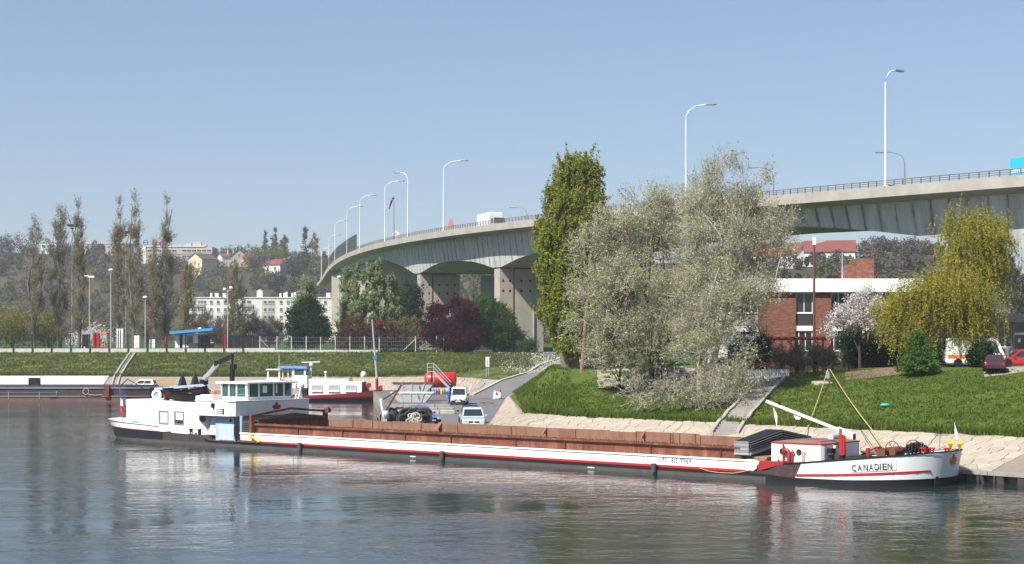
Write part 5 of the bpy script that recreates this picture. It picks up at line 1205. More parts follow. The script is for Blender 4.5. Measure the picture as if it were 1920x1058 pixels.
t = bthing('tarpaulin_bundle', 'dark pointed tarpaulin bundle behind the black dinghy', 'bundle', 4.4, 4.6, 3.15)
mb = MB()
for x, h in ((-.9,2.1),(.7,2.2),(1.8,1.3)): mb.lathe([(.75,0),(.6,.4),(.25,h*.8),(.03,h)], (x,0,0), 7, smooth=False)
mb.build('cover', M_dark, t)
lb_ = bthing('lifebuoy', 'white lifebuoy standing on the stern house roof', 'lifebuoy', 3.55, 2.0, 3.62); mb = MB(); mb.torus((0,0,0), (.35,-.9,0), .34, .12, 18, 8); mb.build('ring', M_white, lb_); mb = MB(); mb.disc((0,.02,0), (.35,-.9,0), .24, 12); mb.tube([(0,0,-.5),(0,0,-.42)], .1, 6); mb.build('bracket', M_grey, lb_)
t = bthing('red_pump', 'small red pump on the roof at the bow of the black dinghy', 'pump', 4.75, 1.9, 3.2); mb = MB(); mb.tube([(0,0,0),(0,0,.5)], .11, 8); mb.tube([(0,0,.42),(.28,0,.5)], .07, 6); b_ = mb.build('body', M_red, t); mb = MB(); mb.cbox((.1,.15,.12),(.3,.2,.24)); mb.build('motor', M_dark, t)
dv = bthing('davit_beam', 'pale blue-grey davit beam laid above the dinghy on the roof', 'davit', 3.0, 2.7, 3.2)
mb = MB(); mb.bar((-.6,0,.85),(5.3,0,1.25),.14,.2); mb.bar((5.3,0,1.25),(6.6,0,.8),.14,.2); mb.build('beam', M_bluegrey, dv)
mb = MB(); [mb.tube([(x,0,0),(x,0,.95)], .07, 6) for x in (-.3,5.3)]; mb.build('support', M_rustiron, dv); mb = MB(); mb.tube([(-.5,.1,.8),(.2,.1,.5),(1.0,.1,.45)], .03, 5); mb.build('tackle', M_dark, dv)
cr = bthing('deck_crane', 'knuckle boom deck crane with grey lower arm and black upper arm', 'crane', 6.6, 4.3, 3.15)
mb = MB(); mb.tube([(0,0,0),(0,0,1.45)], [.3,.22], 10); mb.cbox((0,0,1.5),(.5,.5,.4)); mb.build('pedestal', M_dark, cr)
mb = MB(); mb.bar((0,0,1.55),(.35,0,2.0),.3,.34); mb.bar((.3,0,1.9),(1.75,0,3.05),.24,.30); mb.build('lower_arm', M_grey, cr)
mb = MB(); mb.bar((1.5,0,2.95),(3.55,0,3.62),.24,.32); mb.cbox((1.65,0,3.0),(.4,.32,.4)); mb.build('upper_arm', M_dark, cr)
mb = MB(); mb.tube([(.7,-.2,1.9),(2.1,-.2,2.9)], .06, 6); mb.build('hydraulic_ram', M_galv, cr)
mb = MB(); mb.tube([(3.5,0,3.6),(3.5,0,2.6)], .09, 6); mb.bar((3.5,0,2.7),(3.45,0,1.2),.26,.3); mb.cbox((3.62,0,2.75),(.5,.3,.4)); mb.build('folded_jib', M_dark, cr)
mb = MB(); mb.tube([(3.35,-.1,.4),(3.35,-.1,1.35)], .19, 8); mb.build('blue_hose_drum', M_bluepaint, cr)
fl = bthing('tricolour_flag', 'blue white and red flag hanging from the stern staff', 'flag', -1.75, 2.6, 1.3)
mb = MB(); mb.tube([(0,0,0),(-.35,-.05,2.75)], .025, 6); mb.build('staff', M_wood, fl)
for k, (m, z0, z1) in enumerate(((plain('flag_blue', (.03,.05,.28), .9),2.65,1.95),(M_cloth,1.95,1.35),(plain('flag_red', (.5,.02,.03), .9),1.35,.72))):
    mb = MB(); rows_ = []
    for z in (z0, (z0+z1)/2, z1):
        s = (2.7-z); rows_.append([(-.34+s*.05+x, -.05+.07*math.sin(x*16+s*2), z-x*.35) for x in (0,.12+.05*k,.25+.03*k,.36-.04*k)])
    mb.loft(rows_, closed=False, smooth=True); mb.build('flag_band', m, fl)
for u, z, w_, h_, lb in ((60.35,4.05,.18,1.15,'narrow white cloth hanging from the left end of the white derrick boom'),(61.6,3.85,.5,.45,'small white cloth hanging under the middle of the white derrick boom')):
    t = bthing('signal_cloth', lb, 'cloth', u, 2.0, z); mb = MB()
    mb.loft([[(0,0,0),(w_*.3,.02,-.05)],[(.05,.03,-h_*.35),(w_+.12,-.03,-h_*.4)],[(.16,0,-h_*.7),(w_+.05,.05,-h_*.75)],[(.22,.02,-h_),(w_*.6+.16,0,-h_)]], False); mb.build('cloth', M_cloth, t); mb = MB(); mb.tube([(0,0,0),(.02,0,.12)], .012, 4); mb.build('lashing', M_dark, t)
def rope(name, label, a, b, sag, r, m, n=10):
    a, b = Vector(a), Vector(b); t = thing(name, label, 'rope', a); mb = MB()
    mb.tube([(b-a)*k/n-Vector((0,0,sag*4*(k/n)*(1-k/n))) for k in range(n+1)], r, 6); mb.build('strand', m, t); return t
hd = Vector(mp_)+Vector((0,0,.85))
rope('mooring_rope', 'tan mooring rope running left from the mooring post down to the barge hold', hd, bw(58.6,7.9,1.2), .25, .035, M_rope)
rope('mooring_rope', 'tan mooring rope running right from the mooring post down to the bow winch', hd+Vector((.1,0,0)), bw(66.6,3.9,1.85), .3, .035, M_rope)
rope('mooring_wire', 'thin dark wire beside the right-hand tan mooring rope', hd+Vector((.15,0,-.05)), bw(66.2,3.3,1.7), .45, .02, M_dark)
rope('mooring_wire', 'thin dark wire from the chain heap to the pale stone bank', bw(68.6,4.2,1.8), gp(1768,800), .05, .018, M_dark)
p = fr(-3.2,.6,.05); rope('boat_hook', 'slender greenish pole leaning on the pale stones at the right edge', p, p+Vector((1.6,1.4,1.35)), 0, .03, M_wood)
rr = fr(-2.0,1.6,.05); t = thing('cement_rubble', 'little heap of grey broken concrete lying on the pale stones', 'rubble', rr); mb = MB()
for k in range(9): mb.cbox((rng.uniform(-.7,.7),rng.uniform(-.3,.3),.07),(.3,.22,.14),Matrix.Rotation(rng.uniform(0,3),4,'Z'))
tag(mb.build('chunks', M_slab, t), kind='stuff')
# ------------------------------------------------------------------ vehicles
_tyre = MB(); _tyre.lathe([(.18,-.1),(.30,-.1),(.32,-.06),(.32,.06),(.30,.1),(.18,.1)], (0,0,0), 16, Matrix.Rotation(R(90),4,'Y')); _tyre = _tyre.mesh('tyre'); _tyre.materials.append(M_rubber)
_rim = MB(); _rim.lathe([(.02,-.085),(.19,-.09),(.19,.09),(.02,.085)], (0,0,0), 12, Matrix.Rotation(R(90),4,'Y')); _rim = _rim.mesh('rim'); _rim.materials.append(M_chrome)
M_headl = glassy('headlamp_glass', (.55,.57,.58), .08); M_taill = glassy('tail_lamp_red', (.35,.02,.02), .15)
def carpaint(name, col): return paint(name, col, .22, .05, .08, (.2,.18,.15), .6, .5, 0, .8, False)
STY = {'hatch': (.56,-.27,.47,-.06,.38,.9), 'van': (.50,-.32,.495,-.17,.485,.97), 'saloon': (.58,-.22,.34,-.02,.2,.85), 'estate': (.58,-.25,.485,-.05,.44,.95), 'lorryvan': (.42,-.44,.495,-.33,.49,1)}
def car(name, label, loc, rz, L_, W_, H_, m, style='hatch', cat='car', group=None):
    bl, b0, b1, t0, t1, rear = STY[style]; t = thing(name, label, cat, loc, rz, group); hw = W_/2; zb = .20; zbelt = H_*bl; g = .82 if style in ('hatch','saloon','estate') else .9
    hood = zbelt-.10 if style != 'van' else zbelt-.06; mb = MB(); rings = []
    for y, k, z0, z1 in ((-.5,.84,.30,.30+.42*(hood-.2)),(-.485,.92,.24,hood-.20),(-.44,.97,zb,hood-.06),(b0-.02,1,zb,hood+.03),(b0+.06,1,zb,zbelt),(.40,1,zb,zbelt+.02),(.47,.97,zb+.04,zbelt if rear > .88 else zbelt-.06),(.5,.9,.32,zbelt*rear-.12)):
        w_ = hw*k; m_ = (z0+z1)/2; rings.append([(-w_*.9,y*L_,z0),(w_*.9,y*L_,z0),(w_,y*L_,z0+.12),(w_*1.0,y*L_,m_+.05),(w_*.95,y*L_,z1-.05),(w_*.84,y*L_,z1),(-w_*.84,y*L_,z1),(-w_*.95,y*L_,z1-.05),(-w_*1.0,y*L_,m_+.05),(-w_,y*L_,z0+.12)])
    mb.loft(rings, True, True, smooth=False); body = mb.build('body', m, t)
    B = [(-hw*.93,b0*L_),(hw*.93,b0*L_),(hw*.93,b1*L_),(-hw*.93,b1*L_)]; Tt = [(-hw*g*.93,t0*L_),(hw*g*.93,t0*L_),(hw*g*.9,t1*L_),(-hw*g*.9,t1*L_)]; zt = H_-.03
    mb = MB(); mb.loft([[(x,y,zbelt-.03) for x, y in B],[(x,y,zt-.03) for x, y in Tt],[(x*.9,y*.93+.02,H_) for x, y in Tt]], True, True); mb.build('cabin', m, t)
    def pane(nm, i, j, s0, s1, k0=.12, k1=.86, o=.012):
        a0, a1 = Vector((*B[i],zbelt-.03)), Vector((*B[j],zbelt-.03)); c0, c1 = Vector((*Tt[i],zt-.03)), Vector((*Tt[j],zt-.03))
        P = lambda s, k: a0.lerp(a1, s).lerp(c0.lerp(c1, s), k); q_ = [P(s0,k0),P(s1,k0),P(s1,k1),P(s0,k1)]; n_ = (q_[1]-q_[0]).cross(q_[3]-q_[0]).normalized()*o
        mb = MB(); mb.loft([[p-n_*.5 for p in q_],[p+n_ for p in q_]], True, True); mb.build(nm, M_glassdark, t)
    pane('windscreen', 0, 1, .06, .94); 
    if style in ('van','lorryvan'): pane('rear_window', 2, 3, .08, .92, .35); pane('side_window', 1, 2, .06, .33); pane('side_window', 3, 0, .67, .94)
    else:
        pane('rear_window', 2, 3, .08, .92, .2)
        for i, j, f in ((1,2,0),(3,0,1)):
            for s0, s1 in ((.08,.46),(.5,.86)): pane('side_window', i, j, (1-s1) if f else s0, (1-s0) if f else s1)
    for sx in (-1,1):
        for y in (-.31,.30):
            wobj = obj('wheel', _tyre, None, t, (sx*(hw-.10),y*L_,.31)); obj('rim', _rim, None, wobj, (sx*.022,0,0))
            mb = MB(); mb.lathe([(.35,-.015),(.36,.015)], (sx*(hw-.0),y*L_,.33), 16, Matrix.Rotation(R(90),4,'Y')); mb.build('wheel_arch', M_dark, t)
        mb = MB(); mb.bbox((min(sx*hw*.52,sx*hw*.86),-.5*L_-.012,hood*.62),(max(sx*hw*.52,sx*hw*.86),-.47*L_,hood*.62+.15),.03); mb.build('headlight', M_headl, t)
        mb = MB(); mb.bbox((min(sx*hw*.66,sx*hw*.9),.47*L_,zbelt*.66),(max(sx*hw*.66,sx*hw*.9),.5*L_+.015,zbelt*.66+.2),.02); mb.build('tail_light', M_taill, t)
        mb = MB(); mb.bbox((min(sx*hw*1.0,sx*(hw+.17)),b0*L_+.28,zbelt+.02),(max(sx*hw*1.0,sx*(hw+.17)),b0*L_+.38,zbelt+.16),.02); mb.build('wing_mirror', m if style == 'hatch' else M_dark, t)
    mb = MB(); mb.bbox((-hw*.88,-.5*L_-.05,.24),(hw*.88,-.47*L_,.46),.04); bf = mb.build('front_bumper', m if style == 'hatch' else M_dark, t)
    mb = MB(); mb.box((-hw*.42,-.5*L_-.058,.47),(-.08,-.48*L_,.58)); mb.box((.08,-.5*L_-.058,.47),(hw*.42,-.48*L_,.58)); mb.build('grille', M_dark, t)
    mb = MB(); mb.box((-.26,-.5*L_-.07,.33),(.26,-.5*L_-.05,.44)); mb.build('number_plate', M_platewhite, t)
    mb = MB(); mb.bbox((-hw*.88,.47*L_,.26),(hw*.88,.5*L_+.04,.48),.03); mb.build('rear_bumper', m if style == 'hatch' else M_dark, t)
    return t
P_silver = carpaint('silver_blue_car_paint', (.42,.50,.58)); P_navy = carpaint('navy_car_paint', (.02,.035,.10)); P_whitev = carpaint('white_van_paint', (.80,.80,.79))
P_blue = carpaint('mid_blue_car_paint', (.08,.18,.38)); P_redc = carpaint('bright_red_car_paint', (.40,.010,.014)); P_dark = carpaint('black_car_paint', (.02,.02,.025)); P_maroon = carpaint('maroon_car_paint', (.045,.006,.015)); P_grey = carpaint('silver_grey_car_paint', (.40,.41,.43))
def on(px, Y, dz=0.0): p = gat(px, Y); return p+Vector((0,0,dz))
car('parked_car', 'silver-blue hatchback facing the river on the quay behind the barge', on(886,123.2), R(4), 4.2, 1.84, 1.55, P_silver, 'hatch', 'car', 'cars parked on the quay')
car('parked_car', 'dark navy car parked nose to tail behind the silver-blue hatchback', on(881,131), R(184), 4.3, 1.72, 1.44, P_navy, 'saloon', 'car', 'cars parked on the quay')
car('parked_car', 'mid-blue car parked on the quay behind the coiled rope and black fenders', on(788,128.5), R(30), 4.3, 1.74, 1.45, P_blue, 'saloon', 'car', 'cars parked on the quay')
car('white_van', 'small white delivery van parked on the quay at the foot of the ramp', on(861.5,171), R(-2), 4.1, 1.72, 1.84, P_whitev, 'van', 'van')
car('parked_car', 'bright red hatchback parked side-on by the entrance wing', on(1914,125), R(-92), 4.0, 1.66, 1.40, P_redc, 'hatch', 'car', 'cars parked on the terrace')
car('parked_car', 'dark maroon car parked in front of the bright red hatchback', on(1864,121.5), R(165), 3.6, 1.58, 1.28, P_maroon, 'hatch', 'car', 'cars parked on the terrace')
amb = car('ambulance', 'white and blue ambulance van with an orange stripe beside the weeping willow', on(1828,131), R(84), 5.0, 1.95, 2.35, P_whitev, 'lorryvan', 'van')
mb = MB(); mb.box((.985,-2.1,.72),(1.0,2.3,.98)); mb.box((-1.0,-2.1,.72),(-.985,2.3,.98)); mb.build('orange_stripe', M_orange, amb); mb = MB(); mb.box((-.6,-1.3,2.36),(.6,-1.0,2.5)); mb.build('light_bar', M_bluepaint, amb)
car('parked_car', 'dark blue car half hidden behind the trunks of the silvery tree', on(1216,137), R(-60), 4.2, 1.72, 1.45, P_navy, 'estate', 'car', 'cars parked on the terrace')
car('parked_car', 'silver car showing between the trunks of the silvery tree', on(1262,136), R(-20), 4.1, 1.7, 1.45, P_grey, 'hatch', 'car', 'cars parked on the terrace')
car('parked_van', 'white van glimpsed through the left side of the silvery tree', on(1120,158), R(-30), 4.8, 1.95, 2.3, P_whitev, 'lorryvan', 'van')
car('parked_car', 'white car glimpsed through the tree near the blue panels of the brick building', on(1350,142), R(-88), 4.1, 1.7, 1.42, P_whitev, 'hatch', 'car', 'cars parked on the terrace')
car('parked_car', 'black hatchback seen from behind in front of the blue-roofed gate house', at(365,650,264)*1, R(182), 4.0, 1.7, 1.42, P_dark, 'hatch', 'car').location.z = 6.37
# far quay shelf with car and pallets
mb = MB(); mb.box((-64,221.5,-2),(-34,229.6,1.28)); tag(mb.build('far_quay_shelf', M_slab), kind='stuff' if False else 'structure')
car('parked_car', 'white car on the far quay behind the moored dark barge', ((266-960)*225/FPX,225,1.29), R(-95), 4.0, 1.7, 1.42, P_whitev, 'estate', 'car')
M_palletw = paint('orange_pallet_wood', (.55,.30,.12), .8)
for k in range(2):
    t = thing('timber_pallet', ['left orange-brown pallet standing upright beside the white car on the far quay','right orange-brown pallet standing upright beside the white car on the far quay'][k], 'pallet', ((295+20*k-960)*226/FPX,226,1.3), R(5), 'upright pallets on the far quay')
    for i in range(6): mb = MB(); mb.bar((-.7+.25*i,0,0),(-.5+.25*i,.15,1.38),.12,.03,(0,1,0)); mb.build('board', M_palletw, t)
    for z in (.1,.75,1.32): mb = MB(); mb.box((-.8,.05+.11*z,z-.06),(.95,.10+.11*z,z+.06)); mb.build('batten', M_palletw, t)
car('saloon_car', 'small white car far along the viaduct beside the white round road sign', bpt(345,7,-.8), math.atan2(bfr(345)[2].y,bfr(345)[2].x)-R(90), 4.2, 1.7, 1.45, P_whitev, 'hatch', 'car')
car('saloon_car', 'dark car driving on the viaduct left of the tallest lamp', bpt(175.5,8,-.8)+Vector((0,0,.25)), math.atan2(bfr(175)[2].y,bfr(175)[2].x)-R(90), 4.3, 1.75, 1.5, P_dark, 'saloon', 'car')
def lorry(name, label, Y, o, L_, Hh, m, cabm, flip, cab=True):
    d = bfr(Y)[2]; t = thing(name, label, 'lorry', bpt(Y,o,-.8), math.atan2(d.y,d.x)-R(90)+(R(180) if flip else 0))
    mb = MB(); mb.bbox((-1.23,-L_/2,1.05),(1.23,L_/2,Hh),.04); bx_ = mb.build('cargo_box', m, t)
    mb = MB(); mb.box((-1.0,-L_/2-(1.8 if cab else 0),.65),(1.0,L_/2,1.04)); mb.build('chassis', M_dark, t)
    for k in range(5): mb = MB(); y = -L_/2+(k+.5)*L_/5; [mb.box((s*1.232-.01,y-.03,1.1),(s*1.232+.01,y+.03,Hh-.08)) for s in (-1,1)]; mb.build('box_rib', m, bx_)
    if cab:
        y0 = -L_/2-.35; mb = MB(); mb.loft([[(-1.1,y0,.6),(1.1,y0,.6),(1.1,y0,2.7),(-1.1,y0,2.7)],[(-1.1,y0-1.5,.6),(1.1,y0-1.5,.6),(1.1,y0-1.3,2.5),(-1.1,y0-1.3,2.5)],[(-1.05,y0-1.75,.6),(1.05,y0-1.75,.6),(1.05,y0-1.72,1.5),(-1.05,y0-1.72,1.5)]], True, True); cb = mb.build('cab', cabm, t)
        mb = MB(); [mb.box((s*1.11-.012,y0-1.25,1.55),(s*1.11+.012,y0-.35,2.3)) for s in (-1,1)]; mb.prism([(-.95,y0-1.72,1.55),(.95,y0-1.72,1.55),(.95,y0-1.36,2.4),(-.95,y0-1.36,2.4)], (0,-.02,.0), (0,-.04,0)); mb.build('cab_window', M_glassdark, cb)
    for y in ([-L_/2-1.1] if cab else [])+[L_*.2,L_*.2+1.2]:
        for sx in (-1,1): o_ = obj('wheel', _tyre, None, t, (sx*1.0,y,.5)); o_.scale = (1.6,1.6,1.6); obj('rim', _rim, None, o_, (sx*.02,0,0))
    return t
lorry('white_lorry', 'white box lorry driving along the viaduct left of the tall poplar', 278, 5.5, 6.6, 3.5, P_whitev, carpaint('lorry_cab_grey', (.35,.37,.4)), False)
Yt = min(np.arange(140,180,.25), key=lambda Y: abs((lambda v: 960+FPX*v.x/v.y)(bpt(Y, 7.25, 0))-1894))-6.5*bfr(155)[2].y
tr = lorry('blue_trailer', 'turquoise lorry trailer with white lettering at the right edge on the viaduct', Yt, 8.5, 13.0, 3.55, carpaint('turquoise_trailer_paint', (.01,.42,.68)), P_whitev, False, True)
# lettering on the trailer side that faces the river
letters('Salvesen', .62, M_platewhite, tr, (-1.262, 6.25, 2.05), (0,-1,0), (0,0,1), .01, .06, .012)
# mast, signs on the viaduct
p = bpt(326,.6,-.1); t = thing('pennant_mast', 'slim grey mast with a drooping red windsock on the viaduct', 'mast', p)
mb = MB(); mb.tube([(0,0,0),(0,0,4),(0,0,9.0)], [.14,.1,.05], 6); mb.build('pole', M_lampgrey, t); mb = MB(); mb.tube([(-.1,0,8.7),(-.45,0,8.0),(-1.0,0,6.4)], [.28,.2,.12], 8); mb.build('windsock', M_red, t)
p = bpt(296,W-1,-.1); t = thing('radio_mast', 'thin grey radio mast with small cross arms behind the viaduct rail', 'mast', p); h = (HC-(380-YH)*p.y/FPX)-p.z
mb = MB(); mb.tube([(0,0,0),(0,0,h*.75),(0,0,h)], [.16,.12,.04], 6); mb.build('pole', M_lampgrey, t); mb = MB(); [mb.tube([(-.5,0,h*z),(.5,0,h*z)], .04, 5) for z in (.5,.58,.78)]; mb.build('cross_arm', M_lampgrey, t)
p = bpt(333,2.5,-.2); t = thing('road_sign', 'round white road sign seen from behind on the viaduct', 'road sign', p); mb = MB(); [mb.tube([(x,0,0),(x,0,2.6)], .06, 6) for x in (-.3,.3)]; mb.build('post', M_galv, t); mb = MB(); mb.prism([(0,0,1.0),(.8,0,1.8),(0,0,2.6),(-.8,0,1.8)], (0,-.05,0), (0,.03,0)); mb.build('plate', M_white, t); mb = MB(); mb.disc((0,-.06,1.8), (0,-1,0), .3, 14); mb.build('disc', M_galv, t)
p = bpt(292,3,-.5); t = thing('warning_triangle', 'faded pink triangular sign on the viaduct left of the white lorry', 'road sign', p); mb = MB(); mb.tube([(0,0,0),(0,0,1.2)], .07, 6); mb.build('post', M_galv, t); mb = MB(); mb.prism([(-.7,0,1.2),(.7,0,1.2),(.28,0,2.9),(-.28,0,2.9)], (0,-.05,0), (0,.03,0)); mb.build('plate', paint('faded_pink_red', (.60,.22,.18), .6), t)

# ------------------------------------------------------------------ the moored dark barge and the white houseboat
db = thing('dark_barge', 'moored dark brown cargo barge with a blue-grey rail lying along the far bank', 'barge', (-73, 214.2, 0))
LB = 26.5
def dk_ring(x, k=1.0):
    b_ = k; return [(x,4-4*b_,-.8),(x,4-4*b_,.58),(x,4+4*b_,.58),(x,4+4*b_,-.8)]
def dband(nm, m, z0, z1, out=0.0, xe=LB, cap=False):
    pl = [(-45,4),(-45,0-out),(xe-5,0-out),(xe-2,.8-out),(xe-.4,2.6-out),(xe,4),(xe-.4,5.4),(xe-2,7.2+out),(xe-5,8+out),(-45,8+out)]
    mb = MB(); mb.loft([[(x,y,z0) for x, y in pl],[(x,y,z1) for x, y in pl]], True, cap); return mb.build(nm, m, db)
dband('hull', paint('faded_rose_hull', (.17,.085,.075), .7, .3, .4, (.12,.09,.08), 2, streak=False), -.8, .58)
dband('rubbing_strake', M_black, .582, .68, .05); M_brownside = paint('dark_brown_side', (.06,.032,.027), .6, .3, .4, (.16,.12,.11), 1.4)
dband('deck_edge', paint('pale_deck_edge', (.42,.40,.38), .6), .682, .76, .03)
dband('side', M_brownside, .762, 1.72, -.25); dband('blue_rail', paint('slate_blue_rail', (.16,.22,.34), .5), 1.722, 1.93, -.12); dband('side_ledge', paint('slate_blue_ledge', (.15,.19,.28), .5), 1.18, 1.25, -.2, LB-9)
dband('hatch_edge', M_brownblk, 1.932, 2.12, -.6, LB-1.5, True)
mb = MB(); rings = [[(x,4+ (3.2*s)*math.cos(a*math.pi/6), 2.0+1.15*s*max(0,math.sin(a*math.pi/6))) for a in range(7)] for x, s in ((-24,.6),(-20,1.0),(-16,.9),(-9,1.05),(-3.0,.95),(-.6,.6),(1.6,.1))]; mb.loft(rings, False, False, True); gl = mb.build('gravel_load', M_gravel, db)
mb = MB(); mb.bbox((7.6,3,2.1),(8.9,4.3,3.1),.03); mb.build('hatch_box', M_dark, db)
for x in (5.9,10.0,-16): mb = MB(); mb.tube([(x,-.02,.3),(x,-.1,1.3)], .05, 6); mb.build('fender_pole', M_galv, db)
mb = MB(); mb.tube([(12.3,-.15,1.4),(12.35,-.2,.95),(11.9,-.22,.75),(11.2,-.2,.72)], .04, 5); mb.build('yellow_hose', M_rope, db); mb = MB(); mb.torus((16.2,-.1,1.35), (0,-1,.2), .4, .05, 14, 5); mb.tube([(16.4,-.12,1.0),(17.4,-.15,.85),(18.4,-.1,.95)], .05, 5); mb.build('yellow_hose', M_rope, db)
mb = MB(); mb.box((18.7,-.3,.6),(19.3,.2,2.2)); mb.build('rusty_post', M_rust, db)
mb = MB(); mb.bar((19.5,.5,.9),(21.6,.6,3.0),.12,.12); mb.bar((21.6,.6,3.0),(23.5,.6,1.9),.1,.1); mb.bar((19.4,1.4,.9),(22.8,1.4,2.0),.12,.12); mb.build('folded_frame', M_dark, db)
hbx = -17.7; hb = thing('houseboat', 'white houseboat with dark red hull, three windows and a blue canopy', 'houseboat', (hbx, 217.5, 0), R(-4))
def hring(x, b_, zt, zb_=-.6): return [(x,-b_,zt),(x,-b_*.96,zt*.4),(x,-b_*.8,zb_),(x,b_*.8,zb_),(x,b_*.96,zt*.4),(x,b_,zt)]
ST = [(-22,2.3,.75),(-16,2.4,.68),(-11,2.4,.72),(-6,2.35,.95),(-3,2.1,1.15),(-1.3,1.5,1.32),(-.3,.6,1.42),(.15,.05,1.5)]
mb = MB(); mb.loft([hring(x,b_,zt*.45) for x, b_, zt in ST], False, False, True); mb.build('hull', M_black, hb)
mb = MB(); [mb.loft([[(x,s*b_*.985,zt*.45-.02),(x,s*(b_+.03),zt*.72),(x,s*(b_+.03),zt)] for x, b_, zt in ST], False, False, True) for s in (-1,1)]; mb.build('red_sheer_band', M_darkred, hb)
mb = MB(); mb.loft([[(x,-b_,zt-.06),(x,b_,zt-.06)] for x, b_, zt in ST], False); mb.build('deck', M_darkred, hb)
mb = MB(); mb.prism([(-.9,0,1.3),(.2,0,1.45),(.1,0,2.05),(-.15,0,2.1)], (0,-.15,0), (0,.15,0)); mb.build('stem_post', M_darkred, hb)
mb = MB(); mb.bbox((-9.6,-1.75,.6),(-2.35,1.75,2.62),.05); cb = mb.build('cabin', M_white, hb)
mb = MB(); mb.bbox((-9.65,-1.6,2.625),(-4.2,1.6,2.98),.08); mb.build('raised_roof', M_white, hb)
mb = MB(); mb.box((-8.6,-.9,2.985),(-4.0,1.2,3.07)); mb.build('roof_boards', M_wood, hb)
for px in (597,629,661):
    x = (px-960)*217/FPX-hbx; w_ = window(hb, (x,-1.79,1.75), 1.45, .85, None, True, M_glasscurtain, 'cabin_window', .12, 0)
mb = MB(); mb.box((-2.34,-1.6,.9),(-2.3,1.6,2.55)); mb.build('cabin_front', M_dark, hb)
X = lambda px: (px-960)*217/FPX-hbx
mb = MB(); mb.bbox((X(550),-1.6,1.75),(X(578),1.6,3.45),.05); mb.build('wheelhouse_base', M_white, hb)
mb = MB(); mb.box((X(560),-1.62,.6),(X(577),1.4,1.745)); mb.build('companionway', M_dark, hb)
for x in (X(551.5),X(573)):
    for y in (-1.4,1.4): mb = MB(); mb.box((x-.12,y-.08,3.45),(x+.12,y+.08,4.4)); mb.build('canopy_post', M_white, hb)
mb = MB(); mb.box((X(553),-1.42,3.5),(X(572),-1.38,4.3)); mb.build('wheelhouse_pane', M_glassgreen, hb)
mb = MB(); mb.loft([[(X(522),-1.7,4.42),(X(578),-1.7,4.36),(X(578),1.7,4.36),(X(522),1.7,4.42)],[(X(523),-1.6,4.72),(X(576),-1.6,4.66),(X(576),1.6,4.66),(X(523),1.6,4.72)]], True, True); mb.build('blue_canopy', M_bluetarp, hb)
mb = MB(); mb.box((X(526),-1.3,2.9),(X(550),1.4,3.05)); [mb.box((X(px),-1.3,3.05),(X(px)+.1,-1.2,4.4)) for px in (530,540,548)]; mb.build('cockpit_frame', M_white, hb)
mb = MB(); mb.bbox((X(500),-1.5,2.6),(X(526),1.5,3.1),.04); mb.build('aft_house', M_white, hb)
for px in (501.5,523): mb = MB(); mb.box((X(px),-1.45,3.1),(X(px)+.2,-1.3,4.15)); mb.build('aft_post', M_white, hb)
mb = MB(); mb.box((X(499),-1.6,4.155),(X(527),1.6,4.3)); mb.build('aft_roof', M_white, hb)
mb = MB(); mb.lathe([(.02,0),(.22,.08),(.24,.25),(.05,.4)], (X(511),-1,4.3), 8); mb.lathe([(.02,0),(.1,.05),(.1,.3),(.02,.35)], (X(504),-1,4.3), 8); mb.build('roof_lamps', M_dark, hb)
mb = MB(); mb.tube([(X(581),0,3.0),(X(581),0,4.9)], .09, 8); mb.lathe([(.1,4.6),(.28,4.7),(.28,5.0),(.1,5.1)], (X(581),0,0), 10); mb.bar((X(563),0,5.2),(X(598),0,5.27),.1,.12); mb.build('radar', M_white, hb)
mb = MB(); mb.tube([(X(520),0,4.3),(X(520),0,6.2)], .025, 5); mb.build('aerial', M_white, hb)
mb = MB(); mb.lathe([(.13,2.9),(.13,3.7),(.2,3.75),(.2,3.95),(.1,4.0)], (X(611),-.9,0), 10); mb.build('flue_pipe', M_white, hb)
mb = MB(); mb.tube([(X(682),-.6,1.2),(X(682),-.6,3.2)], .05, 6); mb.lathe([(.1,3.15),(.36,3.25),(.40,3.6),(.3,3.9),(.05,4.02)], (X(682),-.6,0), 12); mb.build('satellite_dome', M_white, hb)
mb = MB(); mb.cbox((X(688),-.2,1.75),(.5,.8,.9)); mb.lathe([(.34,-.12),(.34,.12)], (X(692),-.5,2.1), 12, Matrix.Rotation(R(90),4,'X')); mb.build('red_winch', M_darkred, hb)
mb = MB(); mb.tube([(X(706.5),0,1.4),(X(706),0,3.0)], .2, 8); ms = mb.build('mast_foot', M_darkred, hb); e0 = Vector((X(706),0,3.0)); e1 = Vector((X(697),0,11.0))
mb = MB(); mb.tube([e0,e1], [.16,.09], 8); mb.build('mast', M_galv, hb); mb = MB(); mb.cbox(e0.lerp(e1,.36),(.5,.4,.5)); mb.build('mast_clamp', M_bluepaint, hb)

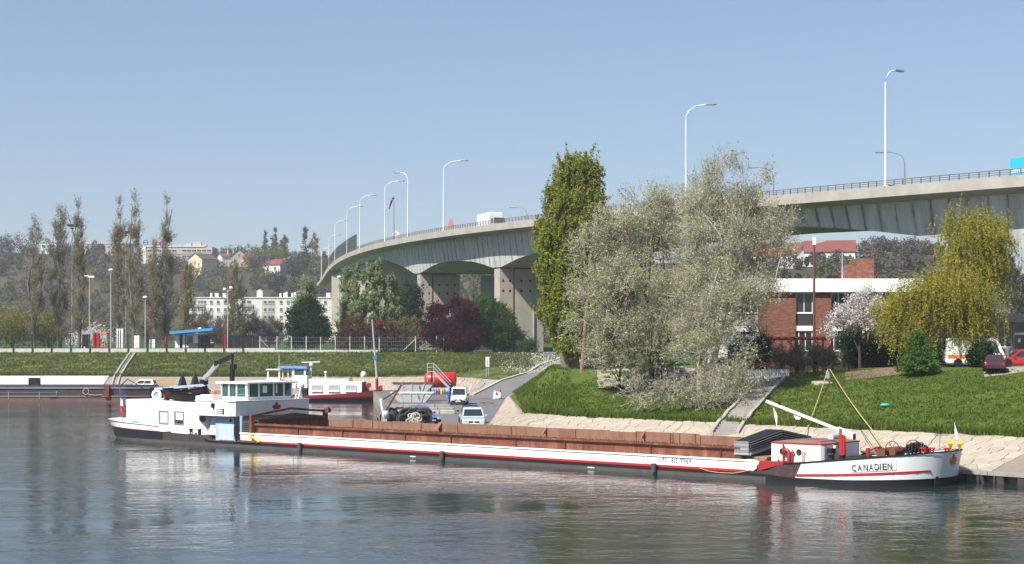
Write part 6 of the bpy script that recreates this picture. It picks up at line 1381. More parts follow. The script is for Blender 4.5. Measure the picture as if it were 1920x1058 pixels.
# ------------------------------------------------------------------ things on the quay
Zq = 1.3
def q(px, Y): return Vector(((px-960)*Y/FPX, Y, Zq))
M_skip = paint('scratched_skip_paint', (.50,.52,.52), .6, .25, .5, (.25,.2,.16), 1.6)
for k, (px, Y, z, lb) in enumerate([(776,181,.95,'upper battered grey skip nested behind the lower one on the quay'),(774,176.5,0,'lower battered grey skip standing on the quay left of the white van')]):
    t = thing('skip', lb, 'skip', q(px,Y)+Vector((0,0,z)), R(-3), 'battered skips on the quay'); a, b, h = 2.35, 1.45, 1.05
    P = lambda s, e=0: [(-(b+(a-b)*s)+e,-.8-.12*s+e,h*s),((b+(a-b)*s)-e,-.8-.12*s+e,h*s),((b+(a-b)*s)-e,.8+.12*s-e,h*s),(-(b+(a-b)*s)+e,.8+.12*s-e,h*s)]
    mb = MB(); mb.loft([P(0),P(1),P(1,.07),[(x,y,z_+.06) for x, y, z_ in P(0,.07)]], True, True); mb.build('bin', M_skip, t)
    mb = MB(); [mb.bar(P(1.0)[i],P(1.0)[(i+1)%4],.12,.12) for i in range(4)]; mb.build('rim', M_white if k else M_rustiron, t)
    for x in (-1.0,-.1,1.05): mb = MB(); mb.bar((x*.95,-.83,.05),(x*1.25,-.95,1.0),.1,.07,(0,1,0)); mb.build('rib', M_skip, t)
    mb = MB(); mb.tube([(.75,-.95,.35),(.75,-1.0,.8)], .04, 6); mb.build('lifting_lug', M_dark, t)
rt = thing('red_tank', 'big bright red cylindrical tank lying on the quay behind the skips', 'tank', q(826,209)+Vector((0,0,0)), R(3))
Mx = Matrix.Rotation(R(90),4,'Y'); r = 1.02
mb = MB(); mb.lathe([(.3,-2.1),(.8,-2.0),(r,-1.75),(r,1.75),(.8,2.0),(.3,2.1)], (0,0,1.72), 24, Mx); mb.build('vessel', M_redbright, rt)
mb = MB(); [mb.box((x-.12,-.8,0),(x+.12,.8,.95)) for x in (-1.3,1.3)]; mb.build('saddle', M_dark, rt)
for x in (-1.15,): mb = MB(); mb.lathe([(r+.015,-.12),(r+.02,.12)], (x,0,1.72), 24, Mx); mb.build('black_band', M_dark, rt)
stp = thing('access_steps', 'galvanised platform and steps leading over the bright red tank', 'steps', q(815,206))
sx = lambda px: (px-815)*206/FPX; sz = lambda py: HC-(py-YH)*206/FPX-Zq
mb = MB(); mb.box((sx(801),-.4,sz(697.5)),(sx(814),.4,sz(696.2))); mb.build('platform', M_galv, stp)
for px in (801.5,813.5):
    for y in (-.38,.38): mb = MB(); mb.tube([(sx(px),y,0 if px < 810 else 1.4),(sx(px),y,sz(681.5))], .045, 6); mb.build('post', M_galv, stp)
for y in (-.4,.4):
    mb = MB(); mb.bar((sx(813),y,sz(697)),(sx(843),y,sz(728)),.06,.28); mb.build('stringer', M_galv, stp)
    mb = MB(); mb.tube([(sx(801.5),y,sz(681.8)),(sx(813.5),y,sz(681.8)),(sx(846),y,sz(717))], .035, 6); mb.tube([(sx(801.5),y,sz(689)),(sx(813.5),y,sz(689)),(sx(845),y,sz(722))], .03, 6); mb.build('handrail', M_galv, stp)
for k in range(8): s = k/8; mb = MB(); x = sx(813.5)+(sx(842)-sx(813.5))*s; z = sz(697)+(sz(727.5)-sz(697))*s; mb.box((x,-.38,z-.02),(x+.24,.38,z+.02)); mb.build('tread', M_galv, stp)
for px, m, nm in ((813,M_bluepaint,'leftmost blue gas bottle in the row at the foot of the red tank'),(817.5,M_bluepaint,'second blue gas bottle from the left in the row by the red tank'),(823,M_redbright,'red gas bottle in the row at the foot of the red tank'),(828,M_yellow,'pale yellow gas bottle between the red one and the last blue one'),(833,M_bluepaint,'blue gas bottle nearest the man in the row by the red tank')):
    t = thing('gas_bottle', nm, 'gas bottle', q(px,203), 0, 'gas bottles on the quay'); mb = MB(); mb.lathe([(.14,0),(.17,.04),(.17,.52),(.12,.62),(.05,.66)], (0,0,0), 12); mb.build('body', m, t); mb = MB(); mb.torus((0,0,.7), (0,0,1), .1, .02, 10, 5); mb.tube([(0,0,.6),(0,0,.72)], .03, 6); mb.build('collar', M_dark, t)
for k, (px0, px1, Y, lb) in enumerate([(727,846,161,'rearmost long weathered concrete beam lying across the quay'),(731,852,154,'middle long weathered concrete beam lying across the quay'),(738,854,147.5,'front long pale-edged concrete beam lying across the quay')]):
    t = thing('concrete_beam', lb, 'beam', q(px0,Y), R(-1.5), 'concrete beams on the quay'); x1 = (px1-px0)*Y/FPX; n = 4
    for i in range(n): mb = MB(); mb.bbox((x1*i/n+.02,-.35,-.02),(x1*(i+1)/n-.02,.35,.30+.02*(i % 2)),.04); mb.build('block', M_slab if k < 2 else M_pier, t)
fp = thing('rubber_fenders', 'heap of big black rubber fenders on the quay left of the mid-blue car', 'fenders', q(742,128.5)); M_rub = plain('black_fender_rubber', (.032,.032,.036), .55)  # fender rubber in one even charcoal tone
for i, (x, y, z, r) in enumerate(((-.35,0,.62,.62),(.55,.3,.55,.55),(1.2,.2,.5,.5))):
    mb = MB(); mb.lathe([(r*.25,-.7),(r*.8,-.62),(r,-.4),(r,.4),(r*.8,.62),(r*.25,.7)], (x,y,z), 14, Matrix.Rotation(R(70),4,'X') @ Matrix.Rotation(R(20*i),4,'Y')); mb.build('fender', M_rub, fp)
mb = MB(); rows_ = [[(-.8+2.6*i/6, -.6+1.2*j/3, 1.12+.13*math.sin(i*2.1+j)+(.12 if 0 < i < 6 else -.35)) for j in range(4)] for i in range(7)]; mb.loft(rows_, False, False, True); mb.build('dark_cover', M_dark, fp)
rc = thing('rope_coil', 'big coil of pale grey hawser heaped in front of the mid-blue car', 'rope', q(777,125.0)); rng = random.Random(2); Mh = plain('pale_grey_hawser', (.42,.39,.34), .9); Mh2 = plain('dark_net', (.05,.045,.042), .95)
mb = MB()
for k in range(26):
    a = rng.uniform(-.5,.5); mb.torus((rng.uniform(-.45,.5),rng.uniform(-.25,.25),.45+rng.uniform(-.2,.35)), (.3+a,-.9,.35+rng.uniform(-.3,.3)), rng.uniform(.14,.30), .055, 14, 5)
tag(mb.build('hawser', Mh, rc), kind='stuff')
mb = MB()
for k in range(30): mb.torus((rng.uniform(-1.0,1.05),.35+rng.uniform(-.2,.2),.45+rng.uniform(-.3,.6)*(1-.1*k/30)), (rng.uniform(-.5,.5),-.9,rng.uniform(-.5,.5)), rng.uniform(.3,.5), .09, 12, 5)
tag(mb.build('dark_netting', Mh2, rc), kind='stuff')
wf = thing('winch_frame', 'rusty and white steel winch frame at the left end of the quay', 'winch', q(722,127)); fx = lambda px: (px-722)*128/FPX; fz = lambda py: HC-(py-YH)*128/FPX-Zq
mb = MB(); mb.bar((fx(713),0,fz(748)),(fx(719),0,fz(778)),.16,.14); mb.bar((fx(719),0,fz(778)),(fx(722),0,fz(796)),.18,.16); mb.bar((fx(712),.3,fz(748)),(fx(716),.3,fz(748)),.1,.1); mb.build('upright', M_white, wf)
mb = MB(); mb.bar((fx(719),.1,fz(777)),(fx(752),.5,fz(721)),.12,.14); mb.bar((fx(717),.5,fz(749)),(fx(745),.9,fz(731)),.1,.12); mb.build('strut', M_rustiron, wf)
mb = MB(); mb.lathe([(.2,-.2),(.3,-.18),(.3,.18),(.2,.2)], (fx(724),0,fz(776)), 12, Mx); mb.cbox((fx(720),-.1,fz(790)),(.5,.4,.5)); mb.build('winch_drum', M_galv, wf)
mb = MB(); [mb.tube([(fx(px),-.3,0),(fx(px),-.3,fz(py))], .06, 6) for px, py in ((706,790),(709,782),(714,776))]; mb.build('stake', M_dark, wf)
br = on(931,186,.05); t = thing('road_barrier', 'small red and white road barrier tipped at the edge of the ramp', 'barrier', br, R(-25)); mb = MB(); mb.prism([(-.45,0,0),(.5,0,.1),(.55,0,.7),(-.3,0,.95)], (0,-.06,0), (0,.06,0)); mb.build('panel', M_white, t); mb = MB(); mb.prism([(-.12,0,.45),(.35,0,.4),(.02,0,.9)], (0,-.08,0), (0,-.061,0)); mb.build('red_mark', M_redbright, t); mb = MB(); [mb.tube([(x,.05,-.1),(x,.05,1.1)], .035, 5) for x in (-.35,.5)]; mb.build('post', M_dark, t)
db_ = q(914,172); t = thing('debris_pile', 'scatter of brown timber scraps beside the tipped barrier', 'debris', db_); mb = MB(); rng = random.Random(4)
for k in range(22): a = Vector((rng.uniform(-.7,.7),rng.uniform(-.6,.6),rng.uniform(.02,.18))); mb.bar(a, a+Vector((rng.uniform(-.5,.5),rng.uniform(-.3,.3),rng.uniform(-.03,.22))), .07, .05)
tag(mb.build('scraps', M_wood, t), kind='stuff')
# the man in blue walking beside the van
def person(label, loc, rz, H):
    t = thing('person', label, 'person', loc, rz); k = H/1.75
    J = [((0,0,.95),.135),((0,.01,1.15),.13),((0,.01,1.36),.165),((0,0,1.48),.07),((0,-.01,1.56),.085),((0,-.015,1.66),.10),((0,-.01,1.74),.06),
         ((-.19,.01,1.40),.075),((-.25,.05,1.12),.055),((-.24,-.08,.90),.042),((-.24,-.12,.80),.038),((.19,.01,1.40),.075),((.25,-.03,1.13),.055),((.25,-.20,.95),.042),((.25,-.25,.87),.038),
         ((-.10,0,.88),.105),((-.11,-.14,.50),.07),((-.11,-.08,.10),.05),((-.11,-.22,.05),.045),((.10,0,.88),.105),((.11,.10,.50),.07),((.11,.30,.16),.05),((.11,.22,.05),.045)]
    Ed = [(0,1),(1,2),(2,3),(3,4),(4,5),(5,6),(2,7),(7,8),(8,9),(9,10),(2,11),(11,12),(12,13),(13,14),(0,15),(15,16),(16,17),(17,18),(0,19),(19,20),(20,21),(21,22)]
    me = bpy.data.meshes.new('body'); me.from_pydata([tuple(c*k for c in p) for p, _ in J], Ed, []); o = obj('body', me, None, t)
    s = o.modifiers.new('skin', 'SKIN'); 
    for v, (p, r_) in zip(me.skin_vertices[0].data, J): v.radius = (r_*k, r_*k)
    me.skin_vertices[0].data[0].use_root = True
    sb = o.modifiers.new('sub', 'SUBSURF'); sb.levels = sb.render_levels = 1
    bpy.context.view_layer.update(); m2 = bpy.data.meshes.new_from_object(o.evaluated_get(bpy.context.evaluated_depsgraph_get())); o.modifiers.clear(); o.data = m2
    m2.materials.clear(); [m2.materials.append(m) for m in (M_skin, plain('blue_work_jacket', (.03,.10,.42), .8), plain('blue_jeans', (.09,.14,.26), .85), plain('brown_hair', (.05,.03,.02), .9), M_dark)]
    for p in m2.polygons:
        z = p.center.z/k; x = abs(p.center.x)/k
        p.material_index = 4 if z < .10 else 2 if z < .93 and x < .2 else 3 if z > 1.68 else 0 if z > 1.47 or (x > .2 and z < 1.0) else 1; p.use_smooth = True
    mb = MB(); mb.lathe([(.01,-.02),(.022,0),(.012,.03)], (0,-.115*k,1.63*k), 6); mb.build('nose', M_skin, t)
    return t
person('man in a blue jacket and jeans walking beside the white van', q(842,167.5), R(25), 1.78)
# ------------------------------------------------------------------ vegetation
def np_mesh(name, V, F, m, parent=None, kind=None):
    me = bpy.data.meshes.new(name); n, k = F.shape
    me.vertices.add(len(V)); me.vertices.foreach_set('co', V.astype(np.float32).ravel())
    me.loops.add(n*k); me.loops.foreach_set('vertex_index', F.astype(np.int32).ravel())
    me.polygons.add(n); me.polygons.foreach_set('loop_start', np.arange(0, n*k, k, dtype=np.int32)); me.polygons.foreach_set('loop_total', np.full(n, k, dtype=np.int32))
    me.update(calc_edges=True); o = obj(name, me, m, parent)
    if kind: o['kind'] = kind
    return o
def unit(a): return a/np.maximum(np.linalg.norm(a, axis=1, keepdims=True), 1e-9)
def leaf_quads(P, size, g, asp=.55):
    n = len(P); a = unit(g.normal(size=(n,3))); b = unit(np.cross(a, g.normal(size=(n,3)))); s = (size*g.uniform(.6,1.4,n))[:,None]
    V = np.stack([P+a*s, P+b*s*asp, P-a*s, P-b*s*asp], 1).reshape(-1,3); return V, np.arange(4*n).reshape(n,4)
def twig_prisms(A, B, r0, r1):
    n = len(A); d = unit(B-A); u = unit(np.cross(d, np.array([[.3,.5,.81]]))); v = np.cross(d, u); V = []
    for c, r in ((A,r0),(B,r1)):
        for k in range(3): V.append(c+(u*math.cos(2.094*k)+v*math.sin(2.094*k))*np.reshape(r,(-1,1)))
    V = np.stack(V, 1).reshape(-1,3); b = (np.arange(n)*6)[:,None]
    F = np.concatenate([b+np.array([[k,(k+1)%3,3+(k+1)%3,3+k]]) for k in range(3)], 0); return V, F
def merge(parts):
    V, F, o = [], [], 0
    for v, f in parts: V.append(v); F.append(f+o); o += len(v)
    return np.concatenate(V), np.concatenate(F)
L_far = {}
def tree(name, label, base, blobs, leafm, nleaf, lsize, barkm, seed=0, cat='tree', group=None, clumps=60, cr=.9, czf=1.0, twigs=0, tlen=1.2, up=.4, twigm=None, twr=.012, trunk=(.25,.8), stems=((0,0),), droop=0, shell=.5, lean=0, asp=.55):
    """blobs: ellipsoids (dx,dy,z,rx,ry,rz). leaves sit along twigs that spread from limb ends inside them"""
    g = np.random.default_rng(seed); t = thing(name, label, cat, base, 0, group); blobs = np.array(blobs, float)
    wt = blobs[:,3]*blobs[:,5]; wt /= wt.sum(); which = g.choice(len(blobs), clumps, p=wt)
    d = unit(g.normal(size=(clumps,3))); rr = g.uniform(shell**3,1,clumps)**(1/3); Cn = blobs[which,:3]+d*rr[:,None]*blobs[which,3:6]*.92
    Hm = Cn[:,2].max(); zmin = max(.2, Cn[:,2].min()); r0, top = trunk; mb = MB(); zt = Hm*top
    S = [Vector((sx,sy,0)) for sx, sy in stems]; spine = []
    for k, s in enumerate(S):
        w1 = g.normal(0, .03*Hm, 2); w2 = g.normal(0, .03*Hm, 2); cx, cy = (blobs[:,0].mean()*.5, blobs[:,1].mean()*.5)
        pts = [s+Vector((0,0,-.5)), s*1.1+Vector((w1[0]*.3,w1[1]*.3,zt*.25)), s*1.5+Vector((cx*.5+w1[0],cy*.5+w1[1],zt*.55)), s*1.8+Vector((cx+w2[0],cy+w2[1],zt))]
        mb.tube(pts, [r0*1.25,r0*.85,r0*.5,r0*.14], 7); spine.append(pts)
    ldir = np.zeros((clumps,3)); nm = min(clumps, max(6, clumps//12)); order = g.permutation(clumps); nodes_ = []
    for r_, i in enumerate(order):                       # a few main limbs leave the trunk, the rest branch off those
        b = Vector(Cn[i])
        if r_ < nm:
            c = Cn[i]; sp = min(spine, key=lambda p: (p[2]-b).length); zz = np.clip(c[2]*g.uniform(.35,.75)-.3*math.hypot(c[0],c[1])*(1 if up >= 0 else -.5), .10*Hm, zt*.95)
            k = 0 if zz < sp[1].z else (1 if zz < sp[2].z else 2); s = (zz-sp[k].z)/max(.01,(sp[k+1].z-sp[k].z)); a = sp[k].lerp(sp[k+1], min(1,max(0,s))); rl = r0*.42*(1-.6*zz/Hm)
        else:
            ds = [(n_[0]-b).length+(1.5*max(0,n_[0].z-b.z) if up >= 0 else 0) for n_ in nodes_]; j = int(np.argmin(ds)); a, rl = nodes_[j]; rl = rl*.62
        ln = (b-a).length; m_ = a.lerp(b,.5)+Vector((g.normal(0,.10)*ln,g.normal(0,.10)*ln,(.10 if up >= 0 else .25)*ln*g.uniform(-.4,1)))
        mb.tube([a,m_,b], [max(.014,rl),max(.011,rl*.7),max(.008,rl*.35)], 5, False); ldir[i] = np.array((b-m_).normalized()); nodes_ += [(m_,rl*.7),(a.lerp(m_,.6),rl*.8),(b,rl*.4)]
    mb.build('trunk', barkm, t, fix=False)
    nt_ = max(1, int(twigs/clumps)) if twigs else 0; parts = []
    if nt_:
        A = np.repeat(Cn, nt_, 0)+g.normal(size=(clumps*nt_,3))*np.array([cr*.22,cr*.22,cr*.22*czf]); D = unit(np.repeat(ldir, nt_, 0)*.7+np.array([[0,0,up]])+g.normal(size=(clumps*nt_,3))*.55); Ln = g.uniform(.4,1.0,clumps*nt_)[:,None]*tlen; B = A+D*Ln
        v, f = twig_prisms(A, B, np.full(len(A), twr), np.full(len(A), twr*.4)); np_mesh('twigs', v, f, twigm or barkm, t)
        if nleaf:
            ix = g.integers(0, len(A), nleaf); P = A[ix]+(B-A)[ix]*g.uniform(.1,1.05,nleaf)[:,None]+g.normal(size=(nleaf,3))*(.10 if not droop else .06)
    elif nleaf:
        ix = g.integers(0, clumps, nleaf); P = Cn[ix]+g.normal(size=(nleaf,3))*np.array([cr*.5,cr*.5,cr*.5*czf])
    if droop and nleaf:
        nst = max(1, nleaf//26); ix = g.integers(0, clumps, nst); st_ = Cn[ix]+g.normal(size=(nst,3))*cr*.55; ln = g.uniform(.25,1,nst)*droop; j = np.repeat(np.arange(nst),26); s = g.uniform(0,1,len(j)); out = unit(st_*np.array([1,1,0])+1e-6)
        P = st_[j]+out[j]*(.35*np.sqrt(s))[:,None]+np.array([[0,0,-1.0]])*(s*ln[j])[:,None]+g.normal(size=(len(j),3))*.055; P[:,2] = np.maximum(P[:,2], .25)
    if nleaf: P[:,2] = np.maximum(P[:,2], .05); v, f = leaf_quads(P, lsize, g, asp); np_mesh('crown', v, f, leafm, t)
    return t
def column(h, w_, z0=.12, n=6, tip=.25):
    out = []
    for k in range(n):
        s = k/(n-1); z = h*(z0+(1-z0)*s*.93); r = w_/2*(.55+.45*math.sin(math.pi*min(1,s*1.1+.22))) if s < .75 else w_/2*(1-(s-.75)/.25*(1-tip))*.9
        out.append((0,0,z,r,r,h*.11))
    return out
G_pop = leafmat('poplar_fresh_leaf', (.16,.195,.022), (.30,.33,.04), (.46,.45,.08), .5)
G_silver = leafmat('silvery_catkin_leaf', (.29,.305,.14), (.47,.47,.24), (.60,.59,.36), .42)
G_olive = leafmat('olive_budding_leaf', (.19,.16,.08), (.26,.23,.105), (.33,.30,.13), .35)
G_willow = leafmat('yellow_willow_leaf', (.23,.225,.025), (.38,.355,.05), (.52,.46,.09), .5)
G_pale = leafmat('pale_green_poplar_leaf', (.20,.25,.09), (.31,.36,.14), (.40,.45,.20), .45)
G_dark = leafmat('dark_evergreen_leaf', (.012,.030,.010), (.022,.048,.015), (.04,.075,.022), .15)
G_mid = leafmat('mid_green_leaf', (.035,.075,.012), (.06,.115,.018), (.10,.16,.03), .35)
G_plum = leafmat('purple_plum_leaf', (.028,.005,.010), (.065,.010,.020), (.12,.018,.032), .3)
G_redsh = leafmat('reddish_shrub_leaf', (.12,.028,.032), (.19,.05,.05), (.23,.09,.07), .35)
G_rust = leafmat('yellow_brown_shrub_leaf', (.12,.085,.035), (.18,.13,.05), (.27,.19,.04), .3)
G_blossom = leafmat('white_blossom', (.62,.58,.56), (.72,.69,.67), (.76,.74,.73), .4)
G_yel = leafmat('yellow_green_leaf', (.13,.14,.02), (.20,.205,.03), (.27,.26,.05), .4)
G_brown = leafmat('bare_brown_haze', (.075,.055,.042), (.11,.082,.062), (.14,.11,.08), .1)
G_spruce = leafmat('spruce_needle', (.035,.085,.014), (.08,.16,.025), (.16,.26,.05), .3)
# ---- the row of tall budding poplars on the left
row = [(65,403,38,'first tall thin poplar from the left edge behind the white wall'),(113,375,36,'tall bare-topped poplar just left of the stadium mast'),(147,391,38,'sparse leaning poplar just right of the stadium mast'),(222,373,32,'left one of the paired poplars beside the tall pale pole'),(252,373,40,'right one of the paired poplars near the white panels'),(312,385,44,'broad tall poplar in front of the beige office block'),(290,468,32,'short thin poplar left of the broad one at the office block')]
for k, (px, ty, wp, lb) in enumerate(row):
    p = gat(px, 274+3*(k % 2)); s = FPX/p.y; h = HC+(YH-ty)/s-p.z; w_ = wp/s
    tree('poplar_tree', lb, p, column(h, w_*.84, .2, 7, .2), G_olive, 6200, .11, M_bark, 11+k, 'tree', 'budding poplars behind the white wall', 46, .9, 2.2, 1500, 2.0, 1.3, M_twig, .016, (.30,.97))
for px, ty, wp, Yb_, lb in [(351,497,36,300,'olive green poplar left of the white apartment block'),(440,499,42,300,'olive green poplar standing before the middle of the apartment block')]:
    p = gat(px, Yb_); s = FPX/Yb_; h = HC+(YH-ty)/s-p.z
    tree('poplar_tree', lb, p, column(h, wp/s, .15, 7, .3), G_olive, 9000, .12, M_bark, 30+px, 'tree', None, 110, .9, 1.8, 1500, 1.5, 1.1, M_twig, .02, (.3,.95))
def bush(name, label, px, top, wp, Y, m, n, ls, seed, bottom=None, cat='shrub', bark=None, tw=0, cl=50, zr=None, twm=None, group=None, up=.35, tl=.9, dp=.7):
    p = gat(px, Y); s = FPX/Y; h = HC+(YH-top)/s-p.z; w_ = wp/s/2
    bl = [(0,0,h*.56,w_*.85,w_*dp,h*.42),(-w_*.4,0,h*.38,w_*.6,w_*dp*.8,h*.34),(w_*.4,.1,h*.40,w_*.6,w_*dp*.8,h*.36)]
    return tree(name, label, p, bl, m, n, ls, bark or M_barkdark, seed, cat, group, cl, w_*.42, .9, tw, tl, up, twm, .018, (.12 if h < 5 else .22,.6))
bush('shrub', 'bright yellow-green bush at the left edge of the picture', 22, 568, 110, 300, G_yel, 7000, .16, 1)
bush('shrub', 'yellow-green bush between the first two poplars', 92, 575, 60, 302, G_yel, 4500, .16, 2)
bush('shrub', 'low olive bush behind the third poplar', 165, 590, 60, 305, G_olive, 4000, .16, 3, tw=500, twm=M_twig)
bush('shrub', 'low hedge of white blossom behind the red double totem', 168, 612, 80, 292, G_blossom, 2600, .16, 4)
bush('shrub', 'grey-brown bare tree left of the gate house', 290, 575, 70, 310, G_brown, 2500, .14, 5, tw=2500, twm=M_twig, cat='tree')
for k, (px, ty, wp, lb) in enumerate([(393,585,66,'bare grey tree behind the blue-roofed gate house'),(470,578,76,'bare reddish-grey tree behind the slatted gate'),(505,590,60,'bare brownish tree left of the dark evergreen'),(425,592,60,'thin bare tree beside the twin globe lamp')]):
    bush('bare_tree', lb, px, ty, wp, 300+4*k, G_brown, 1500, .12, 60+k, tw=3800, twm=plain('grey_red_twigs', (.20,.155,.14), .95), cat='tree', up=.8, tl=1.5)
p = gat(577,270); tree('evergreen_tree', 'rounded dark evergreen tree behind the pale-posted fence', p, [(0,0,4.6,3.9,3.4,3.6),(0,0,7.2,2.0,1.9,1.9),(-1.2,-.3,2.6,2.8,2.5,2.0),(1.4,-.3,2.8,2.7,2.5,2.0)], G_dark, 40000, .15, M_barkdark, 8, 'tree', None, 130, .9, 1, trunk=(.25,.7))
bush('poplar_tree', 'pale green poplar rising behind the dark evergreen', 573, 513, 46, 292, G_pale, 13000, .17, 70, cat='tree', bark=M_barkpale, cl=60, dp=1)
p = gat(704,288); s = FPX/288; tree('poplar_tree', 'broad pale green poplar in front of the viaduct', p, [(-2.6,0,10.4,1.7,1.7,4.8),(.2,-.3,11,2.1,1.9,4.9),(2.4,.2,10,1.9,1.8,4.8),(-.9,-.8,6,3.2,2.3,3.2),(2.6,-.4,5.6,2.4,2.2,3.0),(-3.2,.2,6.0,1.8,1.6,3.2)], G_pale, 60000, .17, M_barkpale, 71, 'tree', None, 120, 1.0, 1.9, 1500, 1.2, 1.2, M_barkpale, .02, (.3,.85))
p = gat(652,292); tree('poplar_tree', 'slimmer pale green poplar left of the broad one', p, column(14.2, 3.8, .12, 6, .4), G_pale, 17000, .17, M_barkpale, 72, 'tree', None, 70, .9, 1.8, 600, 1.2, 1.2, None, .018, (.24,.9))
p = gat(646,278); tree('conifer', 'small dark pointed conifer behind the reddish shrubs', p, [(0,0,1.6+1.25*k,1.15-.16*k,1.15-.16*k,.8) for k in range(6)], G_dark, 4500, .10, M_barkdark, 73, 'tree', None, 60, .45, 1, trunk=(.12,.95))
bush('shrub', 'reddish leafed shrub behind the leaning houseboat mast', 668, 594, 86, 266, G_redsh, 15000, .14, 74, tw=1800, twm=plain('red_twigs', (.16,.06,.06), .9), cl=60)
bush('shrub', 'dull dark red shrub right of the houseboat mast', 722, 603, 70, 265, G_redsh, 9000, .14, 75, tw=1800, twm=plain('dark_red_twigs', (.13,.06,.055), .9), cl=50)
bush('shrub', 'yellow-brown shrub left of the viaduct pier', 766, 598, 80, 266, G_rust, 12000, .14, 76, tw=2000, twm=M_twig, cl=55)
bush('shadow_filler_shrub', 'added dark foliage standing in for deck shadow left of the first viaduct pier', 768, 520, 56, 303, G_dark, 12000, .2, 78, cat='tree', cl=60)  # added dark foliage, imitates the deck's shadow over the lit abutment
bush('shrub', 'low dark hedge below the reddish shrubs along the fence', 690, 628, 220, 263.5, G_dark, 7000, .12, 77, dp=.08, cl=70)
p = gat(853,263); tree('plum_tree', 'round dark purple plum tree before the viaduct piers', p, [(0,0,5.4,4.7,3.8,3.7),(-2.4,-.6,3.2,3.0,2.6,2.4),(2.4,-.6,3.2,2.8,2.6,2.4),(.3,-1,2.2,4.6,3,1.9)], G_plum, 52000, .15, M_barkdark, 9, 'tree', None, 130, 1.0, 1, trunk=(.25,.7))
p = gat(926,266); tree('green_tree', 'fresh green leafy tree right of the purple plum', p, [(-.6,0,5.0,3.4,3,3.8),(1.8,-.4,3.2,2.8,2.4,2.6),(-1.5,.2,7,2.4,2,1.9)], G_mid, 32000, .16, M_barkdark, 10, 'tree', None, 100, .95, 1, trunk=(.25,.75))
bush('shrub', 'low green bush at the foot of the right-hand viaduct pier', 990, 632, 40, 262, G_mid, 1500, .12, 79)
# ---- tall poplar on the right bank
p = gp(1068,689); p = Vector((p.x, 150, gz((1068-960)*150/FPX,150,5.4))); p.x = (1068-960)*150/FPX
tree('poplar_tree', 'very tall dense yellow-green poplar at the top of the ramp', p, [(.8,0,17.6,1.6,1.5,2.2),(-.5,0,16.4,1.6,1.5,2.4),(2.0,0,16.2,1.4,1.4,2.4),(.4,0,14.0,2.9,2.6,3.0),(-.5,0,11.8,2.8,2.5,3.0),(.9,0,10.8,2.7,2.4,3.2),(-.3,0,8.8,3.0,2.6,3.0),(.4,0,6.4,2.9,2.6,3.0),(-.7,0,5.6,2.3,2.2,2.6),(.3,0,3.8,2.4,2.3,2.4),(.5,0,2.0,1.9,1.8,1.6)], G_pop, 150000, .105, M_bark, 20, 'tree', None, 900, 1.1, 1.9, 5200, 1.3, 1.8, M_bark, .012, (.42,.92), ((-.3,0),(.4,.2)), asp=.62)
# ---- silvery trees on the slope
b1 = gp(1213,742); k = FPX/b1.y
rel = lambda px, py, dy, b, rx, rz, ry=None: ((px-960)*(b.y+dy)/FPX-b.x, dy, HC+(YH-py)*(b.y+dy)/FPX-b.z, rx, ry or rx*.8, rz)
tree('silvery_tree', 'wide silvery white-leaved tree with dark twisted trunk beside the tall poplar', b1, [rel(1195,430,2,b1,3.6,2.9),(rel(1270,400,3,b1,3.2,3.0)),rel(1130,470,2,b1,2.7,3.2),rel(1200,560,0,b1,4.4,3.6),rel(1110,600,1,b1,2.4,2.6),rel(1290,520,1,b1,3.4,3.3),rel(1180,625,-1,b1,3.4,1.8),rel(1125,560,0,b1,2.6,2.8),rel(1260,620,0,b1,2.6,1.8),rel(1290,640,-1,b1,3.0,1.8),rel(1230,675,-1.5,b1,3.0,1.3),rel(1140,660,-.5,b1,2.2,1.4)], G_silver, 50000, .08, M_bark, 21, 'tree', 'silvery trees on the bank', 240, 1.6, 1.1, 9500, 1.6, .45, M_barkpale, .016, (.36,.75), ((0,0),(-.9,.3),(.8,.4)), shell=.2)
b2 = gp(1318,753)
tree('silvery_tree', 'tall open silvery tree with pale upright branches in front of the viaduct', b2, [rel(1375,350,4,b2,2.9,2.9),rel(1335,400,4,b2,2.4,2.6),rel(1415,420,3,b2,2.5,2.7),rel(1350,470,2,b2,3.6,3.0),rel(1450,450,2,b2,1.8,2.2),rel(1340,570,0,b2,4.2,3.2),rel(1420,540,1,b2,2.4,2.2),rel(1330,655,-1,b2,3.2,1.6)], G_silver, 28000, .08, M_barkpale, 22, 'tree', 'silvery trees on the bank', 140, 1.6, 1.1, 7000, 1.7, .55, M_barkpale, .016, (.30,.55), ((0,0),(.7,.5)), shell=.15)
tree('silvery_shrub', 'low spreading silvery thicket at the top of the bank steps', gp(1312,768), [(0,.5,1.7,3.0,2.2,1.2),(-3.4,.2,1.5,2.4,1.8,1.1),(2.2,.8,1.9,2.2,1.8,1.4),(.3,-.3,1.0,3.6,1.5,.8),(3.2,2.2,2.6,1.6,1.4,1.4)], G_silver, 4200, .08, M_bark, 23, 'shrub', None, 60, 1.3, 1, 1700, 1.6, .1, M_barkpale, .016, (.16,.6), ((0,0),(-.6,.2),(.7,.2)), shell=.1)
b3 = gp(1160,735)
tree('small_tree', 'small sparse twisted tree on the slope left of the silvery trees', b3, [(-.6,0,3.6,2.0,1.6,1.6),(.8,.3,4.2,1.8,1.5,1.5),(-1.9,0,2.6,1.1,1,1.0)], G_silver, 3000, .08, M_barkdark, 24, 'tree', None, 50, .8, 1, 2200, 1.2, .2, M_bark, .014, (.12,.7))
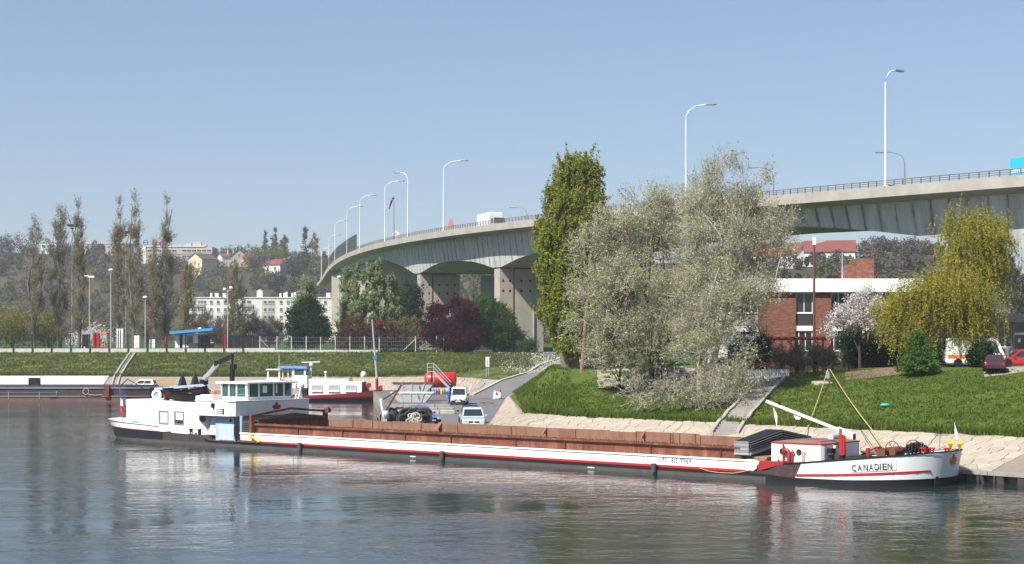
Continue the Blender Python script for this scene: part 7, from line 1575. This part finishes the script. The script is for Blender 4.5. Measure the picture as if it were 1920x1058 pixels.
# ---- garden of the brick building
b = gat(1613,139); b.z -= .0
tree('cherry_tree', 'white blossoming cherry tree in front of the brick building', b, [(.2,0,4.6,2.6,2.2,1.6),(-1.6,0,3.6,1.5,1.3,1.1),(1.9,0,4.2,1.7,1.5,1.5),(.3,0,5.9,1.6,1.4,1.0)], G_blossom, 15000, .075, M_barkdark, 25, 'tree', None, 100, .6, 1, 1500, 1.1, .5, M_barkdark, .014, (.16,.7), shell=.2)
b = gat(1808,132)
wl1 = [(.6,.6,12.0,2.3,2.0,1.9),(2.0,.6,10.4,2.2,2.0,2.0),(-.4,.4,10.6,2.1,1.8,1.7),(2.0,.2,8.0,2.1,1.9,1.9)]
wl2 = [(-5.6,-.2,5.0,1.7,1.6,1.5),(-4.6,-.6,3.6,2.2,1.8,1.3),(-.4,-.8,3.4,2.4,1.8,1.3),(-2.6,0,6.4,2.4,2.2,1.3),(-1.0,-.6,7.2,3.0,2.4,1.7),(-3.9,-.2,5.8,2.9,2.2,1.8),(.9,-.8,6.2,2.6,2.2,1.7),(-3.2,-1,4.4,2.6,1.9,1.3),(1.2,-.8,4.4,2.0,1.6,1.2)]
tree('willow_tree', 'taller weeping willow rising behind the lower spreading one', b+Vector((.6,1.6,0)), [(.4,.6,12.2,2.2,1.9,1.6),(1.8,.4,10.8,2.0,1.9,1.7),(-.6,.2,10.8,1.9,1.7,1.5),(2.3,.2,8.8,1.9,1.8,1.5),(.6,0,9.2,2.2,1.9,1.7)], G_willow, 42000, .09, M_bark, 26, 'tree', 'weeping willows', 170, 1.0, .8, 0, 1, -.5, None, .01, (.30,.85), ((0,0),), droop=2.3, shell=.3, asp=.4)
tree('willow_tree', 'lower spreading weeping willow hanging down almost to the grass', b+Vector((-1.2,-.6,0)), [(-.2,-.4,6.9,2.6,2.2,1.5),(-2.6,-.2,6.2,2.4,2.0,1.3),(-4.3,-.2,5.0,1.9,1.7,1.3),(1.5,-.6,6.2,2.1,1.9,1.5),(-3.4,-.6,3.8,2.1,1.8,1.1),(0,-.8,4.6,2.4,1.9,1.4),(1.6,-.8,4.2,1.8,1.6,1.2)], G_willow, 58000, .09, M_bark, 126, 'tree', 'weeping willows', 220, 1.0, .8, 0, 1, -.5, None, .01, (.30,.8), ((0,0),(.4,.3)), droop=2.9, shell=.3, asp=.4)
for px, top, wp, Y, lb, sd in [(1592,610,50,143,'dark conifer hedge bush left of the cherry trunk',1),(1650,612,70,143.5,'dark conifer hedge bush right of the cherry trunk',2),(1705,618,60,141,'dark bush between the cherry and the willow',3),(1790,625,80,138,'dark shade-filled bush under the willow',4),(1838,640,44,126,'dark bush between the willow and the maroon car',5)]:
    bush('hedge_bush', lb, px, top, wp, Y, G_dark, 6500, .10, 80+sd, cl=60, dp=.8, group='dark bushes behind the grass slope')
b = gat(1722,124); tree('spruce', 'low fresh green spruce with drooping tiers below the willow', b, [(0,0,.6+.42*k,1.75-.24*k,1.7-.24*k,.35) for k in range(7)], G_spruce, 15000, .075, M_barkdark, 27, 'tree', None, 120, .45, .45, trunk=(.12,.95))
for px, top, wp, Y, lb, sd in [(1463,652,30,136,'brownish garden shrub at the left foot of the pergola',1),(1495,648,30,135.5,'brownish garden shrub behind the red pergola post',2),(1528,645,34,135,'brownish garden shrub around the rusty lamp post',3),(1555,655,26,135.3,'brownish garden shrub right of the rusty lamp post',4)]:
    bush('garden_shrub', lb, px, top, wp, Y, G_olive, 1800, .07, 90+sd, cl=30, tw=700, twm=M_twig, group='garden shrubs by the pergola')
bush('bare_shrub', 'dark twiggy shrub between the silvery thicket and the pergola', 1408, 612, 80, 137, G_brown, 900, .08, 95, tw=3000, twm=M_barkdark, cl=60, up=.6, tl=1.3)
bush('bare_tree', 'pale bare tree at the right edge above the entrance wing', 1912, 495, 90, 165, G_brown, 300, .1, 96, tw=900, twm=M_barkpale, cat='tree', bark=M_barkpale, cl=30, up=.5, tl=2.0)
# earth bed and sandy parking patches on the terrace
def patchground(name, m, px0, px1, Y0, Y1, dz=.02):
    mb = MB(); rows_ = [[((px0+(px1-px0)*i/12-960)*Y/FPX, Y, 0) for i in range(13)] for Y in np.linspace(Y0,Y1,7)]; rows_ = [[(x,y,gz(x,y,5.8)+dz) for x, y, z in r_] for r_ in rows_]
    mb.loft(rows_, False); o = mb.build(name, m); tag(o, kind='structure'); return o
patchground('garden_bed', M_dirt, 1585, 1690, 126, 130.5, .05); patchground('terrace_parking', M_parking, 1120, 1400, 136, 150, .03); patchground('terrace_drive', M_parking, 1845, 2000, 119.5, 130, .05)
# ---- grass and flowers
def grass(name, m, n, fpt, h, seed, parent=None):
    g = np.random.default_rng(seed); P = []
    for _ in range(n): 
        x, y = fpt(g); z = gz(x, y, None)
        if z is not None: P.append((x,y,z-.03))
    P = np.array(P); k = 3; P = np.repeat(P, k, 0)+g.normal(size=(len(P)*k,3))*np.array([.09,.09,0]); a = g.uniform(0,6.28,len(P)); hh = h*g.uniform(.5,1.5,len(P)); w_ = np.stack([np.cos(a),np.sin(a),0*a],1)*(.045+.05*h)
    tip = np.stack([g.normal(0,.35,len(P))*hh,g.normal(0,.35,len(P))*hh,hh],1); V = np.stack([P-w_,P+w_,P+tip],1).reshape(-1,3)
    return np_mesh(name, V, np.arange(len(V)).reshape(-1,3), m, parent, 'stuff')
G_grass = leafmat('grass_blade', (.058,.102,.014), (.122,.175,.024), (.20,.23,.045), .4, .2, .55); G_grassd = leafmat('dry_grass_blade', (.05,.085,.016), (.13,.155,.03), (.30,.25,.07), .4, .16, .85)
def okg(p): return (p[0], p[1]) if p[1] < 124.2 or p[0] > np.interp(p[1], [124.2,126,150,187], [4.0,1.3,.9,.2]) else (1e5, 1e5)
def f1(g): t, w_ = g.uniform(-6,52), 6.9+23*g.uniform(0,1)**1.4; p = T(t,w_,0); return okg(p)
def f2(g): t = g.uniform(-6,46); p = T(t, 6.8+abs(g.normal(0,.5)), 0); return okg(p)
def f3(g): return g.uniform(-95,3), 235.2+24.5*g.uniform(0,1)
def f4(g): return g.uniform(-95,-4), 235.0+abs(g.normal(0,1.2))
def f5(g): s = g.uniform(0,1); return np.interp(s,[0,1],[1.0,.2])+g.uniform(0,4.5), 127+s*70
grass('grass', G_grass, 30000, f1, .13, 1); grass('grass', G_grass, 3500, f2, .34, 2); grass('grass', G_grassd, 18000, f3, .22, 3); grass('grass', G_grassd, 2600, f4, .42, 4); grass('grass', G_grass, 5000, f5, .22, 5)
g = np.random.default_rng(6); P = []
for _ in range(2600):
    y = g.uniform(226,261); x = g.normal(5+(y-240)*.05, 3.6) if g.random() < .75 else g.uniform(-12,10); z = gz(x,y,None)
    if z is not None and x > -1+ (226-y)*.1: P.append((x,y,z+.05))
v, f = leaf_quads(np.array(P), .09, g, .9); np_mesh('daisies', v, f, G_blossom, None, 'stuff')
# ---- the wooded hill: individual clumps on its skyline, the rest one mass per kind
def wood(name, m, seed, n, size, q, leafs, hr=(5,10), rng_px=((-60,760),(760,1030),(1340,1980)), wts=(.58,.12,.30), tall=1.0, smin=0.0, smax=1.0):
    g = np.random.default_rng(seed); P = []; A = []; B = []
    for _ in range(n):
        a, b_ = rng_px[g.choice(3, p=wts)]; px = g.uniform(a,b_); yr, Yr = ridge(px); Y0 = np.interp(px,[700,1300],[615,335]); Y = Y0+(Yr-Y0)*(smin+(smax-smin)*g.uniform(0,1)); z = hill_z(px,Y); x = (px-960)*Y/FPX
        k = 1.0 if px < 1300 else .75; h = g.uniform(*hr)*k; w_ = h*g.uniform(.28,.5)/tall; c = unit(g.normal(size=(leafs,3)))*g.uniform(.2,1,leafs)[:,None]**(1/3)
        pts = np.array([x,Y,z+h*.55])+c*np.array([w_,w_,h*.5]); P.append(pts)
    P = np.concatenate(P); v, f = leaf_quads(P, size, g, .7); return np_mesh(name, v, f, m, None, 'stuff')
G_hill1 = leafmat('hill_bare_wood', (.095,.075,.062), (.125,.10,.082), (.15,.125,.095), .1, .03); G_hill2 = leafmat('hill_olive_wood', (.075,.075,.035), (.105,.11,.045), (.15,.15,.05), .2, .03); G_hill3 = leafmat('hill_evergreen', (.018,.034,.016), (.03,.052,.022), (.05,.075,.03), .1, .03); G_hill4 = leafmat('hill_spring_green', (.09,.12,.025), (.13,.16,.03), (.19,.20,.05), .3, .03)
wood('distant_wood', G_hill1, 1, 640, .36, 0, 230, (4,8)); wood('distant_wood', G_hill2, 2, 260, .36, 0, 210, (4,8)); wood('distant_evergreens', G_hill3, 3, 120, .34, 0, 220, (4,8), tall=1.3); wood('distant_spring_trees', G_hill4, 4, 100, .36, 0, 190, (4,7), smin=.1)
def far_tree(label, px, top, wp, Y, m, n, ls, seed, col=False, name='distant_tree'):
    base = gp(px, 560) or at(px, 560, Y); z = float(hill_z(px, Y)) if Y > 600 or px > 1300 else gz((px-960)*Y/FPX, Y, 8); b_ = Vector(((px-960)*Y/FPX, Y, z)); s = FPX/Y; h = max(4, HC+(YH-top)/s-z); w_ = wp/s
    tree(name, label, b_, column(h, w_, .2, 5, .35) if col else [(0,0,h*.58,w_/2,w_/2,h*.42),(-w_*.2,0,h*.4,w_*.4,w_*.4,h*.3)], m, n, ls, M_barkdark, seed, 'tree', 'trees on the far hill', 40, w_*.16, 1.6 if col else 1, trunk=(.3,.8))
for a in [('slim olive poplar on the skyline left of its pair',497,437,14,770,G_hill2,900,.4,1,True),('left skyline poplar of the pair right of the slim one',516,433,18,770,G_hill2,1300,.4,2,True),('right skyline poplar of the pair above the yellow-green trees',533,440,17,770,G_hill2,1300,.4,3,True),
          ('dark olive poplar in the clump left of the viaduct end',573,432,22,700,G_hill2,1800,.4,4,True),('tallest poplar of the clump left of the viaduct end',590,428,24,700,G_olive,2200,.35,5,True),('bare brown tree at the right of the poplar clump',606,462,22,690,G_hill1,900,.4,6,False),
          ('left yellow-green tree on the hill above the red-roofed house',487,463,46,760,G_yel,1700,.4,7,False),('right yellow-green tree on the hill above the red-roofed house',522,461,48,765,G_yel,1800,.4,8,False),
          ('bare dark tree right of the office block on the skyline',432,462,46,780,G_hill1,1400,.4,9,False),('second bare dark tree on the skyline near the cream houses',457,468,36,780,G_hill1,1100,.4,10,False),
          ('grey bare tree at the left edge of the skyline',20,440,60,780,G_hill1,1500,.4,11,False),('dark evergreen on the hill below the wide red roof',525,512,34,700,G_hill3,1800,.4,12,False),('dark evergreen beside the red-roofed house',556,500,20,720,G_hill3,900,.4,13,False),('round brown tree below the red-roofed house',550,520,40,690,G_hill2,1600,.4,14,False),
          ('tall bare tree on the right-hand hill above the brick chimney',1640,446,60,545,G_hill1,2200,.32,15,False),('second tall bare tree on the right-hand hill',1690,450,60,545,G_hill1,2200,.32,16,False),('bare tree nearest the willow on the right-hand hill',1735,462,50,540,G_hill1,1800,.32,17,False),('dark evergreen on the right-hand hill beside the willow top',1758,458,20,540,G_hill3,1200,.3,18,True),('olive tree standing behind the brick chimney to the right',1690,530,46,330,G_olive,1800,.22,19,False)]:
    far_tree(*a)
# ---- air
hz = MB(); hz.box((-1300,-90,-4),(1300,1250,75)); ho = hz.build('haze', None); ho['kind'] = 'stuff'
m, t = nodes('pale_haze'); pv = N(t, 'ShaderNodeVolumePrincipled'); pv.inputs['Color'].default_value = (.80,.86,.95,1); pv.inputs['Density'].default_value = .00026; pv.inputs['Anisotropy'].default_value = .2
o = N(t, 'ShaderNodeOutputMaterial'); L(t, pv.outputs[0], o.inputs['Volume']); ho.data.materials.append(m)
